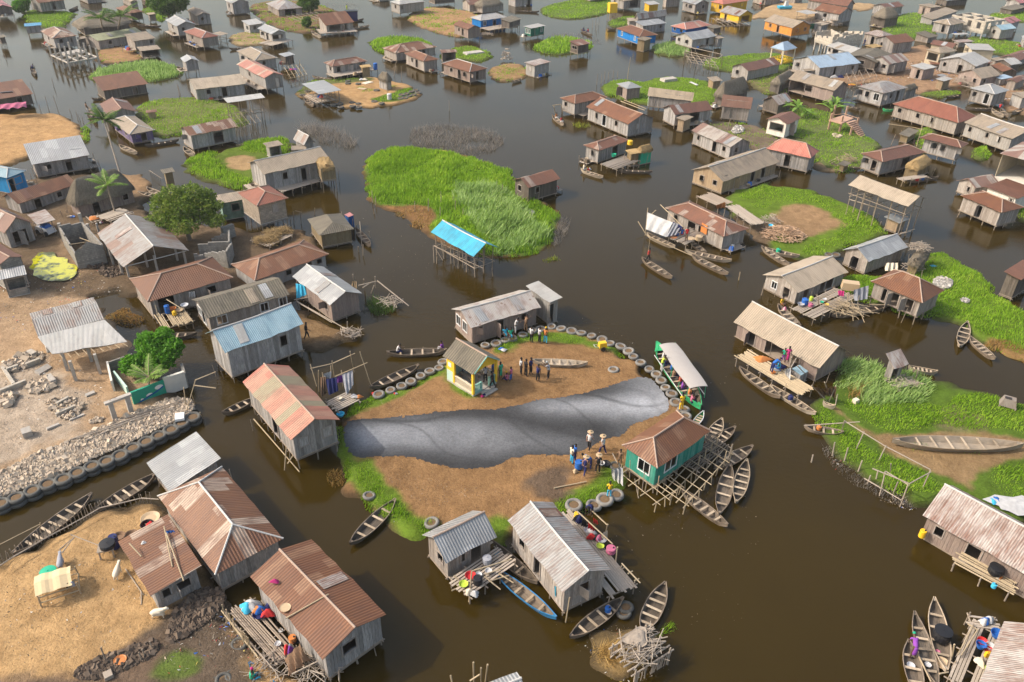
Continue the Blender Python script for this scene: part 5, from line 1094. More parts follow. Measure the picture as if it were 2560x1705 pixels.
def poles(pts,label,name='pole',mat='pole',r=.05,cat='pole',group=None,z=-.3):
    """pts: list of (pixel_a, za, pixel_b, zb) bars that belong to one thing, each a part"""
    first=G(pts[0][0],pts[0][1]);t=empty(name,(first.x,first.y,0),0,label,cat,group);o=Vector((first.x,first.y,0))
    for a,za,b_,zb in pts:post('pole',G(a,za)-o,G(b_,zb)-o,r,t,mat)
    return t
def vpost(p,h,label,r=.05,z=-.5,lean=(0,0),mat='pole',group='lone poles standing in the water',name='pole',cat='pole'):
    a=G(p,0);o=post(name,(a.x,a.y,z),(a.x+lean[0],a.y+lean[1],h),r,None,mat);tag(o,label,cat,group);return o
COLS=dict(blue=(.02,.11,.38),red=(.5,.03,.03),yellow=(.7,.42,.02),green=(.02,.35,.2),white=(.47,.46,.45),black=(.015,.015,.017),pink=(.45,.12,.2),orange=(.5,.18,.05),cyan=(.05,.4,.6),grey=(.3,.3,.32),brown=(.2,.12,.07),purple=(.2,.05,.3),lime=(.4,.5,.05),metal=(.45,.45,.46),tan=(.45,.33,.2),navy=(.015,.02,.09),cream=(.6,.52,.4),magenta=(.45,.03,.16))
for k_,v_ in COLS.items():plain('c_'+k_,v_,.45,var=.1);plain('f_'+k_,v_,.9,var=.3,sc=3.)
def basin(p,z,col,label,r=.3,h=.2,name='basin',cat='basin'):
    g=G(p,z);m=MB();m.lathe([(0,.02),(r*.7,.0),(r,h),(r*1.07,h),(r*1.05,h-.02),(r*.94,h-.02),(r*.66,.04),(0,.04)],16);o=m.build(name,MAT['c_'+col],None,g,smooth=False);return tag(o,label,cat)
def pot(p,z,col,label,r=.25,h=.4,name='cooking_pot',cat='pot'):
    g=G(p,z);t=empty(name,g,0,label,cat);m=MB();m.lathe([(0,0),(r*.75,0),(r,h*.3),(r,h*.7),(r*.85,h),(r*.95,h+.03),(r*.8,h+.02),(r*.75,h*.5),(0,h*.4)],16);m.build('body',MAT['c_'+col],t)
    m=MB();m.lathe([(r*1.0,h+.04),(r*.5,h+.07),(0,h+.09)],16);m.lathe([(.03,h+.09),(.03,h+.13),(0,h+.13)],8);m.build('lid',MAT['c_'+col],t);return t
def barrel(p,z,col,label,r=.28,h=.75,name='plastic_barrel',cat='barrel',lie=False):
    g=G(p,z);t=empty(name,g,0,label,cat);m=MB();m.lathe([(0,0),(r*.92,0),(r,h*.1),(r*.96,h*.33),(r,h*.36),(r*.96,h*.4),(r*.96,h*.65),(r,h*.68),(r*.96,h*.72),(r,h*.93),(r*.9,h),(0,h-.02)],18);m.build('body',MAT['c_'+col],t)
    m=MB();m.lathe([(.06,h-.02),(.06,h+.04),(0,h+.04)],8,(r*.5,0,0));m.build('cap',MAT['c_black'],t)
    if lie:t.rotation_euler=(R(90),0,lie);t.location.z+=r
    return t
def jerry(p,z,col,label,rz=0.):
    g=G(p,z);t=empty('jerrycan',g,rz,label,'jerrycan');m=MB();m.box((0,0,.17),(.3,.18,.34));m.box((0,0,.37),(.22,.12,.06),top=.8);m.build('body',MAT['c_'+col],t)
    m=MB();m.tube([(-.1,0,.38),(-.08,0,.46),(.05,0,.46),(.07,0,.38)],.018);m.build('handle',MAT['c_'+col],t);m=MB();m.lathe([(.035,.38),(.035,.45),(0,.45)],8,(.11,0,0));m.build('cap',MAT['c_black'],t);return t
def cloth(p,z,cols,label,sx=.6,sy=.5,h=.18,name='laundry_heap',cat='laundry',seed=1):
    g=G(p,z);t=empty(name,g,0,label,cat);rg=random.Random(seed)
    for ci,c in enumerate(cols):
        m=MB();cx,cy=(rg.uniform(-.5,.5)*sx,rg.uniform(-.5,.5)*sy)if len(cols)>1 else(0,0);k=.75 if len(cols)>1 else 1;ph=rg.uniform(0,9)
        def fn(u,v,cx=cx,cy=cy,k=k,ph=ph):
            a=2*math.pi*u;q=1+.22*math.sin(3*a+ph)+.12*math.sin(7*a+ph*2);x,y=cx+math.cos(a)*v*sx*k*q*.6,cy+math.sin(a)*v*sy*k*q*.6
            return(Vector((x,y,max(.01,h*(1-v**2)+.05*math.sin(9*x+ph)*math.sin(11*y+ph)*(1-v)+.012*ci))),(x,y))
        m.grid(fn,18,5);m.build('cloth',MAT['f_'+c],t,smooth=True,merge=True)
    return t
def sheet(pts,zs,col,label,name='hanging_cloth',cat='cloth',wav=.06,n=8):
    """four pixel corners with heights -> wavy thin cloth"""
    q=[G(p,z)for p,z in zip(pts,zs)];m=MB();nr=(q[1]-q[0]).cross(q[3]-q[0]).normalized()
    def fn(u,v,k=0.):
        p=(q[0]*(1-u)+q[1]*u)*(1-v)+(q[3]*(1-u)+q[2]*u)*v;return(p+nr*(wav*math.sin(u*17+v*3)*(.4+v)+k),(u,v))
    m.grid(fn,n*2,n);m.grid(lambda u,v:fn(u,v,-.012),n*2,n,flip=True);o=m.build(name,MAT['f_'+col],None,smooth=True);return tag(o,label,cat)
def pile(p,z,rad,n,L,label,mat='drift',h=.5,name='firewood_pile',cat='firewood',r=.021):
    g=G(p,z);m=MB();rg=random.Random(n+int(g.x))
    for i in range(n):
        a=rg.uniform(0,6.28);rr=rad*math.sqrt(rg.random());x,y=rr*math.cos(a),rr*math.sin(a)*.8;zz=h*(1-(rr/rad)**2)*rg.random()+.03;b_=rg.uniform(0,3.14);l=L*rg.uniform(.4,1)/2;tz=rg.uniform(-.25,.25)*l
        m.bar((x-math.cos(b_)*l,y-math.sin(b_)*l,zz-tz+.1),(x+math.cos(b_)*l,y+math.sin(b_)*l,zz+tz+.1),r*rg.uniform(.6,1.4),n=5,r=rg.random())
    o=m.build(name,MAT[mat],None,g);return tag(o,label,cat)
def rocks(poly,n,s0,s1,label,z=.35,col='stone',name='rubble',seed=1,big=None):
    rs=random.Random(seed);poly=smooth_poly(poly,1);lo,hi=poly.min(0),poly.max(0);P_=np.random.RandomState(seed).rand(n*3,2)*(hi-lo)+lo;P_=P_[sdf(P_,poly)>0][:n];m=MB()
    for x,y in P_:
        s=rs.uniform(s0,s1)*(1.8 if rs.random()<.08 else 1);q=Matrix.Rotation(rs.uniform(-.8,.8),3,'X')@Matrix.Rotation(rs.uniform(-.8,.8),3,'Y')
        m.box((x,y,z+s*.2+rs.uniform(0,.08)),(s*rs.uniform(.7,1.3),s*rs.uniform(.6,1.1),s*rs.uniform(.4,.8)),rs.uniform(0,3),rs.random(),0,rs.uniform(.55,.9),q)
    o=m.build(name,MAT[col]);return tag(o,label,'rubble',kind='stuff')
b=NB('stone',.9,0,.15);t_=b.n('TexCoord');n_=b.noise(t_.outputs['Object'],2.2,4,.7);c_=b.mix(b.pr(),(.28,.225,.165),(.50,.41,.31));MAT['stone']=b.col(b.mix(b.ramp(n_,.45,.75),c_,(.25,.2,.16)))
b=NB('clay',.95,0,.1);t_=b.n('TexCoord');n_=b.noise(t_.outputs['Object'],2.2,4,.7);MAT['clay']=b.col(b.mix(b.math('MULTIPLY',b.pr(),n_),(.07,.052,.04),(.22,.165,.12)))
b=NB('shell',.9,0,.15);MAT['shell']=b.col(b.mix(b.pr(),(.2,.185,.165),(.42,.39,.35)))
b=NB('net',.9,0,.05);t_=b.n('TexCoord');MAT['net']=b.col(b.mix(b.noise(t_.outputs['Object'],6.,3),(.13,.10,.08),(.26,.21,.16)))
SKINM={}
def sk(name,vs,es,root=0,sub=1):
    """vs: {key:(x,y,z,r)}"""
    ks=list(vs);me=bpy.data.meshes.new(name);me.from_pydata([vs[k][:3]for k in ks],[(ks.index(a),ks.index(b))for a,b in es],[])
    o=bpy.data.objects.new('tmp',me);COL.objects.link(o);o.modifiers.new('s','SKIN')
    for i,k in enumerate(ks):sv=me.skin_vertices[0].data[i];sv.radius=(vs[k][3],vs[k][3]*(vs[k][4]if len(vs[k])>4 else 1));sv.use_root=(i==root)
    s=o.modifiers.new('u','SUBSURF');s.levels=sub;s.render_levels=sub
    dg=bpy.context.evaluated_depsgraph_get();r=bpy.data.meshes.new_from_object(o.evaluated_get(dg));r.name=name
    bpy.data.objects.remove(o);bpy.data.meshes.remove(me);r.polygons.foreach_set('use_smooth',np.ones(len(r.polygons),bool));at=r.attributes.new('pr','FLOAT','FACE');at.data.foreach_set('value',np.full(len(r.polygons),.5,np.float32));return r
def pose(nm):
    hip=Vector((0,0,.92));lean=Vector((0,0,1));P_={}
    ang=dict(stand=0,arm=.03,walk=.08,bend=.95,sit=.1,paddle=.35,reach=.25).get(nm,0)
    if nm in('sit','paddle'):hip=Vector((0,0,.22))
    up=Vector((math.sin(ang),0,math.cos(ang)));f=Vector((math.cos(ang),0,-math.sin(ang)))
    ch=hip+up*.38;nk=hip+up*.55;hd=nk+up*.12+f*.02
    J={}
    for s,k in((1,'l'),(-1,'r')):
        hp_=hip+Vector((0,s*.09,-.02));sh=nk+Vector((0,s*.18,-.03))
        if nm in('stand','arm','bend','reach'):kn=Vector((.03 if nm!='bend' else-.02,s*.12,.48));an=Vector((0 if nm!='bend' else-.03,s*.14,.07))
        elif nm=='walk':kn=Vector((.14*s+.03,s*.1,.49));an=Vector((.26*s-.05,s*.1,.08 if s>0 else .12))
        else:kn=hip+Vector((.38,s*.14,.12));an=hip+Vector((.45,s*.13,-.17))
        toe=an+Vector((.16,s*.03,-.04))
        el=sh+Vector((-.02,s*.08,-.27));wr=el+Vector((.1,-s*.02,-.23))
        if nm=='arm' and s>0:el=sh+Vector((.2,.08,-.12));wr=el+Vector((.24,-.02,.06))
        if nm=='bend':el=sh+Vector((.05,s*.03,-.27));wr=el+Vector((.06,-s*.05,-.22))
        if nm in('paddle',):el=sh+Vector((.15,s*.06,-.2));wr=el+Vector((.2,-s*.03,.02))
        if nm=='sit':el=sh+Vector((.05,s*.05,-.26));wr=el+Vector((.22,-s*.06,-.04))
        if nm=='reach':el=sh+Vector((.22,s*.02,-.1));wr=el+Vector((.22,-s*.03,.12))
        if nm=='walk':el=sh+Vector((-.05*s,s*.06,-.27));wr=el+Vector((.12-.1*s,0,-.22))
        J[k]=(hp_,kn,an,toe,sh,el,wr)
    return hip,ch,nk,hd,up,f,J
POSES={}
def make_pose(nm):
    hip,ch,nk,hd,up,f,J=pose(nm);t4=lambda v,r,k=1:(v.x,v.y,v.z,r,k)
    vs={'hip':t4(hip,.13),'ch':t4(ch,.145),'nk':t4(nk,.055),'hd0':t4(hd,.07),'hd1':t4(hd+up*.13+f*.015,.088),'hd2':t4(hd+up*.2,.05),'nose':t4(hd+up*.07+f*.1,.018)}
    es=[('hip','ch'),('ch','nk'),('nk','hd0'),('hd0','hd1'),('hd1','hd2'),('hd0','nose')]
    for k,(hp_,kn,an,toe,sh,el,wr)in J.items():
        hd_=(wr-el).normalized();s=1 if k=='l' else-1
        vs.update({k+'h':t4(hp_,.085),k+'k':t4(kn,.058),k+'a':t4(an,.038),k+'t':t4(toe,.035),k+'s':t4(sh,.052),k+'e':t4(el,.038),k+'w':t4(wr,.026),k+'p':t4(wr+hd_*.07,.034)})
        es+=[('hip',k+'h'),(k+'h',k+'k'),(k+'k',k+'a'),(k+'a',k+'t'),('ch',k+'s'),(k+'s',k+'e'),(k+'e',k+'w'),(k+'w',k+'p')]
    body=sk('body',vs,es)
    bm=bmesh.new();bm.from_mesh(body);fm=MB()
    for k,(hp_,kn,an,toe,sh,el,wr)in J.items():
        hd_=(wr-el).normalized();sd_=hd_.cross(up).normalized();pl=wr+hd_*.09;s=1 if k=='l' else-1;cv=hd_.cross(sd_).normalized()*.02
        for i in range(4):q=pl+sd_*(i-1.5)*.019;L_=(.055,.068,.064,.05)[i];fm.tube([q-hd_*.02,q+hd_*L_*.5,q+hd_*L_+cv],.009,.007,5)
        fm.tube([wr+hd_*.03+sd_*.03*s,wr+hd_*.06+sd_*.055*s,wr+hd_*.09+sd_*.05*s+cv],.011,.008,5)
    n0=len(bm.verts);vv=[bm.verts.new(v)for v in fm.v]
    for fc in fm.f:bm.faces.new([vv[i]for i in fc])
    bm.to_mesh(body);bm.free();body.materials.append(MAT['skin'])
    sv={'hip':t4(hip-up*.04,.15),'ch':t4(ch,.165),'nk':t4(nk-up*.05,.1)};se=[('hip','ch'),('ch','nk')]
    for k,(hp_,kn,an,toe,sh,el,wr)in J.items():
        m_=sh*.45+el*.55;sv.update({k+'s':t4(sh,.07),k+'e':t4(m_,.06)});se+=[('nk',k+'s'),(k+'s',k+'e')]
    shirt=sk('shirt',sv,se);
    tv={'w':t4(hip+up*.06,.14),'hip':t4(hip,.15)};te=[('w','hip')];sv2={'w':t4(hip+up*.06,.14),'hip':t4(hip,.16)}
    for k,(hp_,kn,an,toe,sh,el,wr)in J.items():tv.update({k+'h':t4(hp_,.1),k+'k':t4(kn,.075),k+'a':t4(an+(kn-an)*.12,.058)});te+=[('hip',k+'h'),(k+'h',k+'k'),(k+'k',k+'a')]
    tr=sk('trousers',tv,te)
    ks_=(J['l'][1]+J['r'][1])/2;rs_=dict(sv2);rs_['k']=t4(ks_+(J['l'][2]-J['l'][1])*.4,.17);skirt=sk('skirt',rs_,[('w','hip'),('hip','k')])
    m=MB();c=hd+up*.14
    m.lathe([(0,.085),(.05,.078),(.085,.045),(.095,0),(.09,-.045),(.0,-.05)],12);hair=m.mesh('hair',MAT['f_black'],smooth=True)
    hm=MB();hm.lathe([(0,.13),(.07,.12),(.095,.05),(.1,.03),(.24,-.01),(.25,-.015),(.1,.015),(0,.02)],18);hat=hm.mesh('sun_hat',MAT['f_tan'],smooth=False)
    shm=MB()
    POSES[nm]=(body,shirt,tr,skirt,hair,hat,c,up)
b=NB('skin',.55,0,.35);MAT['skin']=b.col((.075,.04,.025))
b=NB('skinpale',.55,0,.35);MAT['skinpale']=b.col((.42,.24,.17))
def person(p,z,face,nm,top,legs,label,hat=None,skirt=False,skin='skin',s=1.,group=None):
    if nm not in POSES:make_pose(nm)
    body,shirt,tr,sk_,hair,hatm,c,up=POSES[nm];g=G(p,z);o=link('person',body,None,g,face);o.scale=(s,s,s);tag(o,label,'person',group)
    def sub(n,me,mt,loc=None):
        q=link(n,me,o);
        if not q.data.materials:q.data.materials.append(MAT['f_white'])
        q.material_slots[0].link='OBJECT';q.material_slots[0].material=MAT[mt]
        if loc is not None:q.location=loc;q.rotation_euler=(0,math.atan2(up.x,up.z),0)
        return q
    o.material_slots[0].link='OBJECT';o.material_slots[0].material=MAT[skin]
    if top:sub('shirt',shirt,'f_'+top)
    if legs:sub('skirt' if skirt else 'trousers',sk_ if skirt else tr,'f_'+legs)
    if hat:sub('sun_hat' if hat=='tan' else 'headscarf',hatm if hat=='tan' else hair,'f_'+hat,c+up*.03)
    else:sub('hair',hair,'f_black',c)
    return o
def sheep(p,face,label,z=.45,col='cream'):
    g=G(p,z);vs={'r':(-.32,0,.5,.17,1.),'m':(0,0,.5,.2),'c':(.28,0,.52,.17),'n':(.45,0,.68,.09),'h':(.56,0,.78,.085),'z':(.72,0,.7,.045),'t':(-.5,0,.42,.03)}
    es=[('m','r'),('m','c'),('c','n'),('n','h'),('h','z'),('r','t')]
    for k,y in(('a',.1),('b',-.1)):
        vs.update({'f'+k:(.28,y,.36,.06),'g'+k:(.3,y,.2,.035),'i'+k:(.29,y,.03,.028),'p'+k:(-.3,y,.38,.08),'q'+k:(-.24,y,.26,.045),'s'+k:(-.36,y,.17,.03),'t'+k:(-.33,y,.03,.028),'e'+k:(.52,y,.82,.025)})
        es+=[('c','f'+k),('f'+k,'g'+k),('g'+k,'i'+k),('r','p'+k),('p'+k,'q'+k),('q'+k,'s'+k),('s'+k,'t'+k),('h','e'+k)]
    me=sk('sheep',vs,es,root=1);me.materials.append(MAT['f_'+col]);o=link('sheep',me,None,g,face);tag(o,label,'sheep');return o
def local(t):
    M_=Matrix.Translation(t.location)@Matrix.Rotation(t.rotation_euler[2],4,'Z');Mi=M_.inverted();return lambda v:Mi@Vector(v)
T(1,2)
t,d=house((1715,138),(1995,308),(2268,180),'gable','moss','yellow','yellow and turquoise open pavilion with a ribbed brown roof on the islet',205,None,walls='----',stilts=False,base=.35,rise=1.35,cap='cap',rd='a',name='pavilion',cat='pavilion',group=None,o=.28)
plain('yellowpaint',(.74,.46,.03),.75,var=.1);plain('turq',(.24,.46,.38),.75,var=.15);plain('palegreen',(.42,.56,.48),.75,var=.1)
wx,wy,e,sy=d['wx'],d['wy'],d['e'],d['sy'];f=.55;hh=e-f
m=MB();m.box((0,0,.42),(2*wx+.1,2*wy+.1,.3));m.build('floor',MAT['concrete'],t)
Y0=-sy*wy
m=MB()
for x,y in((-wx,Y0),(-wx,-Y0),(wx*.45,Y0),(wx*.45,-Y0),(wx,-Y0)):m.box((x,y,f+hh/2+.03),(.2,.2,hh-.06))
m.build('pillars',MAT['yellowpaint'],t)
m=MB();x0=wx*.45
m.box(((x0+wx)/2,Y0,f+hh*.72),(wx-x0,.14,hh*.5));m.box((wx,0,f+hh*.72),(.14,2*wy-.2,hh*.5));m.build('upper_wall',MAT['yellowpaint'],t)
m=MB();m.box(((x0+wx)/2,Y0,f+hh*.235),(wx-x0,.15,hh*.465));m.box((wx,0,f+hh*.235),(.15,2*wy-.2,hh*.465));m.box((-wx,Y0*.62,f+.1),(.12,abs(Y0)*.55,.3));m.build('lower_wall',MAT['palegreen'],t)
m=MB();m.box(((x0+wx)/2+.05,Y0-sy*.08,f+hh*.72),(.38,.02,.42));m.build('plaque',MAT['whitepaint'],t)
m=MB()
for k in(-1,1):m.face([(-wx-.05,0,e+d['rise']-.12),(-wx-.05,k*wy,e-.05),(-wx-.05,k*wy,e-.35),(-wx-.05,0,e-.1)]);m.face([(-wx+.05,0,e+d['rise']-.12),(-wx+.05,0,e-.1),(-wx+.05,k*wy,e-.35),(-wx+.05,k*wy,e-.05)])
m.build('gable_board',MAT['yellowpaint'],t)
m=MB();xa,xb=-wx+.1,x0-.1;n=16
m.box(((xa+xb)/2,Y0,f+.82),(xb-xa,.16,.07));m.box(((xa+xb)/2,Y0,f+.1),(xb-xa,.16,.2))
for i in range(n):m.box((xa+(xb-xa)*(i+.5)/n,Y0,f+.5),(.07,.07,.6))
m.box(((xa+xb)/2,-Y0,f+.82),(xb-xa,.16,.07));m.box(((xa+xb)/2,-Y0,f+.1),(xb-xa,.16,.2))
for i in range(n):m.box((xa+(xb-xa)*(i+.5)/n,-Y0,f+.5),(.07,.07,.6))
m.build('balustrade',MAT['c_cream'],t)
m=MB()
for k,w_ in((-1,.36),(1,.3)):
    yc=Y0*(1-w_)if k<0 else-Y0*(1-w_);L_=2*wy*w_*.9
    m.box((-wx,yc,f+.1),(.14,L_,.22));m.box((-wx,yc,f+.85),(.14,L_,.08));m.box((-wx,yc-math.copysign(L_/2,yc),f+.45),(.2,.16,.9))
    for i in range(5):m.box((-wx,yc+L_*(i-2)/6,f+.5),(.06,.07,.7))
m.build('front_railing',MAT['turq'],t)
m=MB()
for i in range(3):m.box((-wx-.3-.3*i,-Y0*.1,.5-.13*i),(.32,1.5,.14))
m.build('steps',MAT['concrete'],t)
m=MB();m.bar((-wx-.32,Y0*1.12,e-.03),(-wx-.32,0,e+d['rise']),.05);m.bar((-wx-.32,-Y0*1.12,e-.03),(-wx-.32,0,e+d['rise']),.05);m.build('fascia',MAT['turq'],t)
m=MB()
for y in(-.7,.2,.9):m.box((.4,y,f+.4),(1.6,.28,.06));m.box((-.2,y,f+.2),(.06,.24,.4));m.box((1.,y,f+.2),(.06,.24,.4))
m.build('bench',MAT['plank'],t)
T(2,2)
a,b_=G((1325,35),.5),G((1745,640),.3);L=(b_-a).length;dv=b_-a;ang=math.atan2(dv.y,dv.x)
t=canoe((1325,35),(1735,625),'long green passenger boat with a pale canvas canopy moored at the tyres',W=2.1,m='hullgreen',inner='hulldark',n=9,name='tour_boat',cat='boat',group=None,rim='hullgreen',deep=.6)
ln=t['L']
m=MB();N=14
def can(u,v):
    x=-ln*.27+ln*.68*u;w_=.9*(1-.12*(2*u-1)**2);y=(2*v-1)*w_;return(Vector((x,y,1.95+.1*(1-(2*v-1)**2)+.05*math.sin(u*9))),(u*6,v*2))
m.grid(can,N,8);m.grid(lambda u,v:(can(u,v)[0]-Vector((0,0,.04)),(u,v)),N,8,flip=True);m.build('canopy',MAT['f_cream']if 0 else MAT['canvas']if 'canvas' in MAT else plain('canvas',(.34,.31,.285),.8,var=.08,sc=2),t)
for i in range(5):
    for y in(-.78,.78):x=-ln*.28+ln*.66*i/4;post('canopy_post',(x,y*1.1,.55),(x,y,1.95),.03,t,'greenpole')if 'greenpole' in MAT else(plain('greenpole',(.04,.34,.15),.6),post('canopy_post',(x,y*1.1,.55),(x,y,1.95),.03,t,'greenpole'))
m=MB();m.face([(-ln/2+.05,0,.82),(-ln*.36,-.72,.66),(-ln*.36,.72,.66)]);m.face([(-ln/2+.05,0,.8),(-ln*.36,.72,.64),(-ln*.36,-.72,.64)]);m.build('foredeck',MAT['hullgreen'],t)
for y in(-1.0,1.0):m=MB();m.bar((-ln*.3,y*.98,.66),(ln*.36,y*.98,.66),.035);m.build('rail',MAT['c_white'],t)
tb=t;rgp=random.Random(5);cs=['blue','navy','white','brown','red','navy','blue','orange','purple','pink']
Mb=Matrix.Translation(t.location)@Matrix.Rotation(ang,4,'Z')
desc=['in a white top nearest the bow','in navy second from the bow','in a blue shirt at mid boat','in a brown shirt beside the blue shirt','in a red top behind mid boat','in purple near the stern','in orange on the stern bench','in a pink top at the very stern']
for i in range(8):
    x=-ln*.26+ln*.66*i/7;q=Mb@Vector((x,-.45 if i%2 else-.25,0));pc=proj(q);c_=['white','navy','blue','brown','red','purple','orange','pink'][i]
    o=person((0,0),0,ang+math.pi/2,'sit',c_,'navy','passenger '+desc[i]+' of the green canopy boat');o.location=(q.x,q.y,.28)
G1='tyres laid flat round the painted islet'
TL='worn grey tyre laid flat in the row edging the painted islet'
tyres([(1185,200),(1265,255),(1330,307),(1372,365),(1415,427),(1470,490),(1508,563),(1580,625),(1600,690),(1117,148),(1075,95),(1000,50),(905,20),(830,-12),(735,-43),(640,-75),(550,-95),(455,-115),(365,-135),(265,-110),(185,-90),(100,-60)],TL,G1)
T(1,2)
tyres([(1722,190),(1685,243),(1600,280),(1515,325),(1425,370),(1340,412),(1240,450),(1130,490)],TL,G1)
T(1,1);tyres([(2110,1610),(2210,1590),(2295,1560),(2355,1540)],TL,G1)
T(2,2)
tyres([(935,260)],'single tyre lying out on the bare earth east of the beached canoe',None)
tyres([(570,1510),(752,1508),(855,1465),(960,1418)],'grassy tyre at the lower right tip of the painted islet','tyres at the lower right tip of the islet',s=1.2)
tyres([(950,1145)],'dark tyre beside the wall of the turquoise green house',None,mat='tyredark')
T(1,2);tyres([(1040,1430)],'half buried tyre on the grass at the lower left of the islet',None,z=.25)
T(1,3);tyres([(1618,105)],'tyre lying on the grass above the shiny ribbed gable hut',None)
T(2,3);tyres([(1045,885),(1030,935)],'black tyre hung at the corner of the rust streaked silver roof house','black tyres under the bottom centre deck',z=.1,mat='tyredark')
T(0,2)
tyres([(140,1425),(290,1360),(430,1300),(575,1255),(705,1195),(840,1135),(975,1090),(1100,1035),(1215,970),(1340,910),(1455,855),(1570,800),(1665,745),(1770,685),(0,1480)],'dark tyre in the double stacked wall along the rubble bank','stacked tyres holding the rubble bank',z=.02,s=1.25,stack=2,mat='tyredark',tilt=.05)
T(1,0)
tyres([(775,955),(780,985),(885,940),(890,978),(940,952),(948,985),(1090,930),(1155,950),(720,960),(845,745),(845,768),(940,772),(430,870),(475,840),(1110,830)],'dark tyre on the shore of the small tyre islet at upper left','tyres on the small islet at upper left',z=.25,mat='tyredark',s=1.05)
tyres([(1330,905),(1370,900),(1410,885),(1450,870),(1490,850),(1340,875),(1385,865),(1430,845),(1470,830)],'black tyre in the heap at the east end of the small tyre islet','heaped tyres at the end of the small islet',z=.25,mat='tyredark',s=1.1)
T(3,1);tyres([(625,780),(560,775)],'dark tyre beside the silver roof house on the grassy islet','tyres behind the silver roof house',z=.3,mat='tyredark')
CG='wooden canoes'
T(2,2)
canoe((180,180),(695,205),'pale dry canoe beached on the brown earth near the pavilion',W=.95,z=.33,m='hullpale',inner='hullpale',n=4)
canoe((1790,960),(1932,720),'canoe whose tip shows farthest up beside the brown hipped green house',W=1.1,m='hullpale',n=4)
canoe((1740,1010),(2055,795),'second canoe tucked along the jetty of the green house',W=1.05)
canoe((1860,1170),(2215,970),'canoe pointing up right from the end of the pole jetty',W=1.0)
canoe((2010,1140),(1905,1600),'left of the two side by side canoes at the jetty end',W=1.05)
canoe((2160,1095),(2060,1490),'right of the two side by side canoes at the jetty end',W=1.05,m='hullpale')
canoe((1560,1370),(1985,1700),'canoe lying under the lower poles of the green jetty',W=.95)
canoe((1665,790),(1760,655),'green canoe bow poking out behind the brown hipped roof',W=1.0,m='hullgreen',inner='hullgreen',rim='c_white')
canoe((2090,245),(2470,520),'canoe alongside the busy balcony, upper of two',W=.9)
T(3,2)
canoe((20,410),(440,670),'canoe alongside the busy balcony, lower of two, holding a dark jar',W=.95,m='hullpale')
canoe((335,785),(695,845),'half sunken canoe nosed into the grass of the right island',W=1.05,m='hull',z=-.05,n=2)
canoe((1140,925),(2345,965),'huge grey canoe beached on the worn path at right',W=1.75,z=.32,m='hullpale',inner='hullpale',n=6,deep=.5)
canoe((1290,235),(1560,285),'canoe bow showing behind the broken grey shed',W=.8,m='hullpale')
canoe((1850,-40),(2090,165),'right hand canoe of the pair moored by the long grassy bank',W=.9,m='hull')
T(3,1)
canoe((1835,1395),(1765,1620),'left hand canoe of the pair moored by the long grassy bank',W=1.0,m='hullpale')
canoe((585,1335),(1110,1240),'long canoe under the cluttered deck and the rust hipped hut',W=1.0,m='hull',n=5)
canoe((90,1235),(300,1440),'canoe moored left of the cluttered deck with someone in yellow',W=.95,m='hull')
canoe((-60,700),(195,865),'empty canoe nearest the beige ribbed roof by the firewood',W=.85,m='hull')
canoe((-30,715),(290,785),'canoe carrying a teal bucket beside the firewood islet',W=.8,m='hullpale')
canoe((1275,90),(1570,60),'canoe loaded with red and blue tubs at the straw annex',W=.75,m='hull')
canoe((580,-60),(850,-20),'canoe in the channel above the oval grassy islet',W=.7)
T(2,1)
canoe((1195,805),(1475,985),'canoe with a boatman in red standing in the open lagoon',W=.95,m='hull')
canoe((1600,735),(2020,828),'pale green sided canoe moored at the ragged house',W=.9,m='hullpale')
canoe((1655,780),(1990,950),'canoe just in front of the pale green sided one',W=.9,m='hull')
canoe((1240,580),(1500,700),'canoe under the white sheet side of the ragged house',W=.85,m='hullpale')
canoe((1640,640),(1790,760),'short dark canoe half under the deck of the ragged house',W=.8,m='hulldark',n=2)
canoe((635,-10),(840,58),'canoe with a vendor under a bright cloth at the straw tank',W=.75,m='hullpale')
canoe((985,-5),(1290,10),'dark canoe under the straw roofed green tank',W=.75,m='hulldark')
T(1,1)
canoe((915,530),(1055,690),'dark canoe tied beside the woven wall hut',W=.9,m='hulldark',n=3)
T(1,2)
canoe((1200,108),(1760,85),'canoe with a rower in white and a girl at the other end',W=1.0,m='hull')
canoe((1045,430),(1500,225),'brown canoe drawn up along the tyre row left of the pavilion',W=1.0,m='hull')
canoe((-310,665),(-20,530),'canoe behind the left wall of the striped roof house',W=.95,m='hull',n=2)
T(1,3)
canoe((865,300),(1285,-105),'canoe nosed into the grass at the lower left of the islet',W=1.15,m='hull')
canoe((1990,180),(2590,660),'dark canoe behind the bright blue painted one',W=1.0,m='hull',n=3)
T(2,3)
canoe((-165,530),(408,985),'bright blue and white painted canoe at bottom centre',W=.95,m='hullblue',inner='hull',rim='hullblue')
canoe((532,1160),(1025,800),'brown canoe under the corner of the bottom centre house',W=1.05,m='hull')
canoe((1190,1120),(1410,660),'canoe beached upright beside the stick hut islet',W=1.1,m='hull')
T(3,3)
canoe((1525,800),(1640,1475),'right and largest of the three canoes in the bottom right corner',W=1.15,m='hullpale',n=4)
canoe((1342,930),(1560,1620),'middle of the three canoes in the bottom right corner',W=1.0,m='hull',n=5)
canoe((1290,1190),(1390,1700),'left canoe in the bottom right corner with a woman in purple',W=1.05,m='hull',n=3)
T(0,3)
canoe((110,400),(850,-160),'long dark canoe lying along the fenced sand yard',W=1.2,m='hull',n=6)
T(0,2)
canoe((880,1560),(1430,1230),'dark canoe tucked beside the shiny ribbed tin shed',W=1.15,m='hull',n=5)
T(0,1)
canoe((1300,1530),(1810,1500),'canoe lying under the veranda ladder of the brown hipped house',W=.9,m='hulldark',n=4)
canoe((1270,200),(1570,250),'nearer of two beached canoes on the brown spit',W=.9,m='hullpale',n=4)
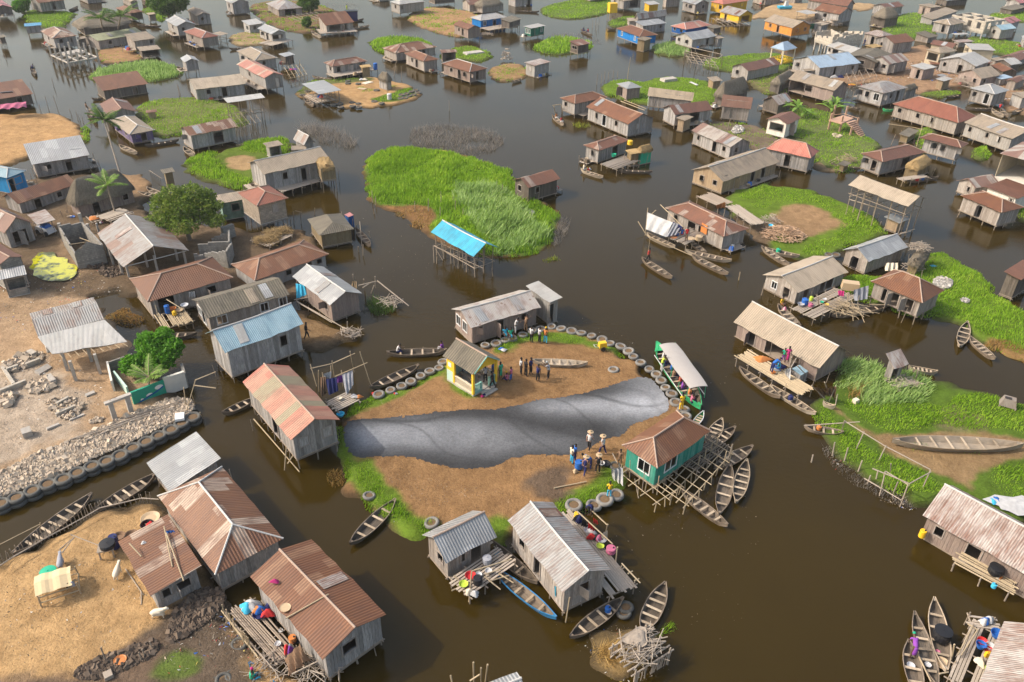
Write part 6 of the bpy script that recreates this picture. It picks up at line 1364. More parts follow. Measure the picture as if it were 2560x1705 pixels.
canoe((1350,160),(1480,215),'farther of two beached canoes on the brown spit',W=.8,m='hullpale',n=2)
T(0,0)
canoe((1095,1335),(1262,1405),'pale small canoe floating below the purple walled hut',W=.95,m='hullpale',n=3)
canoe((1330,1335),(1645,1285),'dark canoe right of the purple walled hut',W=.8,m='hulldark')
canoe((1690,1355),(1790,1430),'pale canoe stuck in the grass by the collapsed porch',W=1.0,m='hullpale',n=2)
canoe((845,905),(945,900),'dark blue bowed canoe at the single slope rust roof hut',W=.8,m='hulldark',n=2)
canoe((790,970),(885,1120),'canoe with a polesman near the orange beach',W=.9,m='hulldark')
canoe((285,610),(325,690),'tiny canoe with a paddler far out on the left channel',W=.9,m='hulldark',n=2)
canoe((960,590),(1195,592),'dark canoe along the upper edge of the oval reed islet',W=.8,m='hulldark')
canoe((1100,578),(1335,550),'second dark canoe behind the oval reed islet',W=.75,m='hulldark')
canoe((1260,225),(1480,240),'canoe beside the rusty hipped hut at upper left',W=.8,m='hulldark')
canoe((635,95),(715,60),'dark boat by the leafy bush in the upper left',W=1.2,m='hulldark',n=2)
canoe((2110,445),(2290,435),'canoe beside the orange hipped roof hut',W=.8,m='hulldark')
canoe((2170,1340),(2350,1290),'canoe moored right of the rust speckled roof hut',W=.8)
T(1,0)
canoe((510,290),(600,340),'pale boat tied at the left of the open veranda house',W=.9,m='hullpale',n=2)
canoe((905,255),(1042,235),'cream boat with a rounded bow beside the veranda house',W=1.6,m='hullpale',n=2)
canoe((850,185),(990,175),'brown boat behind the cream rounded one',W=1.2,m='hull',n=2)
canoe((445,905),(530,970),'small brown canoe below the tilted white sheet shelter',W=.9,n=2)
canoe((520,700),(700,730),'grey canoe behind the small tyre islet',W=.8)
T(2,0)
canoe((635,270),(740,325),'canoe with two people near the round reedy islet',W=.85,m='hulldark',n=2)
canoe((370,1060),(475,1145),'canoe with people in orange and red by the brown hipped huts',W=.9,m='hull',n=3)
canoe((0,750),(90,725),'pale canoe at the sandy islet left of the whitewashed hut',W=.8,m='hullpale',n=2)
canoe((30,95),(250,105),'dark canoe under the far hut at the top',W=.8,m='hulldark')
canoe((880,260),(960,262),'dark boat at the small green bank below the yellow tank',W=.9,m='hulldark',n=2)
T(3,0)
canoe((735,975),(850,1000),'dark canoe under the half rusty half white roof',W=.8,m='hulldark',n=2)
canoe((1055,1000),(1150,1010),'green boat below the half rusty half white roof',W=1.0,m='hullgreen',n=2)
canoe((1815,990),(2065,1000),'thin grey canoe in front of the silver hipped hut',W=.7,m='hull')
canoe((2060,1005),(2170,1070),'left of two short canoes on the muddy bank at far right',W=1.0,m='hullpale',n=2)
canoe((2140,1000),(2215,1070),'right of two short canoes on the muddy bank at far right',W=.9,m='hull',n=2)
canoe((2245,1035),(2340,1000),'short canoe at the right edge near the muddy bank',W=.9,m='hull',n=2)
canoe((1640,890),(1785,870),'dark canoe behind the grey latrine',W=.8,m='hulldark',n=2)
T(0,1)
tree('big_tree',(1740,640),[(0,0,4.,2.0,1.5),(-2.2,.3,3.8,1.5,1.1),(2.1,.6,3.6,1.7,1.2),(.8,1.5,5.0,1.7,1.1),(-1.2,1.,5.1,1.5,1.),(3.5,-.2,2.7,1.2,.8),(-3.6,-.3,2.5,.9,.6),(.6,-1.6,2.7,1.8,1.),(-1.6,-1.2,2.8,1.2,.9),(2.2,1.9,4.6,1.1,.8),(-3.0,1.2,4.4,.9,.6),(3.4,1.,3.9,.9,.6)],'big dense dark green tree behind the open silver roof shelter',.32,12500,.25,'treeleaf')
palm((1070,425),((985,140),4.6),'palm with yellowing fronds in front of the oval thatched house',12,2.3,seed=3,z=.4)
T(0,2)
tree('leafy_shrub',(1400,330),[(-1.5,.1,1.2,1.0,.8),(0,1.0,2.0,1.2,1.),(1.1,.6,1.6,1.1,.9),(1.7,1.5,2.2,.9,.8),(-.5,1.7,2.5,1.,.8),(.8,2.1,2.9,.8,.7)],'bright green shrub inside the painted wall enclosure',.1,9000,.24,'brightleaf',group=None,cat='shrub')
palm((1370,420),((1368,335),2.0),'young palm with wide fronds by the painted wall',10,2.0,seed=8,z=.4,r=.1,name='young_palm',droop=.6)
T(0,0)
palm((950,300),((925,170),5.2),'left of the two dark palms in front of the long grey thatch',13,3.6,seed=4,mat='leaf',r=.2)
palm((1080,290),((1110,150),5.4),'right of the two dark palms in front of the long grey thatch',14,4.2,seed=5,mat='leaf',r=.2)
palm((1108,1600),((955,1100),6.5),'tall leaning palm rising from the spit over the water at left',12,2.9,seed=6,mat='leaf',r=.16,z=.1)
palm((1000,1190),((965,1080),1.6),'low palm clump against the beige hipped purple hut',11,2.3,seed=16,mat='leaf',r=.12)
tree('broad_tree',(1560,200),[(0,0,4.,3.2,2.6),(2.2,.5,4.4,2.8,2.2),(-2.,.6,4.4,2.8,2.),(.6,1.8,6.2,2.8,2.)],'broad green tree at the top edge behind the white gable house',.35,16000,.42,'leaf')
tree('bush',(205,118),[(0,0,1.6,1.9,1.5),(.8,.4,2.4,1.4,1.2)],'small leafy bush in the upper left corner',.15,5000,.36,'brightleaf',group=None,cat='bush')
T(1,0)
tree('round_tree',(490,115),[(0,0,2.2,2.6,1.8),(.3,.5,3.6,2.2,1.6)],'round dark green tree by the rust streaked hipped hut',.25,9000,.36,'leaf')
tree('bush',(470,250),[(0,0,1.,1.1,.9),(.2,.2,1.7,.8,.6)],'small shrub left of the open veranda house',.1,3000,.3,'leaf',group=None,cat='bush')
T(3,0)
banana((560,1090),'banana plant with tall leaves beside the concrete stair frame',10,2.9,seed=1,h=1.6)
banana((610,1040),'banana plant just behind the stair frame',9,3.0,seed=7,h=1.4)
banana((265,1060),'banana plant in the middle of the grassy yard',9,2.6,seed=2,h=1.2)
banana((150,1030),'leftmost banana plant beside the red and beige striped roof',8,2.2,seed=3,h=1.)
banana((330,1080),'small banana plant right of the yard centre',7,2.0,seed=4,h=.7)
T(0,2)
def tb_(a,c,z0,z1,th,label,mat,name,cat,parts=None):
    g,h_=G(a,z0),G(c,z0);d_=h_-g;t=empty(name,g,math.atan2(d_.y,d_.x),label,cat);m=MB();L_=d_.length;m.box((L_/2,0,(z1-z0)/2),(L_,th,z1-z0));m.build('wall',MAT[mat],t);return t,L_
t,L_=tb_((1238,605),(1535,490),.2,1.65,.18,'green painted wall with blue swirl and white ovals facing the rubble bank','muralgreen' if 'muralgreen' in MAT else(plain('muralgreen',(.02,.27,.18),.8,var=.12).name and 'muralgreen'),'painted_wall','wall')
plain('muralblue',(.01,.09,.30),.8)
m=MB()
def oval(cx,cz,rx,rz,y):m.face([(cx+rx*math.cos(k*.4488),y,cz+rz*math.sin(k*.4488))for k in range(14)])
oval(.82*L_,1.02,.13*L_,.2,-.095);oval(.5*L_,.62,.1*L_,.16,-.095);oval(.26*L_,.42,.05*L_,.13,-.095);m.build('white_ovals',MAT['whitepaint'],t)
m=MB();pts=[(.05,.12),(.2,.33),(.35,.40),(.45,.52),(.6,.6),(.75,.72),(.95,.95)]
for(a_,z_),(c_,y_)in zip(pts,pts[1:]):m.face([(a_*L_,-.1,z_-.07),(c_*L_,-.1,y_-.09),(c_*L_,-.1,y_+.07),(a_*L_,-.1,z_+.06)])
m.build('blue_swirl',MAT['muralblue'],t)
t,L_=tb_((1535,492),(1725,425),.1,1.75,.25,'whitewashed stone wall end joined to the green painted wall','palewall','stone_wall','wall')
t,L_=tb_((1725,430),(1700,330),.1,1.5,.25,'short grey return wall at the water end of the enclosure','greyblock','stone_wall','wall')
t,L_=tb_((1190,510),(1070,360),.35,1.3,.14,'leaning white and green wall at the left of the enclosure','palegreen','side_wall','wall')
t,L_=tb_((1055,470),(1015,290),.35,1.5,.16,'cracked pale wall left of the shrub enclosure','palewall','side_wall','wall')
t,L_=tb_((1015,290),(1240,210),.35,1.4,.16,'dark back wall of the shrub enclosure','greyblock','back_wall','wall')
g1_,g2_=G((1040,725),.4),G((1220,655),.4);d_=g2_-g1_;t=empty('concrete_portal',g1_,math.atan2(d_.y,d_.x),'broken concrete portal standing between sand and rubble','portal');L_=d_.length
for x in(.15,L_-.1):m=MB();m.box((x,0,.8),(.36,.3,1.6));m.build('pillar',MAT['concrete'],t)
m=MB();m.box((L_/2,0,1.68),(L_+.5,.36,.2));m.build('lintel',MAT['concrete'],t)
m=MB();m.tube([(.2,.05,1.8),(.3,0,1.95),(.6,.05,1.85),(.8,0,1.95)],.02,n=4);m.build('bare_rebar',MAT['rust'],t)
rocks(P(0,2,-200,1330,0,1230,400,1040,800,880,1200,700,1600,540,1780,560,1800,660,1560,790,1240,940,900,1090,500,1280,100,1430,-200,1540),7500,.07,.24,'bank of loose broken stones behind the tyre wall',z=.45,seed=2)
rocks(P(0,2,0,240,150,170,380,120,420,200,250,260,60,330),90,.2,.5,'broken stones round the ruined foundation',z=.42,seed=3)
rocks(P(0,2,240,430,440,350,530,400,480,470,300,510),130,.2,.45,'grey stone heap below the ruined foundation',z=.42,seed=4)
rocks(P(0,2,0,540,120,470,170,560,60,640),60,.2,.4,'scattered stones at the left edge of the sand',z=.42,seed=5)
rocks(P(0,2,820,780,850,740,960,710,950,770),60,.1,.25,'reddish gravel pile on the sand by the portal',z=.42,seed=6)
rocks(P(0,2,400,560,700,520,800,640,640,760,500,700),140,.08,.3,'crumbled concrete on the pale ground',z=.42,seed=7)
rocks(P(0,1,900,920,1100,880,1150,960,1060,1010,930,980),160,.12,.32,'rubble pile below the open silver shelter',z=.4,seed=8,col='clay')
rocks(P(0,1,800,850,1000,840,1000,900,820,920),90,.1,.3,'rubble against the grey block house',z=.4,seed=9,col='clay')
T(0,2)
for a_,c_,lb in(((40,280),(140,430),'left'),((60,300),(180,260),'upper'),((250,250),(380,200),'upper right'),((0,500),(250,400),'lower')):
    tb_(a_,c_,.35,.85,.25,lb+' low wall of the ruined foundation at the left edge','paleblock','foundation_wall','wall')
for a_,c_,lb in(((520,700),(700,620),'front'),((530,600),(640,540),'rear')):tb_(a_,c_,.35,.7,.22,lb+' concrete kerb of the sunken basin on the pale ground','paleblock','concrete_kerb','kerb')
def slab(p,q,w_,h_,label,z=.4,mat='concrete',name='concrete_block',cat='block',rx=0.):
    g,k=G(p,z),G(q,z);d_=k-g;m=MB();L_=d_.length;m.box((0,0,h_/2),(L_,w_,h_),top=.94);o=m.build(name,MAT[mat],None,(g+k)/2,math.atan2(d_.y,d_.x));o.rotation_euler[0]=rx;return tag(o,label,cat)
slab((210,880),(300,850),.7,.55,'pale broken block alone on the grey sand',rx=.15)
slab((790,515),(875,480),.35,.2,'long white stone lying on the sand',rx=.1)
slab((430,820),(550,770),.25,.15,'narrow concrete beam lying on the sand')
slab((640,735),(780,680),.2,.12,'thin flat concrete strip beside the sunken basin')
slab((340,310),(460,240),.6,.25,'tilted grey slab on the ruined foundation',rx=.3)
slab((275,120),(330,150),.5,.45,'upright pale stone near the white stone house')
slab((450,340),(500,400),.5,.4,'big grey boulder on the stone heap')
T(2,0);slab((1380,750),(1500,735),1.6,.5,'concrete slab lying on the grass behind the silver pyramid roof',z=.3)
slab((1640,755),(1705,785),.5,.1,'white plank lying on the grassy islet',z=.35,mat='c_white',name='plank',cat='plank')
T(1,0);slab((1920,500),(2085,480),2.,.3,'flat concrete slab on the little islet',z=.3,name='slab',cat='slab')
T(0,1)
t=empty('porch_roof',G((700,1500),2.6),0,'patched white sheet porch roof on concrete posts at the stone house','porch roof');lo_=local(t)
q=[G((345,1530),2.75),G((960,1372),2.75),G((1170,1568),2.35),G((480,1690),2.35)];m=MB();slope(m,lo_(q[3]),lo_(q[2]),lo_(q[1]),lo_(q[0]),random.Random(2),.04,.12);m.build('sheets',MAT['white'],t)
T(0,2)
for p_,q_ in(((560,85),(625,275)),((650,165),(700,365)),((860,105),(925,300)),((800,20),(845,190))):
    b0=G(q_,.4);m=MB();m.box((0,0,1.0),(.24,.24,2.0),.4);m.build('post',MAT['concrete'],t,lo_(b0))
T(0,2)
for i in range(9):x_=490+i*75;t['n']=i;post('rafter',lo_(G((x_,60-i*8),2.3)),lo_(G((x_+90,165-i*14),2.2)),.035,t,'bamboo')
T(0,1)
t=HOUSES['large open shelter with a silver grey roof on concrete posts'];lo_=local(t);e_=t['e']
for p_ in((1130,960),(1045,870),(1000,790),(1455,945),(1715,870),(1360,890),(1635,830),(1190,985),(930,640)):
    b0=G(p_,.4);m=MB();v=lo_(b0);m.box((v.x,v.y,.4+(e_-.4)/2),(.2,.2,e_-.45));m.build('post',MAT['concrete'],t)
m=MB();L2=(G((1132,892),e_)-G((890,580),e_)).length/2;W2=abs(lo_(G((1730,728),e_)).y-lo_(G((1132,892),e_)).y)/2
for x in(-L2+.3,0,L2-.3):m.bar((x,-W2+.2,e_-.12),(x,W2-.2,e_-.12),.05);m.bar((x,0,e_-.12),(x,0,e_+1.35),.04)
m.build('truss',MAT['capgrey'],t)
def boxwall(t,pts,z0,hs,th,mat,name='wall'):
    for(a,c),h_ in zip(zip(pts,pts[1:]),hs):
        m=MB();d_=c-a;n=6
        for i in range(n):
            u=a+d_*((i+.5)/n);hh_=h_[0]+(h_[1]-h_[0])*i/(n-1);hh_=round(hh_/.2)*.2;m.box((u.x,u.y,z0+hh_/2),(d_.length/n,th,hh_),math.atan2(d_.y,d_.x))
        m.build(name,MAT[mat],t)
c0,c1,c2,c3=G((735,905),.4),G((985,850),.4),G((800,640),.4),G((600,690),.4)
t=empty('roofless_house',(c0.x,c0.y,.4),0,'roofless grey block house with a pitched end wall beside the pond','ruined house');lo_=local(t);q=[lo_(v)for v in(c0,c1,c2,c3,c0)];boxwall(t,q[:2]+[q[2],q[3],q[0]],0,[(2.,2.0),(2.2,2.2),(2.2,2.4),(2.2,1.8)],.18,'greyblock')
m=MB();a,c=q[0],q[1];m.face([a+Vector((0,-.09,2.)),c+Vector((0,-.09,2.)),(a+c)/2+Vector((0,-.09,2.8))]);m.face([a+Vector((0,.09,2.)),(a+c)/2+Vector((0,.09,2.8)),c+Vector((0,.09,2.))]);m.build('gable_wall',MAT['greyblock'],t)
for(pa,za,pb,zb)in(((650,680),2.6,(820,655),2.7),((735,720),2.8,(830,650),2.8),((735,620),2.6,(830,655),2.8)):post('roof_pole',lo_(G(pa,za)),lo_(G(pb,zb)),.04,t,'bamboo')
for p_,lb in(((590,650),'taller concrete post left of the roofless block house'),((625,620),'short concrete post left of the roofless block house'),((775,555),'tallest concrete post behind the roofless block house'),((825,580),'short concrete post behind the roofless block house')):
    hh_=2.2 if 'tall' in lb else 1.2;m=MB();m.box((0,0,hh_/2),(.3,.3,hh_));tag(m.build('concrete_post',MAT['concrete'],None,G(p_,.4),.2),lb,'post')
for pts_,hs_,lb in((((1845,800),(2130,790),(2130,680),(1960,700)),[(1.6,1.9),(1.9,1.8),(1.6,1.0)],'crumbling grey block walls right of the big tree'),(((1800,860),(1900,850),(2110,900),(2150,780)),[(1.2,.9),(1.2,2.),(2.,1.6)],'broken block walls behind the long brown hipped house')):
    g=G(pts_[0],.4);t=empty('ruined_walls',g,0,lb,'ruin');lo_=local(t);boxwall(t,[lo_(G(p_,.4))for p_ in pts_],0,hs_,.18,'greyblock')
t,L_=tb_((2060,640),(2160,600),.4,1.9,.5,'stub of grey block pier behind the crumbling walls','greyblock','block_pier','pier')
T(0,0)
t=empty('concrete_skeleton',G((640,600),0),0,'unfinished concrete frame with rows of bare pillars in the water','concrete frame');lo_=local(t);z1=1.5
A,B,C_=G((470,505),z1),G((630,580),z1),G((900,530),z1);D_=A+(C_-B);rows=4;colm=4
for i in range(rows):
    for j in range(colm):
        p_=B+(A-B)*i/(rows-1)+(C_-B)*j/(colm-1);m=MB();v=lo_((p_.x,p_.y,0));h_=3.3 if(i,j)!=(2,2)else 2.;m.box((v.x,v.y,h_/2-.4),(.28,.28,h_+.8));m.build('pillar',MAT['concrete'],t)
m=MB()
for i in range(rows):a,c=lo_(B+(A-B)*i/(rows-1)),lo_(C_+(A-B)*i/(rows-1));m.bar(a,c,.18,n=4)
for j in range(colm):a,c=lo_(B+(C_-B)*j/(colm-1)),lo_(A+(C_-B)*j/(colm-1));m.bar(a,c,.17,n=4)
m.build('beams',MAT['concrete'],t)
m=MB();a=lo_(A+(C_-B)*.33);c=lo_(A+(C_-B));b0=lo_(A+(B-A)*.3+(C_-B));q=lo_(A+(B-A)*.3+(C_-B)*.33);up_=Vector((0,0,.2));m.face([a+up_,q+up_,b0+up_,c+up_]);m.face([a+up_*.5,c+up_*.5,b0+up_*.5,q+up_*.5]);m.build('slab',MAT['concrete'],t)
T(3,0)
def pile_house(p1,p2,p3,f_,e_,label,segs,mat='paleblock'):
    b_,U,V=rect(p1,p2,p3,e_);g=b_+(U+V)/2;t=empty('unfinished_building',(g.x,g.y,0),0,label,'building');lo_=local(t);rg=random.Random(3)
    m=MB();ang=math.atan2(U.y,U.x);m.box((0,0,f_-.12),(U.length,V.length,.24),ang);m.build('floor_slab',MAT['concrete'],t)
    for i in range(4):
        for j in range(4):
            if i in(0,3)or j in(0,3):p_=b_+U*(.03+.94*i/3)+V*(.03+.94*j/3);v=lo_((p_.x,p_.y,0));m=MB();m.box((v.x,v.y,f_/2-.5),(.26,.26,f_+.8),ang);m.build('pillar',MAT['concrete'],t)
    for(ua,va,ub,vb,h0,h1,win)in segs:
        a=b_+U*ua+V*va;c=b_+U*ub+V*vb;a.z=c.z=0;a,c=lo_(a),lo_(c);d_=c-a;n=max(4,int(d_.length/.5));m=MB()
        for i in range(n):
            u=a+d_*((i+.5)/n);h_=h0+(h1-h0)*i/(n-1)+rg.choice((0,0,0,-.4))*(h0!=h1);
            if win and i%5 in(2,3):m.box((u.x,u.y,f_+.4),(d_.length/n,.18,.8),math.atan2(d_.y,d_.x));m.box((u.x,u.y,f_+h_-.2),(d_.length/n,.18,.4),math.atan2(d_.y,d_.x))
            else:m.box((u.x,u.y,f_+h_/2),(d_.length/n,.18,h_),math.atan2(d_.y,d_.x))
        m.build('wall',MAT[mat],t)
    return t
pile_house((430,300),(600,350),(870,330),1.9,3.6,'roofless pale block ruin on concrete legs in the channel',[(0,0,1,0,1.9,1.2,0),(0,0,0,1,1.7,2.4,0),(1,0,1,1,2.3,1.4,0),(0,1,1,1,2.6,1.6,0),(.5,0,.5,1,1.4,2.2,0),(0,.5,1,.5,1.6,2.2,0)])
pile_house((1700,130),(2010,195),(2120,160),1.6,4.3,'unfinished two level cream concrete building with bare beams',[(0,0,1,0,2.6,2.6,1),(0,0,0,1,2.6,2.6,1),(1,0,1,1,2.6,2.6,1),(0,1,1,1,2.6,2.6,1),(.33,0,.33,1,2.6,2.6,0),(.66,0,.66,1,2.6,2.6,0),(0,.5,1,.5,2.6,2.6,0)])
t,d=house((38,432),(150,466),(272,440),'hip','paleblue','yellow','small gazebo with a pale blue pyramid roof and yellow railings',130,None,walls='----',stilts=False,base=.3,rise=1.6,name='gazebo',cat='gazebo',group=None)
for x in(-1,1):
    for y in(-1,1):m=MB();m.bar((x*d['wx'],y*d['wy'],.2),(x*d['wx'],y*d['wy'],d['e']),.13,n=8);m.build('column',MAT['c_cream'],t)
m=MB()
for s in(-1,1):
    m.box((0,s*d['wy'],1.2),(2*d['wx'],.12,.1));m.box((s*d['wx'],0,1.2),(.12,2*d['wy'],.1));m.box((0,s*d['wy'],.5),(2*d['wx'],.12,.3));m.box((s*d['wx'],0,.5),(.12,2*d['wy'],.3))
    for i in range(7):q=-.85+1.7*i/6;m.box((q*d['wx'],s*d['wy'],.85),(.12,.1,.6));m.box((s*d['wx'],q*d['wy'],.85),(.1,.12,.6))
m.build('railing',MAT['yellowpaint'],t);m=MB();m.box((0,0,d['e']-.1),(2*d['wx']+.2,2*d['wy']+.2,.25));m.build('cornice',MAT['c_cream'],t)
t=empty('stair_frame',G((650,1200),0),0,'bare reddish concrete landing with a flight of stairs on the grass','stairs');lo_=local(t);plain('redconc',(.42,.26,.18),.9,var=.2)
for p_ in((555,1190),(655,1215),(590,1110),(700,1120),(815,1160),(755,1245)):v=lo_(G(p_,.3));m=MB();h_=2.9 if p_[0]<720 else 1.7;m.box((v.x,v.y,h_/2),(.25,.25,h_));m.build('pillar',MAT['redconc'],t)
q=[lo_(G(p_,2.0))for p_ in((560,1100),(680,1135),(790,1085),(690,1060))];m=MB();m.face(q);m.face([v-Vector((0,0,.2))for v in q][::-1])
for i in range(4):a,c=q[i],q[(i+1)%4];dn_=Vector((0,0,.2));m.face([a-dn_,c-dn_,c,a])
m.build('landing',MAT['redconc'],t)
for i in range(9):
    u=i/8;a=lo_(G((735+115*u,1130+125*u),2.0-1.65*u));c=lo_(G((800+80*u,1110+130*u),2.0-1.65*u));m=MB();d_=c-a;m.box(((a+c)/2)[:],(d_.length+.3,.42,.12),math.atan2(d_.y,d_.x));m.build('step',MAT['redconc'],t)
for zz in(.5,1.0):pass
m=MB();m.tube([lo_(G((580,1060),2.6)),lo_(G((700,1045),2.9)),lo_(G((820,1085),2.7))],.04);m.build('handrail',MAT['redconc'],t)
T(3,0)
t,d=house((2165,1395),(2700,1560),(2900,1440),'hip','stripe','cream','cream balcony house with a teal sign at the right edge',330,None,walls='--ww',stilts=False,base=.3,rise=1.6,name='house',cat='house',group=None)
wx,wy,e,sy,f=d['wx'],d['wy'],d['e'],d['sy'],2.2;Y0=-sy*wy
m=MB();m.box((0,0,f/2+.1),(2*wx,2*wy,f-.2));m.build('base_wall',MAT['palewall'],t)
for i in range(5):m=MB();x=wx-2*wx*i/4;m.bar((x,Y0,f),(x,Y0,e-.5),.13,n=10);m.build('column',MAT['c_cream'],t)
m=MB();m.box((0,Y0,e-.28),(2*wx,.25,.5));m.box((0,Y0,f+.85),(2*wx,.16,.1));m.build('beam',MAT['palewall'],t)
m=MB()
for i in range(44):m.box((-wx+2*wx*(i+.5)/44,Y0,f+.45),(.08,.1,.75))
m.build('balustrade',MAT['palewall'],t)
m=MB();m.box((wx-1.1,Y0-sy*.16,e-.35),(1.4,.05,.55));plain('teal',(.01,.33,.42),.5,var=.1);sgn=m.build('sign',MAT['teal'],t)
m=MB();[m.box((wx-1.55+.3*i,Y0-sy*.2,e-.32),(.16,.02,.14))for i in range(4)];m.build('sign_lettering',MAT['c_cyan'],sgn)
m=MB();m.box((wx-1.3,Y0+sy*.5,f+.9),(.6,.05,1.4));m.build('blue_curtain',MAT['f_blue'],t)
T(2,2)
J=[]
for k in range(5):J.append(((1010+90*k*1.0,1235+65*k,),1.0,(1500+140*k,915+25*k+0),1.0))if 0 else None
def lattice(A,B,C,n1,n2,z,label,mat='bamboo',r=.045,posts=True,name='pole_jetty',cat='jetty'):
    a,b_,c=G(A,z),G(B,z),G(C,z);t=empty(name,(b_.x,b_.y,0),0,label,cat);o=Vector((b_.x,b_.y,0));rg=random.Random(9)
    for i in range(n1+1):u=i/n1;p=a+(b_-a)*u;q=p+(c-b_);e_=(q-p).normalized()*.4;post('long_pole',p-e_-o+Vector((0,0,rg.uniform(-.05,.05))),q+e_*rg.uniform(0,2)-o,r,t,mat)
    for j in range(n2+1):
        u=j/n2;p=a+(c-b_)*u;q=b_+(c-b_)*u;e_=(q-p).normalized()*.35;post('cross_pole',p-e_*rg.uniform(.3,1.4)-o+Vector((0,0,.07)),q+e_*rg.uniform(.3,1.5)-o+Vector((0,0,.07)),r*.85,t,mat)
        if posts:
            for k in(0,.5,1):x=p+(q-p)*k;post('post',Vector((x.x+rg.uniform(-.15,.15),x.y+rg.uniform(-.15,.15),-.6))-o,Vector((x.x,x.y,z+rg.choice((.05,.1,.9))))-o,r*1.1,t,mat)
    return t
lattice((1340,1330),(1600,1510),(2010,1040),4,7,.9,'long bamboo pole jetty beside the turquoise green house')
lattice((1000,1225),(1330,1490),(1560,1340),3,3,.85,'open pole frame under the front of the turquoise green house')
deck((1540,1060),(1700,1200),(2000,960),.95,'dark slatted walkway behind the turquoise green house',mat='darkpole',gap=.1,round_=True,w=.12)
poles([((925,1035),.4,(965,1115),2.),((1130,1270),0,(1165,1450),0),((2030,950),2.3,(1960,1190),0),((1445,1130),0,(1440,1560),0)][:3],'leaning bamboo poles around the turquoise green house jetty')
sheet([(915,1190),(1015,1165),(1025,1330),(930,1270)],[1.7,1.7,.6,.6],'white','grey white cloth draped on the corner pole of the green house',wav=.12)
T(1,2)
deck((640,560),(745,650),(960,545),.8,'rickety plank landing behind the striped roof house',mat='drift',miss=.2,gap=.06)
poles([((500,215),1.9,(560,420),0),((575,270),2.2,(580,470),0),((700,185),2.6,(720,330),.8),((865,95),3.2,(905,290),.2),((955,100),3.1,(1055,400),0),((725,330),1.8,(1025,200),2.6),((500,255),1.7,(700,210),2.0),((700,210),2.0,(910,115),2.9),((785,270),1.8,(800,420),.5),((690,225),2.2,(690,420),.5),((610,290),1.9,(640,480),.5)],'crooked pole drying rack over the water beside the striped roof house',mat='bamboo',r=.045,cat='drying rack',name='drying_rack')
sheet([(590,335),(640,330),(650,480),(600,520)],[1.8,1.8,.7,.7],'brown','rust coloured cloth hung at the left of the drying rack')
sheet([(620,305),(690,280),(690,350),(625,350)],[2.1,2.1,1.5,1.5],'white','white cloth hung at the top of the drying rack')
sheet([(640,355),(740,335),(760,460),(670,500)],[1.8,1.8,.9,.9],'navy','dark clothes hung in the middle of the drying rack')
sheet([(745,330),(790,315),(800,380),(750,385)],[1.8,1.8,1.2,1.2],'purple','purple patterned cloth on the drying rack')
sheet([(790,310),(890,270),(900,400),(830,500)],[1.9,2.1,1.2,.8],'grey','thin grey net hung at the right of the drying rack')
cloth((940,520),.95,['white','orange','grey'],'coloured laundry heaped on the plank landing by the striped roof house',.7,.4,seed=3)
basin((770,535),.9,'cream','cream bowl on the plank landing by the striped roof house',.2,.12)
basin((780,690),.4,'cyan','cyan tub at the corner of the striped roof house',.3,.25)
poles([((-20,720),.3,(400,1205),.2),((280,975),1.9,(262,1190),0),((290,1130),.4,(370,1010),1.2)],'long poles lashed below the front of the striped roof house',mat='bamboo')
cloth((1080,485),.4,['red'],'red rag on the tyre left of the pavilion',.3,.25,.1)
cloth((1275,490),.4,['red','white'],'red and white rag on the earth below the tyre row',.3,.25,.1,seed=5)
cloth((2090,505),.4,['navy','magenta'],'dark magenta bundle by the pavilion steps',.35,.25,.15,seed=6)
cloth((2290,75),.45,['white','blue'],'white and blue clothes drying on the grass behind the pavilion',.7,.5,.12,seed=7)
T(2,2)
person((705,1005),.4,1.2,'walk','white','black','man in a wide straw hat standing at the edge of the grey painting','tan',skin='skinpale')
person((830,1040),.4,2.5,'walk','white','navy','man in a straw hat striding beside the brown hipped roof','tan',skin='skinpale')
person((665,1235),.4,1.0,'walk','navy','navy','person in a straw hat and navy clothes leaning over the blue barrel','tan',skin='skinpale')
person((785,1215),.4,1.4,'stand','black','black','person in black with a straw hat right of the blue barrel','tan',skin='skinpale')
person((545,1130),.4,.5,'stand','cream','cyan','child in pale clothes left of the blue barrel')
person((575,1100),.4,.3,'stand','blue','navy','child in blue standing behind the pale clothed child',s=.9)
person((720,1180),.4,3.0,'bend','blue','navy','person in blue bending behind the navy clothed one')
barrel((612,1170),.4,'blue','blue plastic barrel on the earth near the straw hatted group',.3,.65)
basin((820,1140),.4,'white','white tub on the grass near the straw hatted group',.25,.2)
basin((862,1140),.4,'black','black tub on the grass near the green house',.32,.2)
cloth((583,1205),.4,['tan'],'straw hat coloured bag lying on the earth below the blue barrel',.35,.3,.25,name='bag',cat='bag')
poles([((385,1355),.42,(685,1295),.45)],'pale bamboo pole lying on the earth of the islet',mat='bamboo',name='bamboo_pole')
person((890,1440),.6,1.5,'stand','yellow','cyan','child in yellow standing on a tyre at the lower right tip',s=.85)
person((985,1150),.5,1.0,'stand','brown','brown','dark figure beside the tyre by the green house wall',s=.9)
person((80,310),.4,.2,'stand','white','black','leftmost of the group of five, in white and black')
person((125,325),.4,.6,'stand','black','black','person all in black second in the group of five')
person((170,310),.4,-.6,'stand','navy','black','person in navy third in the group of five')
person((235,375),.4,.9,'arm','navy','black','person in navy pointing with one arm in the group of five')
person((335,350),.4,2.8,'reach','grey','black','person in a grey hooded top at the right of the group of five','white')
person((1553,640),.5,2.,'stand','yellow','yellow','man dressed all in yellow on the tyres beside the green boat')
person((1370,285),.5,.2,'reach','lime','white','person in pale yellow leaning to the green boat')
person((175,15),.4,.8,'stand','white','black','left of three people in white shirts below the rust spotted house')
person((250,20),.4,.5,'stand','white','black','middle of three people in white shirts below the rust spotted house')
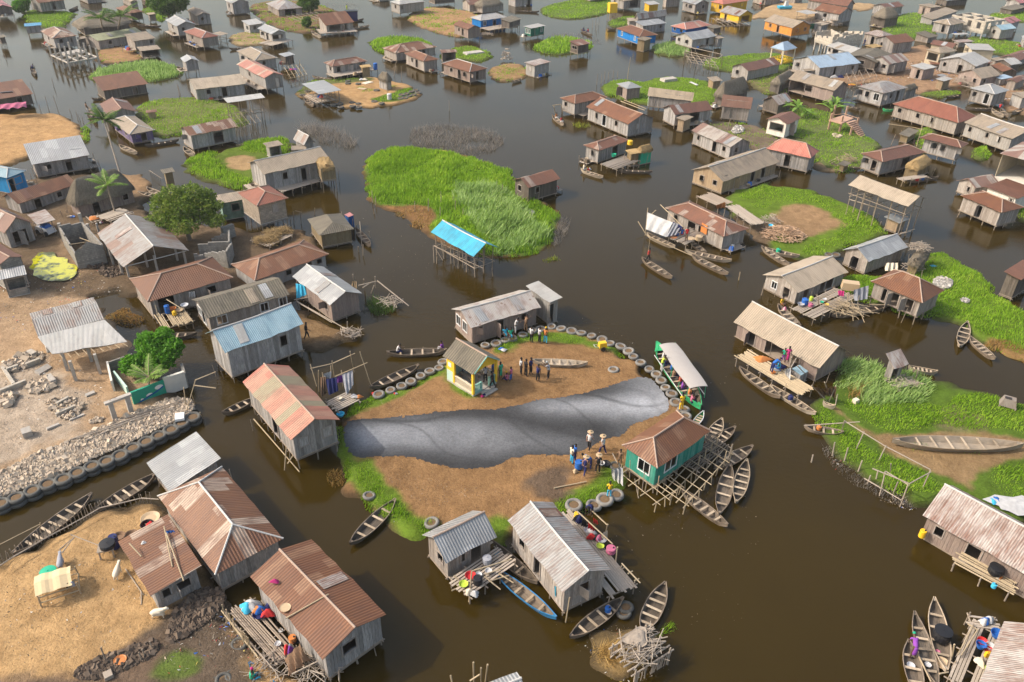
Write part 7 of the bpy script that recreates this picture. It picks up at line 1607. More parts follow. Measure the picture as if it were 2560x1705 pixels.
person((305,25),.4,1.,'stand','orange','cyan','right of three people below the rust spotted house, in orange',hat='yellow')
T(2,1)
person((30,1500),.6,0.,'reach','white','white','man in a long white robe beside the rust spotted house')
person((125,1480),.8,1.,'reach','brown','brown','person in brown against the wall of the rust spotted house')
T(1,1)
person((2290,1520),.9,-1.2,'sit','cyan','cyan','seated woman in teal on the porch of the rust spotted house',skirt=True)
person((2340,1530),.9,-1.2,'sit','green','cyan','second seated woman in green on the rust spotted house porch',skirt=True)
T(1,2)
person((2175,440),.5,2.9,'walk','black','black','man in black with white shoes at the pavilion entrance')
person((2250,350),.4,2.4,'stand','green','green','person in a green robe beside the pavilion',skirt=True)
person((2310,370),.4,2.6,'sit','pink','navy','child in pink sitting beside the pavilion',hat='yellow',s=.9)
person((2345,365),.4,2.6,'stand','pink','blue','child in pink and blue standing beside the pavilion',s=.8)
person((2110,380),.6,2.,'stand','grey','black','person in grey inside the pavilion')
person((2180,350),.6,3.,'stand','blue','navy','woman in bright blue inside the pavilion')
person((1900,300),.6,0,'stand','cream','navy','person in cream leaning inside the pavilion railing')
person((1300,115),.1,0.2,'paddle','white','navy','rower in white at the left end of the canoe above the islet')
person((1715,90),.1,3.1,'sit','purple','white','girl in white and purple at the right end of the canoe')
T(2,2)
t=empty('hand_cart',G((828,85),.35),.3,'yellow water cart among the tyres at the top of the islet','cart');m=MB();m.box((0,0,.62),(.75,.5,.5),top=.9);m.build('tank',MAT['c_yellow'],t)
for y in(-.3,.3):m=MB();m.lathe([(.0,-.03),(.22,-.03),(.25,0),(.22,.03),(0,.03)],14);q=m.build('wheel',MAT['c_black'],t,(0,y,.25));q.rotation_euler=(R(90),0,0)
m=MB();m.tube([(-.35,-.2,.5),(-.8,-.2,.6),(-.8,.2,.6),(-.35,.2,.5)],.025);m.build('handle',MAT['c_metal'],t)
T(2,1)
person((1248,845),.15,-.5,'walk','red','black','boatman in a red shirt standing at the stern of a canoe')
p_=G((1240,870),0);tag(post('punt_pole',(p_.x,p_.y+.4,.2),(p_.x+.1,p_.y+.5,3.),.025,None,'bamboo'),'thin punting pole held by the boatman in red','pole')
deck((1440,610),(1600,680),(1790,590),1.0,'cluttered landing in front of the ragged house',mat='drift',round_=True)
sheet([(1245,385),(1480,480),(1415,612),(1230,540)],[2.8,2.6,1.2,1.1],'white','big white and pink tarpaulin screen hung on the ragged house',wav=.1)
sheet([(1480,480),(1560,500),(1520,590),(1420,612)],[2.6,2.4,1.4,1.2],'grey','grey side sheet of the tarpaulin screen')
sheet([(1480,470),(1570,520),(1540,570),(1480,560)],[2.6,2.3,1.6,1.6],'navy','navy clothes drying behind the tarpaulin screen')
poles([((1250,345),3.2,(1225,600),0),((1365,315),3.1,(1575,520),2.5),((1160,470),1.2,(1240,600),0),((1240,600),.5,(1690,800),.3),((1325,365),3.,(1240,440),2.)],'bent mooring poles round the ragged house',mat='bamboo')
basin((1515,597),1.05,'blue','blue bowl on the landing of the ragged house',.25,.2)
basin((1485,615),1.05,'orange','orange tray on the landing of the ragged house',.4,.06,name='tray',cat='tray')
basin((1640,625),1.05,'tan','woven mat tray on the landing of the ragged house',.5,.04,name='tray',cat='tray')
barrel((1718,640),1.05,'tan','big tan clay tub at the doorway of the ragged house',.42,.5,name='tub',cat='tub')
person((1600,650),1.05,-1.2,'stand','red','brown','woman in red standing on the landing of the ragged house',skirt=True)
person((1560,600),1.05,1.2,'sit','blue','red','person sitting beside the woman in red on the landing')
slab((1735,560),(1790,590),.1,1.1,'yellow board leaning on the ragged house wall',z=1.2,mat='c_orange',name='board',cat='board')
deck((1700,240),(1900,330),(1960,260),1.2,'plank porch behind the ragged house',mat='plank')
sheet([(1880,320),(1960,290),(1965,340),(1885,350)],[2.2,2.2,1.5,1.5],'orange','orange brown panel on the porch behind the ragged house')
T(2,1)
q=[G((1950,350),1.9),G((2280,500),1.9)];deck((1960,330),(2200,500),(2310,470),1.5,'long low grey lean-to deck behind the ragged house',mat='drift')
T(3,1)
pile((140,600),.35,2.6,420,.9,'big heap of cut firewood beside the bare soil patch',h=1.1,r=.035,mat='firewood')
pile((20,470),.5,1.2,80,1.2,'smaller stack of sticks left of the firewood heap',h=.9)
barrel((92,750),.25,'green','teal bucket standing in a canoe by the firewood',.25,.4,name='bucket',cat='bucket')
basin((25,515),.6,'cyan','cyan basin at the firewood stack',.3)
deck((250,1240),(420,1365),(820,1165),.9,'wide slatted deck in front of the beige ribbed house',mat='drift',gap=.05,miss=.08)
barrel((335,1230),.95,'blue','blue drum on the wide slatted deck',.33,.6)
basin((300,1245),.95,'grey','grey tub left of the blue drum',.33,.25)
barrel((395,1195),.95,'lime','lime green bucket near the house on the slatted deck',.2,.42,name='bucket',cat='bucket')
barrel((390,1250),.95,'pink','pink bucket right of the blue drum',.24,.32,name='bucket',cat='bucket')
basin((540,1240),.95,'yellow','pale yellow bowl on the slatted deck',.2,.12)
basin((520,1190),.95,'white','white bowl at the back of the slatted deck',.2,.12)
basin((495,1215),.95,'green','small green bowl beside the white bowl on the slatted deck',.18,.1)
pile((730,1280),.95,1.6,60,3.6,'long bamboo canes stacked at the end of the slatted deck','bamboo',h=.3,name='bamboo_stack',cat='bamboo')
slab((670,1080),(830,1100),.9,.8,'open brown carton on the slatted deck beside the drying nets',z=1.1,mat='c_tan',name='carton',cat='box')
sheet([(790,1100),(920,1060),(920,1180),(800,1200)],[2.0,2.0,1.0,1.],'grey','grey fishing nets draped over the end of the slatted deck',name='fishing_net',cat='net',wav=.12)
sheet([(640,1100),(700,1110),(700,1160),(650,1150)],[1.7,1.7,1.2,1.2],'magenta','magenta cloth hanging at the slatted deck')
poles([((460,1160),2.2,(465,1240),.9),((465,1185),2.1,(700,1080),2.2),((735,1120),2.4,(725,1365),-.2),((785,1260),.9,(780,1420),-.3),((940,1232),1.0,(1180,1240),1.0)],'thin poles and line at the edge of the slatted deck',mat='bamboo')
person((120,1240),.3,-.9,'sit','yellow','orange','woman in yellow sitting in the canoe left of the slatted deck',skirt=True)
cloth((155,1280),.3,['white','pink'],'pale bundles in the canoe left of the slatted deck',.5,.4,.3,name='bundles',cat='bundle',seed=11)
house((1080,850),(1180,920),(1380,860),'flat','white','drift' if 'drift' in MAT else 'wood','pale curved sheet shelter beside the grey silver roofed house',60,None,walls='----',group='shelters',name='shelter',cat='shelter')if 0 else None
sheet([(1085,850),(1190,850),(1200,925),(1080,925)],[1.9,1.9,1.2,1.2],'cream','cream canvas sheet hung behind the rust hipped plank hut',wav=.15)
house((1310,800),(1400,880),(1510,760),'thatch','oldthatch','thatchwall','round woven pen heaped with branches beside the silver roofed house',110,100,rise=.5,cat='pen',name='woven_pen',group='woven pens')
pile((1390,720),2.4,1.1,110,1.3,'tangle of dry branches on top of the woven pen',h=.7,name='branch_heap',cat='branches')
pile((1330,900),.5,1.1,50,1.2,'dry branches lying below the woven pen',h=.5,name='branch_heap',cat='branches')
rocks(P(3,1,1505,1030,1560,990,1660,1010,1705,1060,1640,1110,1540,1080),800,.1,.2,'round heap of grey shells on the grassy bank',z=.4,col='shell',name='shell_heap',seed=21)
rocks(P(3,1,1755,1210,1800,1175,1865,1210,1830,1235),120,.08,.18,'scatter of white shells lower on the grassy bank',z=.35,col='shell',name='shell_heap',seed=22)
rocks(P(2,1,20,380,90,355,200,380,210,420,80,415),300,.1,.2,'grey shell heap on the central reed islet',z=.4,col='shell',name='shell_heap',seed=23)
rocks(P(2,1,30,465,90,450,130,475,60,490),100,.08,.16,'small grey shell patch on the central reed islet',z=.5,col='shell',name='shell_heap',seed=24)
rocks(P(3,0,580,1250,620,1235,700,1250,640,1280),60,.15,.35,'rubble at the foot of the concrete stair frame',z=.3,seed=25)
rocks(P(2,0,2010,1220,2060,1160,2120,1170,2140,1220,2060,1240),250,.15,.3,'grey stone heap behind the long striped roof hut',z=.35,seed=26,col='shell')
T(3,1)
cloth((1520,880),.35,['cyan'],'cyan plastic sheet lying by the woven pen',.6,.4,.1,name='plastic_sheet',cat='sheet')
T(2,2)
deck((2060,145),(2640,500),(2720,400),1.0,'long cluttered balcony in front of the wide beige ribbed roof',mat='bamboo',round_=True,gap=.05)
cloth((2300,170),1.05,['orange'],'big orange brown sheet spread on the long balcony',1.3,.8,.3,name='spread_sheet',cat='sheet')
T(3,2)
cloth((90,255),1.05,['blue','white','navy','grey'],'blue and white clothes piled on the long balcony',.9,.5,.3,seed=4)
person((30,290),1.05,.3,'bend','blue','navy','woman in blue bending over washing on the long balcony')
person((95,270),1.05,2.7,'sit','cyan','blue','woman in light blue seated on the long balcony')
person((135,190),1.1,-1.6,'stand','green','purple','child in green in the doorway of the wide beige ribbed house',s=.8)
person((168,205),1.1,-1.6,'stand','magenta','magenta','woman in magenta in the doorway of the wide beige ribbed house',skirt=True)
basin((45,300),1.05,'orange','orange bowl on the long balcony',.2,.2)
sheet([(150,260),(210,250),(205,360),(160,310)],[2.,2.,1.1,1.1],'white','white cloth hung at the end of the long balcony')
t,d=house((205,270),(300,315),(372,280),'flat','bluewhite','greywood','small box of tin sheets at the end of the long balcony',90,80,stilts=True,walls='wwww',o=.02,name='tin_cubicle',cat='cubicle',group=None)
barrel((205,540),.3,'navy','dark jar standing in the lower canoe by the balcony',.22,.4,name='jar',cat='jar')
poles([((215,150),3.,(220,270),1.),((270,230),2.8,(340,300),2.),((285,400),1.,(270,520),-.2),((360,400),1.,(335,480),-.2),((215,240),2.6,(260,160),2.4)],'crooked poles at the end of the long balcony',mat='drift')
sheet([(400,410),(520,450),(560,490),(490,520)],[2.,1.8,.8,.6],'brown','brown fishing net hung on poles left of the dry brush',name='fishing_net',cat='net',wav=.15)
sheet([(520,440),(625,420),(620,530),(550,500)],[1.8,2.,.6,.6],'brown','second brown fishing net forming a tent by the dry brush',name='fishing_net',cat='net',wav=.15)
poles([((400,410),2.,(550,560),.3),((520,380),2.6,(565,500),.3),((625,415),2.,(560,560),.3),((640,490),1.3,(620,590),.3)],'bent poles propping the brown fishing nets',mat='drift',name='net_poles')
canoe((505,560),(620,600),'small yellow grey skiff ashore by the brown nets',W=.7,z=.3,m='hullpale',n=1)
slab((785,575),(820,560),.4,.35,'yellow sponge like block on the grass by the dry brush',z=.3,mat='c_cream')
poles([((700,735),1.9,(1080,970),1.7),((1080,970),1.7,(1495,1185),1.7),((705,735),2.,(670,860),.2),((885,835),1.9,(810,1000),.2),((1085,965),1.8,(1015,1110),.2),((1495,1190),1.8,(1415,1370),.1),((330,780),.9,(845,745),2.),((960,1175),1.8,(1295,1310),1.8),((1080,1200),1.8,(1300,1330),1.7),((1080,1200),1.9,(1020,1450),-.2),((1290,1320),1.9,(1200,1560),-.3),((1300,1315),1.8,(1500,1205),1.8),((885,1265),.5,(1225,1465),.4),((1130,1130),1.5,(1125,1220),.2),((1195,1300),1.4,(1145,1420),-.1)],'long grey pole rail with posts along the right island',mat='drift',name='pole_rail',cat='rail',r=.048)
for i,(a_,h_)in enumerate((((595,1060),1.3),((700,1120),1.4),((825,1210),1.1),((995,1300),1.),((400,1120),.7),((910,1320),.8),((1355,390),1.4))):vpost(a_,h_,'weathered stake at the muddy edge of the right island',lean=(.1*(i%3-1),.1),group='stakes along the right island',mat='drift',name='stake',cat='stake',r=.06)
barrel((465,815),.1,'orange','orange can floating in the half sunken canoe',.2,.35,name='can',cat='can')
t=empty('wooden_hutch',G((2195,610),.2),-.5,'small white wooden hutch on the grass at the far right','hutch');m=MB();m.box((0,0,.6),(1.3,.9,.7),top=.7);m.build('body',MAT['wood'],t);m=MB();m.box((-.15,-.1,.97),(.5,.35,.04));m.build('hatch',MAT['dark'],t)
for x in(-.6,.6):
    for y in(-.4,.4):m=MB();m.box((x,y,.15),(.1,.1,.4));m.build('leg',MAT['wood'],t)
cloth((2270,1500),.5,['white'],'large white sheet spread on the grass at the right edge',3.,1.6,.12,name='spread_sheet',cat='sheet',seed=31)
cloth((2085,1460),.5,['cyan','blue'],'blue cloth beside the large white sheet',.45,.8,.12,seed=32)
T(3,2);deck((990,380),(1200,450),(1390,400),.6,'broken boards lying before the broken grey shed',mat='drift',miss=.4)
pile((1240,380),.5,1.2,30,1.6,'splintered planks beside the broken grey shed',h=.5,name='plank_heap',cat='planks')
T(3,3)
deck((1700,470),(2230,760),(2330,660),.8,'bamboo landing below the half rusty half silver roof',mat='bamboo',round_=True,gap=.08)
pot((2080,575),.85,'black','big black cooking pot on the bamboo landing at right',.45,.6)
cloth((2130,615),.85,['orange','cream'],'orange cloth beside the big black cooking pot',.4,.3,.15,seed=33)
barrel((2072,700),.9,'cyan','light blue bucket on the outer pole of the bamboo landing',.16,.3,name='bucket',cat='bucket')
barrel((1410,235),.5,'yellow','yellow drum hung at the corner of the half rusty house',.22,.6)
deck((1880,1000),(1650,1540),(1960,1600),.8,'old plank jetty in the bottom right corner',mat='drift',miss=.05,gap=.02)
deck((1900,960),(1870,1060),(2140,1100),.85,'end platform of the old plank jetty',mat='drift',gap=.01)
cloth((1990,1010),.95,['white','white','blue'],'white and blue plastic bags on the jetty end platform',.7,.5,.35,name='bags',cat='bag',seed=41)
basin((2100,1150),.9,'blue','deep blue tub at the roof edge of the corner jetty',.36,.3)
basin((1965,1210),.9,'red','red bowl on the corner jetty',.28,.2)
basin((1950,1250),.9,'blue','blue bucket below the red bowl on the corner jetty',.28,.3)
basin((2035,1260),.9,'metal','metal pot with red lid on the corner jetty',.26,.25)
basin((2030,1285),.9,'red','second red bowl nearest the roof on the corner jetty',.26,.1)
jerry((2012,1335),.9,'yellow','yellow can on the corner jetty')
cloth((1990,1420),.9,['lime','cream','brown'],'green and brown sacks on the corner jetty',.6,.8,.35,name='sacks',cat='sack',seed=42)
poles([((1835,1035),1.,(1925,1090),1.),((1880,1065),1.1,(1750,1320),1.1),((1930,1090),1.1,(1780,1320),1.1),((1715,1225),1.6,(1690,1370),0),((1575,1495),.9,(1660,1480),.9)],'pole ladder along the side of the corner jetty',mat='bamboo',name='pole_ladder')
pot((1580,1180),.15,'black','huge black iron kettle in the largest corner canoe',.52,.8)
basin((1595,1405),.15,'tan','wooden bailer dish in the largest corner canoe',.42,.12)
basin((1557,1300),.15,'pink','small pink bowl in the largest corner canoe',.14,.1)
basin((1468,1420),.15,'white','white bowl in the middle corner canoe',.18,.12)
person((1320,1350),.12,1.5,'bend','purple','purple','woman in a purple patterned dress bending in the left corner canoe',hat='green',skirt=True)
basin((1310,1430),.15,'metal','metal basin in the left corner canoe',.22,.15)
poles([((1380,1320),.45,(1500,1568),.45)],'paddle pole lying across the corner canoes',mat='bamboo')
T(1,3)
deck((1810,600),(1960,790),(2400,480),.85,'cluttered landing of the shiny ribbed gable hut',mat='drift',miss=.12,gap=.06)
basin((1972,605),.95,'red','red basin on the landing of the shiny ribbed hut',.33,.2)
barrel((2040,660),.9,'black','black bucket on the landing of the shiny ribbed hut',.3,.5,name='bucket',cat='bucket')
pot((2125,480),.9,'grey','steel pot by the doorway of the shiny ribbed hut',.3,.5)
basin((2215,405),.4,'cyan','cyan bowl in the canoe behind the shiny ribbed hut',.18)
basin((1910,680),.95,'lime','yellow net bowl on the landing corner',.28,.15)
cloth((1985,750),.95,['cream','white'],'cream heap of net at the outer corner of the landing',.6,.5,.35,seed=51)
basin((2140,560),.95,'white','white enamel bowl in the middle of the landing',.22,.15)
basin((2050,590),.95,'metal','tin bowl right of the red basin on the landing',.2,.12)
poles([((1985,550),2.3,(1955,870),-.3),((1990,550),2.2,(2355,440),2.),((1800,730),.8,(1920,680),.8),((2100,600),1.1,(2250,720),.9),((2110,580),1.1,(2260,530),1.1),((1820,590),1.2,(1880,650),1.),((2160,640),.9,(2330,590),.9),((2230,570),.9,(2370,660),.9)],'stray poles sticking out of the landing of the ribbed hut',mat='bamboo')
T(2,3)
deck((560,60),(1120,700),(890,780),1.0,'long plank deck along the right side of the rust streaked house',mat='plank',gap=.015)if 0 else deck((900,780),(1140,680),(560,-10),.95,'long plank deck along the right side of the rust streaked house',mat='drift',gap=.015,miss=.02)
poles([((600,0),2.1,(925,300),2.1),((740,0),1.6,(880,130),1.5),((970,330),2.2,(950,520),.3),((880,120),1.7,(860,200),.5),((1010,480),1.1,(1180,660),1.1),((1065,575),1.1,(1110,550),1.1),((1125,640),1.1,(1170,620),1.1)],'washing line poles over the long plank deck',mat='bamboo')
sheet([(700,100),(740,130),(760,180),(700,150)],[2.,2.,1.4,1.4],'red','red shirt on the washing line of the long plank deck')
sheet([(640,50),(690,90),(690,150),(640,130)],[2.,2.,1.2,1.2],'black','black cloth on the washing line of the long plank deck')
sheet([(745,60),(790,90),(795,120),(750,100)],[1.7,1.7,1.3,1.3],'red','orange red shirt hanging at the rail of the long plank deck')
sheet([(820,210),(875,175),(875,240),(830,250)],[1.9,1.9,1.3,1.3],'cream','cream cloth on the rail of the long plank deck')
cloth((740,230),1.05,['pink','white','black','red'],'heap of pink and dark clothes on the long plank deck',.8,.5,.35,seed=52)
cloth((600,100),1.05,['black','brown','navy'],'dark bundles at the far end of the long plank deck',.8,.6,.5,seed=53)
basin((697,190),1.05,'white','white basin at the far end of the long plank deck',.28,.2)
basin((825,280),1.05,'grey','grey tub on the long plank deck',.3,.25)
basin((812,325),1.05,'lime','green sieve on the long plank deck',.25,.1)
barrel((908,375),1.0,'pink','pink striped tub on the long plank deck',.32,.4,name='tub',cat='tub')
barrel((595,55),1.0,'yellow','yellow bucket at the far end of the long plank deck',.2,.4,name='bucket',cat='bucket')
person((720,40),1.0,-2.,'bend','navy','black','person in navy bending at the far end of the long plank deck')
sheet([(390,690),(430,695),(440,770),(395,780)],[1.9,1.9,1.1,1.1],'cyan','pale blue cloth hung on the wall of the rust streaked house')
barrel((880,920),.15,'blue','blue bucket in the brown canoe at bottom centre',.2,.35,name='bucket',cat='bucket')
basin((893,940),.15,'cream','cream lid in the brown canoe at bottom centre',.15,.08)
vpost((490,1025),2.2,'slim pole leaning on the front corner of the rust streaked house',lean=(.15,.1),mat='bamboo')
t=empty('stick_stack',G((1170,1380),.1),.6,'grey stick platform piled with driftwood on the small bottom islet','platform');rg=random.Random(8)
for x in(-1.3,1.3):
    for y in(-1.,1.):post('post',(x,y,-.3),(x*1.0,y*1.0,1.4),.06,t,'drift')
m=MB()
for k in range(7):m.bar((-1.6,-1.+.33*k,1.05+.02*k),(1.6,-1.+.33*k,1.05),.05,r=rg.random())
m.build('platform',MAT['drift'],t)
m=MB()
for k in range(100):x,y,z_,a_=rg.uniform(-1.,1.),rg.uniform(-.9,.9),rg.uniform(1.1,1.6),rg.gauss(0,.7);l_=rg.uniform(.3,.9);m.bar((x-l_*math.cos(a_),y-l_*math.sin(a_),z_+rg.uniform(-.2,.2)),(x+l_*math.cos(a_),y+l_*math.sin(a_),z_+rg.uniform(-.2,.2)),rg.uniform(.015,.035),n=5,r=rg.random())
for k in range(60):x,y,a_=rg.uniform(-1.3,1.3),rg.choice((-1.05,1.05)),rg.uniform(-.2,.2);m.bar((x,y,.1),(x+a_,y,1.1),.025,n=5,r=rg.random())
m.build('driftwood',MAT['drift'],t)
m=MB()
def fn(u,v):a=2*math.pi*u;q=1+.2*math.sin(3*a);return(Vector((math.cos(a)*v*.8*q,.5+math.sin(a)*v*.6*q,1.75-.2*v*v+.08*math.sin(9*a)*v+.08*math.sin(14*v))),(u,v))
m.grid(fn,18,5);m.build('sacking',MAT['drift'],t,smooth=True,merge=True)
T(0,3)
deck((2290,770),(2075,950),(2500,1440),.75,'wide bamboo deck beside the biggest brown ribbed roof house',mat='plank',round_=True,gap=.012)
lattice((2065,950),(2140,1040),(2330,1290),1,7,.7,'ladder like pole edge of the wide bamboo deck',r=.04)
cloth((2320,870),.85,['white','cyan','white'],'large white and blue laundry heap on the wide bamboo deck',1.1,.9,.4,seed=61)
T(1,3)
cloth((60,915),.85,['red','orange','blue','navy'],'bright red orange and blue laundry heap on the wide bamboo deck',.9,.7,.35,seed=62)
basin((30,965),.8,'navy','dark basin beside the bright laundry heap',.36,.22)
barrel((340,1195),.8,'orange','orange jug on the wide bamboo deck near the house wall',.22,.4,name='jug',cat='jug')
basin((373,1205),.8,'black','black bowl beside the orange jug',.2,.2)
basin((228,1103),.8,'white','small white bowl on the wide bamboo deck',.13,.08)
basin((202,1225),.8,'metal','tin bowl on the wide bamboo deck',.18,.1)
cloth((330,1260),.85,['grey','purple','red'],'grey sack and patterned cloths near the brown net',.5,.6,.5,seed=63)
sheet([(260,1360),(410,1215),(480,1370),(310,1530)],[1.0,2.0,1.3,.9],'brown','brown net tarpaulin stretched beside the biggest house',name='net_tarpaulin',wav=.15)
poles([((150,1290),1.6,(200,1480),0),((330,1500),1.,(570,1380),1.4),((580,1280),1.9,(640,1568),0),((480,1460),1.,(620,1500),1.)],'crooked poles below the brown net tarpaulin',mat='drift')
pile((160,1420),.4,1.3,50,2.,'tangled sticks below the wide bamboo deck',h=.5,name='stick_heap',cat='sticks')
pile((560,1460),.5,1.3,70,1.6,'woven fish traps and sticks under the front of the biggest house',h=.7,name='fish_traps',cat='fish traps')
canoe((-60,1400),(170,1600),'blue painted canoe in the bottom left under the bamboo deck',W=1.0,m='hullblue',inner='hull',n=2)
def onroof(p,label,fn_):pass
H1=HOUSES['biggest house in front with a plain brown ribbed roof']
cloth((172,650),H1['e']+.42,['magenta'],'magenta cloth drying on the biggest brown ribbed roof',.5,.22,.2,seed=64)
basin((270,890),H1['e']+.15,'tan','round straw winnowing tray on the biggest brown ribbed roof',.3,.06,name='winnowing_tray',cat='tray')
tag(post('bamboo_pole',G((275,985),H1['e']+.08),G((668,762),H1['e']+.8),.045,None,'bamboo'),'bamboo pole lying across the biggest brown ribbed roof','pole')
T(0,3)
person((2325,1560),.2,.5,'sit','green','cyan','person in a pink headscarf crouching at the bottom left shore',hat='magenta')
t=empty('market_table',G((560,740),.42),.5,'low wooden frame table covered by a yellow cloth on the sand yard','table')
for x in(-1.1,1.1):
    for y in(-.75,.75):post('leg',(x,y,0),(x*.97,y*.97,1.0),.05,t,'bamboo')
m=MB()
for s in(-1,1):m.bar((-1.1,s*.75,.35),(1.1,s*.75,.35),.04);m.bar((s*1.1,-.75,.35),(s*1.1,.75,.35),.04);m.bar((-1.1,s*.75,.8),(1.1,s*.75,.8),.04)
m.bar((-1.1,0,.5),(1.1,0,.5),.04);m.build('frame',MAT['bamboo'],t)
m=MB()
def fn(u,v):x=-1.15+2.0*u;y=-.85+1.7*v;return(Vector((x,y,1.12+.25*(1-abs(2*v-1))+.04*math.sin(7*x)-.05*u)),(x,y))
m.grid(fn,10,10);m.grid(lambda u,v:(fn(u,v)[0]-Vector((0,0,.02)),(u,v)),10,10,flip=True);m.build('cover',plain('straw_cloth',(.6,.46,.27),.9,var=.12),t,smooth=True)
pot((455,590),.5,'green','dark green round tub beside the covered table',.5,.35,name='tub')
cloth((635,690),1.3,['black','grey'],'black bag on the end of the covered table',.35,.35,.25,name='bag',cat='bag',seed=71)
sheep((570,510),1.9,'grey woolly sheep standing behind the covered table',col='grey')
sheep((1090,600),1.6,'white brown backed sheep standing in the middle of the sand yard')
sheep((1465,975),.1,'cream sheep walking at the corner of the low lean-to')
t=empty('washing_stand',G((1000,400),.45),.3,'small wooden washing stand on the sand yard','stand')
for x in(-.4,.4):
    for y in(-.35,.35):m=MB();m.box((x,y,.35),(.08,.08,.7));m.build('leg',MAT['drift'],t)
m=MB();m.box((0,0,.72),(1.0,.85,.06));m.build('top',MAT['drift'],t)
pot((995,330),1.15,'black','large black cauldron on the washing stand',.48,.35,name='cauldron')
barrel((1065,330),.5,'navy','dark blue drum beside the washing stand',.3,1.0)
basin((1100,245),.5,'brown','brown clay bowl on the sand behind the washing stand',.38,.22)
basin((1213,235),.5,'brown','wider clay bowl right of the first on the sand',.46,.2)
basin((1360,145),.6,'black','black basin in the junk beside the patchwork roof',.42,.3)
basin((1385,70),.6,'tan','large woven tray in the junk beside the patchwork roof',.6,.12,name='tray',cat='tray')
cloth((1440,140),.6,['red','cream','brown','lime'],'colourful rubbish heap beside the patchwork roof',.9,.8,.3,name='rubbish_heap',cat='rubbish',seed=72)
cloth((1360,220),.6,['cream'],'cream sack at the upper edge of the low lean-to',.5,.35,.2,name='sack',cat='sack',seed=73)
sheet([(1520,180),(1600,175),(1640,240),(1540,245)],[2.6,2.6,2.2,2.2],'blue','blue denim cloth thrown over the low lean-to roof edge')
cloth((1320,290),2.35,['white'],'white paper sheet on the low lean-to roof',.25,.25,.06,seed=74)
for i,(a_,b1,lb)in enumerate((((1510,140),(1585,510),'dark pole lying on the low lean-to roof, left of two'),((1530,200),(1690,640),'longest pole lying on the low lean-to roof'),((1190,295),(1300,415),'short pale stick on the low lean-to roof'))):tag(post('pole',G(a_,2.75),G(b1,2.45),.05,None,'bamboo'),lb,'pole')
poles([((1155,530),.5,(1320,770),.5),((1300,740),.55,(1300,860),.5),((570,385),.5,(680,240),.5),((545,355),.5,(650,265),.5),((650,215),.5,(935,325),.5)],'poles and sticks lying on the sand yard',mat='drift',r=.04)
rocks(P(0,3,1650,900,1850,720,2080,760,2050,900,1900,1050,1700,1180,1550,1240,1560,1080),2600,.07,.24,'dark broken clay clods below the low lean-to',z=.4,col='clay',name='clay_clods',seed=81)
rocks(P(0,3,700,1480,900,1380,1200,1290,1450,1200,1480,1300,1300,1420,1100,1500,900,1568,700,1568),2200,.07,.24,'row of dark clay clods along the lower edge of the sand yard',z=.4,col='clay',name='clay_clods',seed=82)
basin((1105,1370),.6,'orange','orange round plate on the clay edge of the sand yard',.33,.05,name='plate',cat='plate')
tyres([(2140,1510),(2200,1220),(2055,1550)],'dark tyre half sunk in the clay below the bamboo deck','tyres in the clay at bottom left',z=.3,mat='tyredark')
slab((960,1540),(1040,1500),.5,.25,'grey board set in the clay edge at bottom',z=.5,mat='drift',name='board',cat='board')
for i,a_ in enumerate(((1000,1450),(1330,1450),(1430,1350),(1360,1420))):vpost(a_,1.1+.4*(i==0),'bent stake in the clay edge of the sand yard',lean=(-.2,.3),group='stakes in the clay edge',name='stake',cat='stake')
t=empty('low_bamboo_fence',G((600,170),.2),0,'low bamboo fence between the sand yard and the dark canoe','fence');lo_=local(t);fp=[(0,500),(120,420),(280,330),(450,230),(620,140),(800,40),(920,-30),(1050,-60),(1300,-120),(1460,-110)]
for a_,b1 in zip(fp,fp[1:]):post('top_rail',lo_(G(a_,1.0)),lo_(G(b1,1.0)),.045,t,'drift');post('low_rail',lo_(G(a_,.6)),lo_(G(b1,.6)),.035,t,'drift')
rg=random.Random(2)
for k in range(44):u=k/44*9;i=int(u);a_,b1=fp[i],fp[i+1];p_=(a_[0]+(b1[0]-a_[0])*(u-i),a_[1]+(b1[1]-a_[1])*(u-i));q=G(p_,0);post('stake',lo_((q.x,q.y-.6,.1)),lo_((q.x+rg.uniform(-.1,.1),q.y-.6+rg.uniform(-.1,.1),rg.uniform(.9,1.25))),.035,t,'pole')
poles([((0,305),1.0,(368,118),1.3),((368,105),1.7,(372,200),.2)],'long thin boom reaching over the water at the left edge',mat='bamboo',r=.03)
T(0,2)
poles([((1712,660),.5,(1800,355),3.6),((1800,360),3.6,(1985,285),4.2),((1790,410),3.2,(1985,435),3.4),((1690,430),2.4,(1712,600),.5),((1760,490),2.,(1800,580),.3),((1840,660),1.0,(1870,730),-.2)],'crooked antenna pole with two arms at the tip of the rubble bank',mat='bamboo',name='antenna_pole',r=.045)
poles([((640,910),.7,(1640,570),.7),((700,900),.72,(1600,610),.75),((780,920),.7,(1240,720),.7),((1150,712),.72,(1700,540),.7)],'bundle of long poles lying on top of the rubble bank',mat='drift',r=.05,name='pole_bundle')
slab((1610,715),(1700,700),.9,.2,'white painted stone block tied beside the last tyres',z=.7,mat='whitepaint')
T(0,1)
poles([((1380,0),.6,(1480,80),.6),((1370,0),1.2,(1490,75),1.2)]+[((1380+18*i,0+13*i),1.2,(1382+18*i,25+13*i),-.2)for i in range(6)],'thin handrail walkway left of the thatch walled latrine',mat='pole',r=.03)
deck((1420,1330),(1500,1460),(1740,1330),.9,'veranda landing of pale poles under the brown hipped house',mat='bamboo',round_=True,miss=.15)
barrel((1545,1310),1.,'blue','blue barrel on the veranda of the brown hipped house',.25,.8)
basin((1590,1290),1.,'orange','orange basin on the veranda of the brown hipped house',.35,.3)
barrel((1607,1330),1.,'yellow','yellow bucket on the veranda of the brown hipped house',.2,.4,name='bucket',cat='bucket')
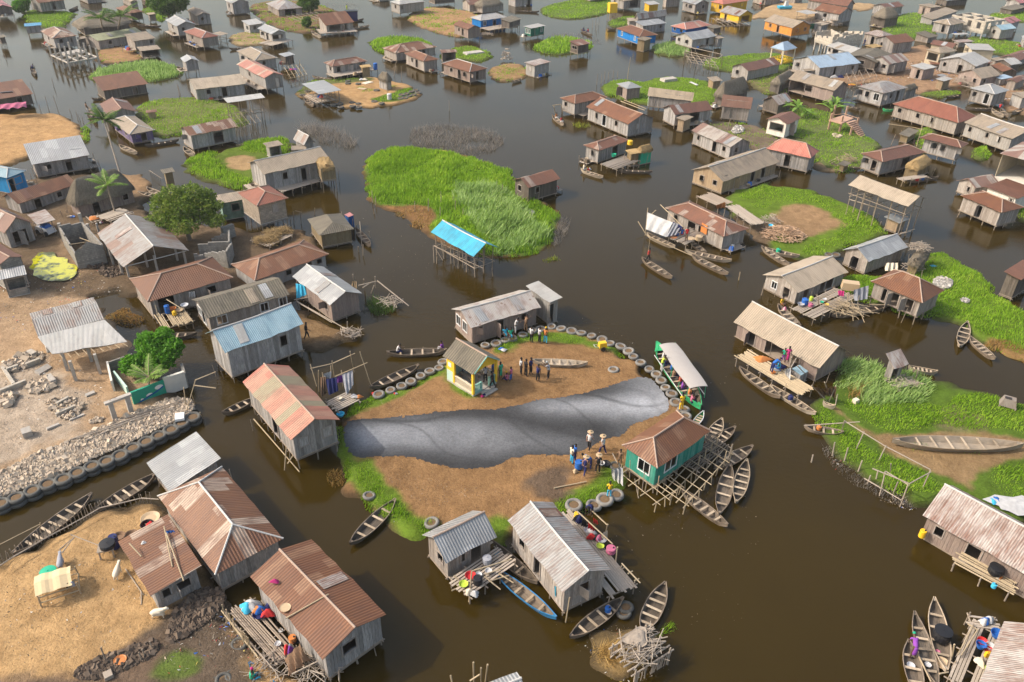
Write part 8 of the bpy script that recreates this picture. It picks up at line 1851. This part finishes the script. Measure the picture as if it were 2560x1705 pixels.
basin((1650,1290),1.,'tan','tan sieve on the veranda of the brown hipped house',.35,.12)
basin((1700,1250),1.5,'metal','metal basin high on the veranda of the brown hipped house',.35,.2)
poles([((1530,1185),2.,(1660,1265),1.7),((1430,1240),2.,(1480,1440),0),((1640,1330),.9,(1740,1480),-.2),((1640,1440),.2,(1780,1400),.5),((1640,1400),.4,(1760,1360),.6)],'leaning ladder poles at the veranda of the brown hipped house',mat='bamboo')
sheet([(1735,1120),(1790,1110),(1800,1160),(1740,1165)],[2.1,2.1,1.5,1.5],'white','white clothes hung under the eave of the brown hipped house')
cloth((870,440),1.0,['orange'],'orange brown hide spread on a rack behind the roofless block house',1.2,.9,.25,name='hide',cat='hide',seed=91)
t=deck((790,430),(840,480),(960,460),.9,'low drying rack under the orange brown hide',mat='pole',base=.3)
cloth((930,485),.8,['white','pink'],'white clothes hanging off the low drying rack',.4,.2,.2,seed=92)
deck((950,400),(1010,470),(1230,390),1.2,'stick rack beside the foot of the palm',mat='drift',base=.3,miss=.3)
basin((1555,440),3.4,'pink','pink basin lying on the flat roof behind the tree',.45,.2)
t=empty('parked_rickshaw',G((430,580),.4),-.4,'silver junk cart parked under the sheet awning','cart');m=MB();m.box((0,0,.6),(2.2,1.1,.6),top=.85);m.build('body',MAT['c_metal'],t);m=MB();m.box((.2,0,1.05),(1.0,.9,.35),top=.7);m.build('cab',MAT['c_blue'],t)
for x in(-.7,.7):
    for y in(-.56,.56):m=MB();m.lathe([(0,-.06),(.26,-.06),(.3,0),(.26,.06),(0,.06)],12);q=m.build('wheel',MAT['c_black'],t,(x,y,.3));q.rotation_euler=(R(90),0,0)
tag(t,'silver junk cart parked under the sheet awning','cart');t.name='junk_cart'
T(1,1)
def bundle(p,z,L_,n,label,rz=0.,seed=1):
    g=G(p,z);rg=random.Random(seed);m=MB()
    for i in range(n):
        x,y,zz=rg.uniform(-L_/2,L_/2),rg.gauss(0,.3),abs(rg.gauss(0,.2));a_=rg.gauss(0,.8);l_=rg.uniform(.3,.7)
        m.bar((x-l_*math.sin(a_),y-l_*math.cos(a_),zz),(x+l_*math.sin(a_),y+l_*math.cos(a_),zz+rg.uniform(-.2,.3)-.3*abs(y)),.02,.006,n=3,r=rg.random(),cap=False)
    return tag(m.build('thatch_bundle',MAT['straw'],None,g,rz),label,'thatch')
bundle((200,570),1.0,2.6,900,'long bundle of thatch straw laid above the brown hipped roof',.5,1);bundle((100,640),.9,2.4,800,'second thatch bundle nearer the block tower house',.3,2);bundle((130,680),.6,1.2,300,'upright thatch sheaf beside the brown hipped roof',1.4,3)
deck((40,600),(120,700),(330,600),.9,'rack under the thatch bundles',mat='pole',base=.3,miss=.3)
house((535,-110),(590,-10),(715,-60),'thatch','straw','thatchwall','shaggy straw covered porch at the end of the long beige roof house',220,100,rise=.3,name='straw_porch',cat='porch',group=None,o=.1)
deck((190,150),(240,200),(600,100),.95,'plank walkway in front of the long beige roof house',mat='drift')
t,d=house((815,405),(850,430),(895,415),'flat','pinkred','navy','small blue booth on stilts behind the woven wall hut',110,100,o=.02,name='booth',cat='booth',group=None)
poles([((345,380),2.,(350,500),0),((410,380),2.,(415,490),0),((360,370),2.,(420,385),1.9),((320,450),1.,(320,500),0),((540,345),1.4,(540,415),-.2)],'thin poles in the water behind the block tower house')
poles([((955,470),1.8,(975,720),-.2),((985,680),1.3,(985,800),-.2),((1040,560),1.1,(1050,620),.2),((940,700),1.0,(945,760),-.2)],'thin mooring poles beside the woven wall hut')
sheet([(365,1040),(440,1050),(480,1140),(370,1180)],[2.0,2.0,1.2,1.],'cyan','blue and white striped cloth at the rear of the pinkish plank hut')
poles([((350,1190),1.1,(500,1165),1.3),((370,1200),.6,(830,1460),.5),((380,1210),1.,(700,1400),.9),((840,1390),1.2,(840,1470),.2),((850,1530),.6,(935,1490),.7)],'low pole fence below the pinkish plank hut',mat='drift')
poles([((890,955),2.2,(920,1060),.4),((940,1060),1.5,(1105,1020),1.7),((1095,975),2.2,(1100,1080),.6),((1115,1015),1.9,(1405,1245),.7),((1200,1175),.8,(1280,1145),1.1),((1085,1060),1.2,(1060,1130),.2),((980,1080),1.,(1060,1030),1.3),((990,1000),1.6,(995,1060),.3)],'collapsed fishing frame with a long white pole by the pinkish hut',mat='drift',name='fishing_rack',cat='frame',r=.06)
pile((1230,1220),.3,1.1,40,2.,'driftwood caught on the fishing frame',h=.4,name='driftwood',cat='driftwood')
sheet([(885,1020),(925,1020),(930,1085),(880,1060)],[1.9,1.9,1.2,1.2],'tan','tan cloth on the corner of the fishing frame')
person((470,1550),.5,.5,'walk','black','black','person in dark clothes on the brown mud below the pinkish hut')
pile((870,1500),.4,1.0,60,1.3,'grey twigs at the tip of the brown mud spit',h=.3,name='twig_heap',cat='twigs')
poles([((1630,690),1.5,(1640,880),-.3),((1645,700),1.3,(2090,900),1.0),((1715,680),1.6,(2110,850),1.3),((1700,630),2.,(1730,830),-.2),((1900,740),2.,(1905,920),-.3),((1820,700),2.,(1825,900),-.3),((2170,900),.9,(2180,1000),-.3),((2090,730),2.3,(2090,960),-.3),((1665,790),.6,(1660,880),-.2),((1650,720),1.4,(1720,830),.3)],'criss cross poles inside the turquoise roofed frame',r=.045)
for i,(p_,h_)in enumerate((((1070,300),1.7),((1100,320),1.2),((1085,400),.7),((1460,400),1.7),((1585,390),1.9),((1700,330),2.0),((1692,440),1.5),((1830,390),1.6),((1810,330),1.3),((1900,430),1.2),((2210,200),1.5),((2262,230),1.5))):vpost(p_,h_,'thin stake standing in the reeds of the central islet',group='stakes on the central islet',name='stake',cat='stake',lean=(.08,0))
T(2,1);vpost((2085,1010),1.0,'white tipped marker stake in the open water right of centre',mat='bamboo',group=None);vpost((2290,1150),1.4,'thin pole left of the beige ribbed house',group=None,lean=(.2,.2))
T(0,0)
for i,(p_,h_)in enumerate((((450,1020),2.4),((545,1050),3.),((380,1050),1.6),((320,870),2.),((495,800),1.5),((660,1060),1.0),((715,1100),1.3),((740,1110),1.),((765,1130),1.),((60,550),1.2),((1650,880),2.0),((1660,860),1.2))):vpost(p_,h_,'thin fishing stake in the water near the orange beach',group='fishing stakes at upper left',name='stake',cat='stake',lean=(-.2*(i%2),.1))
lattice((2110,1060),(2200,1180),(2400,1120),3,4,1.4,'tall open pole lattice right of the rust speckled roof hut',mat='pole')
slab((440,1140),(500,1140),.6,.1,'a',z=.3)if 0 else None
sheet([(0,960),(240,935),(245,985),(0,1005)],[2.2,2.2,1.9,1.9],'pink','pink and white awning cloth in front of the solar panel hut',wav=.1)
def panel(p,q,z,label,w_=1.0):
    a,c=G(p,z),G(q,z-.3);d_=c-a;m=MB();m.box((0,0,0),(w_,d_.length*.9,.05));o=m.build('solar_panel',MAT['navyglass'],None,(a+c)/2);o.rotation_euler=(R(20),0,math.atan2(d_.y,d_.x)-R(90));tag(o,label,'solar panel')
    m=MB();[m.box((sx*w_/2,0,.01),(.05,d_.length*.9,.07))for sx in(-1,1)];[m.box((0,sy_*d_.length*.45,.01),(w_,.05,.07))for sy_ in(-1,1)];m.build('frame',MAT['c_metal'],o)
b=NB('navyglass',.2,0,.6);MAT['navyglass']=b.col((.03,.045,.08))
panel((65,825),(65,875),4.3,'solar panel on the rust roof at the left edge',1.6);panel((690,1350),(690,1395),4.6,'solar panel on the long silver roof by the orange beach',1.2)
person((300,640),.3,1.,'paddle','navy','black','paddler in dark clothes in the tiny canoe on the left channel')
person((810,1040),.2,1.,'stand','brown','white','polesman standing in the canoe near the orange beach')
person((860,1110),.2,1.,'paddle','black','black','second person sitting in the canoe near the orange beach')
T(1,0)
deck((430,880),(560,950),(700,900),.8,'jumbled jetty under the tilted white sheet',mat='drift',miss=.2)
cloth((600,895),1.0,['red','white','blue'],'red white and blue sack on the jumbled jetty',.9,.5,.5,name='sack',cat='sack',seed=101)
slab((940,810),(1010,820),.9,.05,'tan board lying on the small tyre islet',z=.35,mat='c_tan',name='board',cat='board')
slab((990,770),(1060,750),1.2,.05,'cream mat lying on the small tyre islet',z=.35,mat='c_cream',name='mat',cat='mat')
cloth((990,735),.4,['white','cream'],'white sheet pile on the small tyre islet',1.1,.8,.3,seed=102)
barrel((1228,915),.3,'white','white plastic drum at the shore of the small tyre islet',.42,1.0)
vpost((1215,880),4.2,'tall thin mast on the small tyre islet',group=None);vpost((1340,740),2.6,'slanted pole behind the thatched hut of the tyre islet',group=None,lean=(0,.3));vpost((1265,700),2.6,'leaning pole just behind the thatched hut',group=None,lean=(.6,.2));vpost((1778,1020),1.9,'single thin stake in open water below the reed islets',group=None)
pile((2300,545),.3,1.2,40,.8,'stump like bundle of grey stakes standing on the islet',h=2.4,name='stake_bundle',cat='stakes',r=.1)
deck((510,270),(590,310),(930,290),.9,'long porch deck of the brown roofed veranda house',mat='drift')
deck((0,400),(150,420),(340,370),.9,'long timber deck around the pale gable hut',mat='drift')
deck((640,680),(720,710),(1120,640),.95,'cluttered porch deck of the rusty hipped plank hut',mat='drift')
barrel((1100,640),1.,'blue','blue drums on the porch of the rusty hipped plank hut',.4,1.2)
cloth((900,690),.9,['brown','tan'],'brown sacks below the rusty hipped plank hut',.8,.5,.6,name='sacks',cat='sack',seed=103)
t=empty('upturned_crate',G((885,190),.3),.2,'big dark blue crate on the boat behind the veranda house','crate');m=MB();m.box((0,0,1.2),(2.6,1.8,2.2),top=1.1);m.build('body',MAT['c_navy'],t);m=MB();m.box((0,0,2.25),(3.0,2.1,.15));m.build('rim',MAT['c_black'],t)
person((838,110),.5,1.,'stand','lime','lime','person in lime green on the bank beside the dark blue crate')
deck((2070,255),(2150,280),(2355,245),.9,'walkway on poles beside the bright blue house',mat='drift')
pile((2130,320),.3,1.4,40,2.,'broken boat timbers beside the pink grey box hut',h=.5,name='timber_heap',cat='timber')
lattice((260,620),(320,720),(470,690),3,4,.8,'low bamboo platform right of the teal gable house')
cloth((340,640),1.,['purple','magenta'],'purple cloth on the bamboo platform beside the teal gable house',.9,.4,.2,seed=104)
lattice((290,150),(420,210),(680,170),2,6,1.0,'long brown rack of boards behind the veranda house',mat='drift')
T(2,0)
t=empty('water_tank',G((915,195),0),.3,'bright yellow box shelter on poles at the green bank','shelter');m=MB();m.box((0,0,3.2),(2.0,1.6,2.2));m.build('box',MAT['c_yellow'],t)
for x in(-.9,.9):
    for y in(-.7,.7):post('leg',(x,y,-.3),(x,y,2.2),.07,t)
lattice((1590,490),(1650,575),(1900,630),3,4,1.0,'empty pole frame standing in the water below the balcony hut',mat='drift')
poles([((1600,470),4.,(1580,600),-.3),((1620,430),4.2,(1930,500),4.2),((1595,470),4.,(1900,540),4.),((1700,480),4.,(1690,620),-.2),((1820,500),4.,(1815,640),-.2),((1935,505),4.2,(1925,640),-.2),((1600,470),4.,(1640,430),4.2),((1900,540),4.,(1935,505),4.2)],'tall rectangular pole frame below the pale balcony hut',mat='drift',r=.07)
for i,(p_,h_)in enumerate((((780,780),2.),((820,770),1.8),((850,735),1.6),((885,730),1.4),((930,715),1.4),((970,710),1.2),((740,255),2.),((770,230),2.2),((800,230),2.),((780,280),1.6))):vpost(p_,h_,'thin stake standing in the water at the top right of centre',group='stakes at upper centre',name='stake',cat='stake')
vpost((1055,755),4.6,'white antenna mast beside the silver pyramid roof',mat='bamboo',group=None,lean=(.3,.1));vpost((1975,1210),2.,'leaning pole on the rubbly bank',group=None,lean=(.3,.2))
t=house((1130,1375),(1185,1400),(1310,1375),'thatch','straw','c_green','green tank like bin with a straw heap roof on the stilt deck',120,110,rise=.7,name='straw_bin',cat='bin',group=None)
house((1040,1380),(1090,1420),(1180,1400),'flat','straw','thatchwall','woven screen cubicle left of the green straw roofed bin',120,100,name='woven_cubicle',cat='cubicle',group=None)
deck((840,1500),(960,1560),(1180,1480),1.0,'ragged deck between the rusty hipped hut and the green bin',mat='drift',round_=True,miss=.15)
basin((935,1440),1.2,'green','green tub on the ragged deck',.35,.4)
barrel((1085,1330),2.,'yellow','yellow sheet wrapped drum above the ragged deck',.4,.6)
cloth((700,1560),.3,['white','yellow','red'],'bright goods under a cloth in the vendor canoe',.5,.4,.3,name='goods',cat='goods',seed=110)
person((660,1568),.3,.5,'sit','cream','white','vendor sitting at the end of the bright goods canoe')
person((405,1090),.2,-.6,'sit','orange','white','person in orange sitting in the canoe by the brown hipped huts')
person((450,1125),.2,-.6,'sit','red','white','person in red sitting in the canoe by the brown hipped huts')
person((655,290),.2,-.6,'sit','navy','navy','person in navy in the canoe near the round reedy islet')
person((700,300),.2,2.6,'sit','red','navy','person in red in the canoe near the round reedy islet')
poles([((1000,930),.9,(1220,1015),.9),((1030,920),.9,(1235,1000),.9),((370,970),1.6,(455,960),1.8),((385,980),1.6,(400,1050),0),((455,970),1.6,(460,1030),0)],'pale mooring poles between the brown hipped huts',mat='bamboo',r=.07)
house((1170,350),(1225,375),(1292,350),'flat','oldthatch','thatchwall','woven reed cubicle attached to the royal blue house',105,95,name='woven_cubicle',cat='cubicle',group=None)
house((1530,1080),(1590,1110),(1670,1075),'flat','tan','tanwood','tan board cubicle below the weathered brown roof hut',110,95,name='board_cubicle',cat='cubicle',group=None)
person((1308,930),.5,-1.5,'stand','cyan','pink','figure in blue and pink against the low beige hut',s=.95)
lattice((1840,170),(1960,240),(2180,230),2,5,1.0,'deck frame in front of the yellow pale roofed hut',mat='drift')
T(3,0)
t=empty('swan_boat',G((150,80),.3),.2,'small turquoise and white boat standing in the school yard','boat');
m=MB();m.box((0,0,.4),(3.4,1.4,.6),top=1.15);m.build('hull',MAT['c_cyan'],t);m=MB();m.box((.4,0,1.3),(1.2,.9,1.3),top=.6);m.build('cabin',MAT['c_white'],t);t.name='display_boat'
sheet([(390,220),(430,215),(430,265),(385,265)],[2.6,2.6,1.,1.],'green','teal cloth hung beside the orange house');sheet([(430,215),(490,215),(480,275),(425,275)],[2.6,2.6,1.,1.],'white','white cloth hung beside the teal cloth')
house((430,215),(500,235),(570,215),'flat','tan','greywood','small grey hut wrapped in cloths beside the orange house',90,70)
cloth((760,780),1.2,['orange','yellow'],'orange and yellow cloths spread behind the beige veranda hut',1.5,.6,.2,seed=120)
cloth((640,715),1.6,['white','navy'],'white washing behind the long beige veranda hut',1.6,.5,.5,seed=121)
lattice((720,680),(760,760),(1000,700),2,4,1.2,'brush topped rack behind the grey double gable hut',mat='drift')
house((1790,690),(1810,790),(1850,700),'flat','moss','darkwood','a')if 0 else None
pile((1790,760),.6,1.8,70,2.,'heap of broken branches left of the sand coloured gable',h=1.,name='branch_heap',cat='branches')
barrel((560,1490),.3,'metal','a',.2)if 0 else None
poles([((560,1490),.35,(640,1450),.4),((580,1500),.35,(650,1470),.4)],'white planks lying on the worn ground',mat='bamboo')
pile((720,1480),.4,1.2,60,1.8,'basket of bamboo slats on the worn ground',h=1.,name='basket_frame',cat='basket',mat='bamboo')
house((660,1500),(710,1530),(770,1500),'flat','moss','thatchwall','low round woven bin below the bamboo slats',50,45,rise=.3,stilts=False,base=.2,name='woven_bin',cat='bin',group=None)
house((1330,1470),(1400,1560),(1530,1480),'thatch','straw','thatchwall','collapsed straw annex of the wide brown hipped hut',110,90,rise=.8,name='straw_annex',cat='annex',group=None)
person((880,430),.4,1.,'stand','navy','navy','person in navy beside the rusty gable hut')
person((2130,1000),.3,1.,'sit','red','navy','person in red among the short canoes at far right')
house((1260,1200),(1300,1260),(1390,1200),'flat','moss','thatchwall','grey stick cage standing in the channel below the long ribbed roof',60,50,name='stick_cage',cat='cage',group=None)
vpost((1365,1350),4.0,'tall white pole right of the stick cage',mat='bamboo',group=None,lean=(.1,.3));vpost((1130,1330),1.6,'thin leaning stick in the narrow channel',group=None,lean=(.4,.2))
poles([((1110,1140),1.2,(1330,1170),1.0),((1330,1170),1.0,(1440,1195),1.0)],'horizontal pole under the very long rusty ribbed roof',mat='bamboo')
T(3,1)
poles([((745,265),1.8,(1290,430),1.7),((750,240),2.2,(920,210),2.2),((880,230),2.6,(1100,330),1.8),((860,300),1.5,(1200,400),1.4),((1215,580),.4,(1350,540),.6),((1170,600),.3,(1310,560),.5)],'horizontal braces inside the tall open pole shelter',mat='drift',r=.06)
deck((1180,70),(1240,95),(1480,60),.9,'small raft of poles at the wide brown hipped hut',mat='drift')
barrel((1412,85),.3,'blue','blue tub in the canoe at the straw annex',.35,.4,name='tub',cat='tub');basin((1370,95),.3,'red','red tub in the canoe at the straw annex',.35,.3)
house((2290,870),(2330,1010),(2500,900),'shed','rusty','darkwood','dark rickety shack cut off by the right edge over the channel',200,160)
T(1,3)
poles([((1790,1510),1.2,(1830,1700),0),((2000,1390),3.,(2005,1600),0),((2070,1440),2.6,(2070,1600),0),((2130,1410),2.8,(2110,1568),0),((1970,1560),1.5,(2060,1500),2.)],'bare poles left of the tin roof at the bottom edge',mat='bamboo')
hm_=bpy.data.materials.new('haze');hm_.use_nodes=True;n_t=hm_.node_tree;n_t.nodes.clear();vo_=n_t.nodes.new('ShaderNodeVolumePrincipled');ou_=n_t.nodes.new('ShaderNodeOutputMaterial');n_t.links.new(vo_.outputs[0],ou_.inputs['Volume'])
vo_.inputs['Color'].default_value=(.93,.94,.96,1);vo_.inputs['Density'].default_value=.00018;vo_.inputs['Anisotropy'].default_value=.2
m=MB();m.box((0,520,20.4),(1420,1180,44));hz=m.build('haze',hm_);hz['kind']='stuff';hz['label']='thin pale haze hanging over the lagoon village'
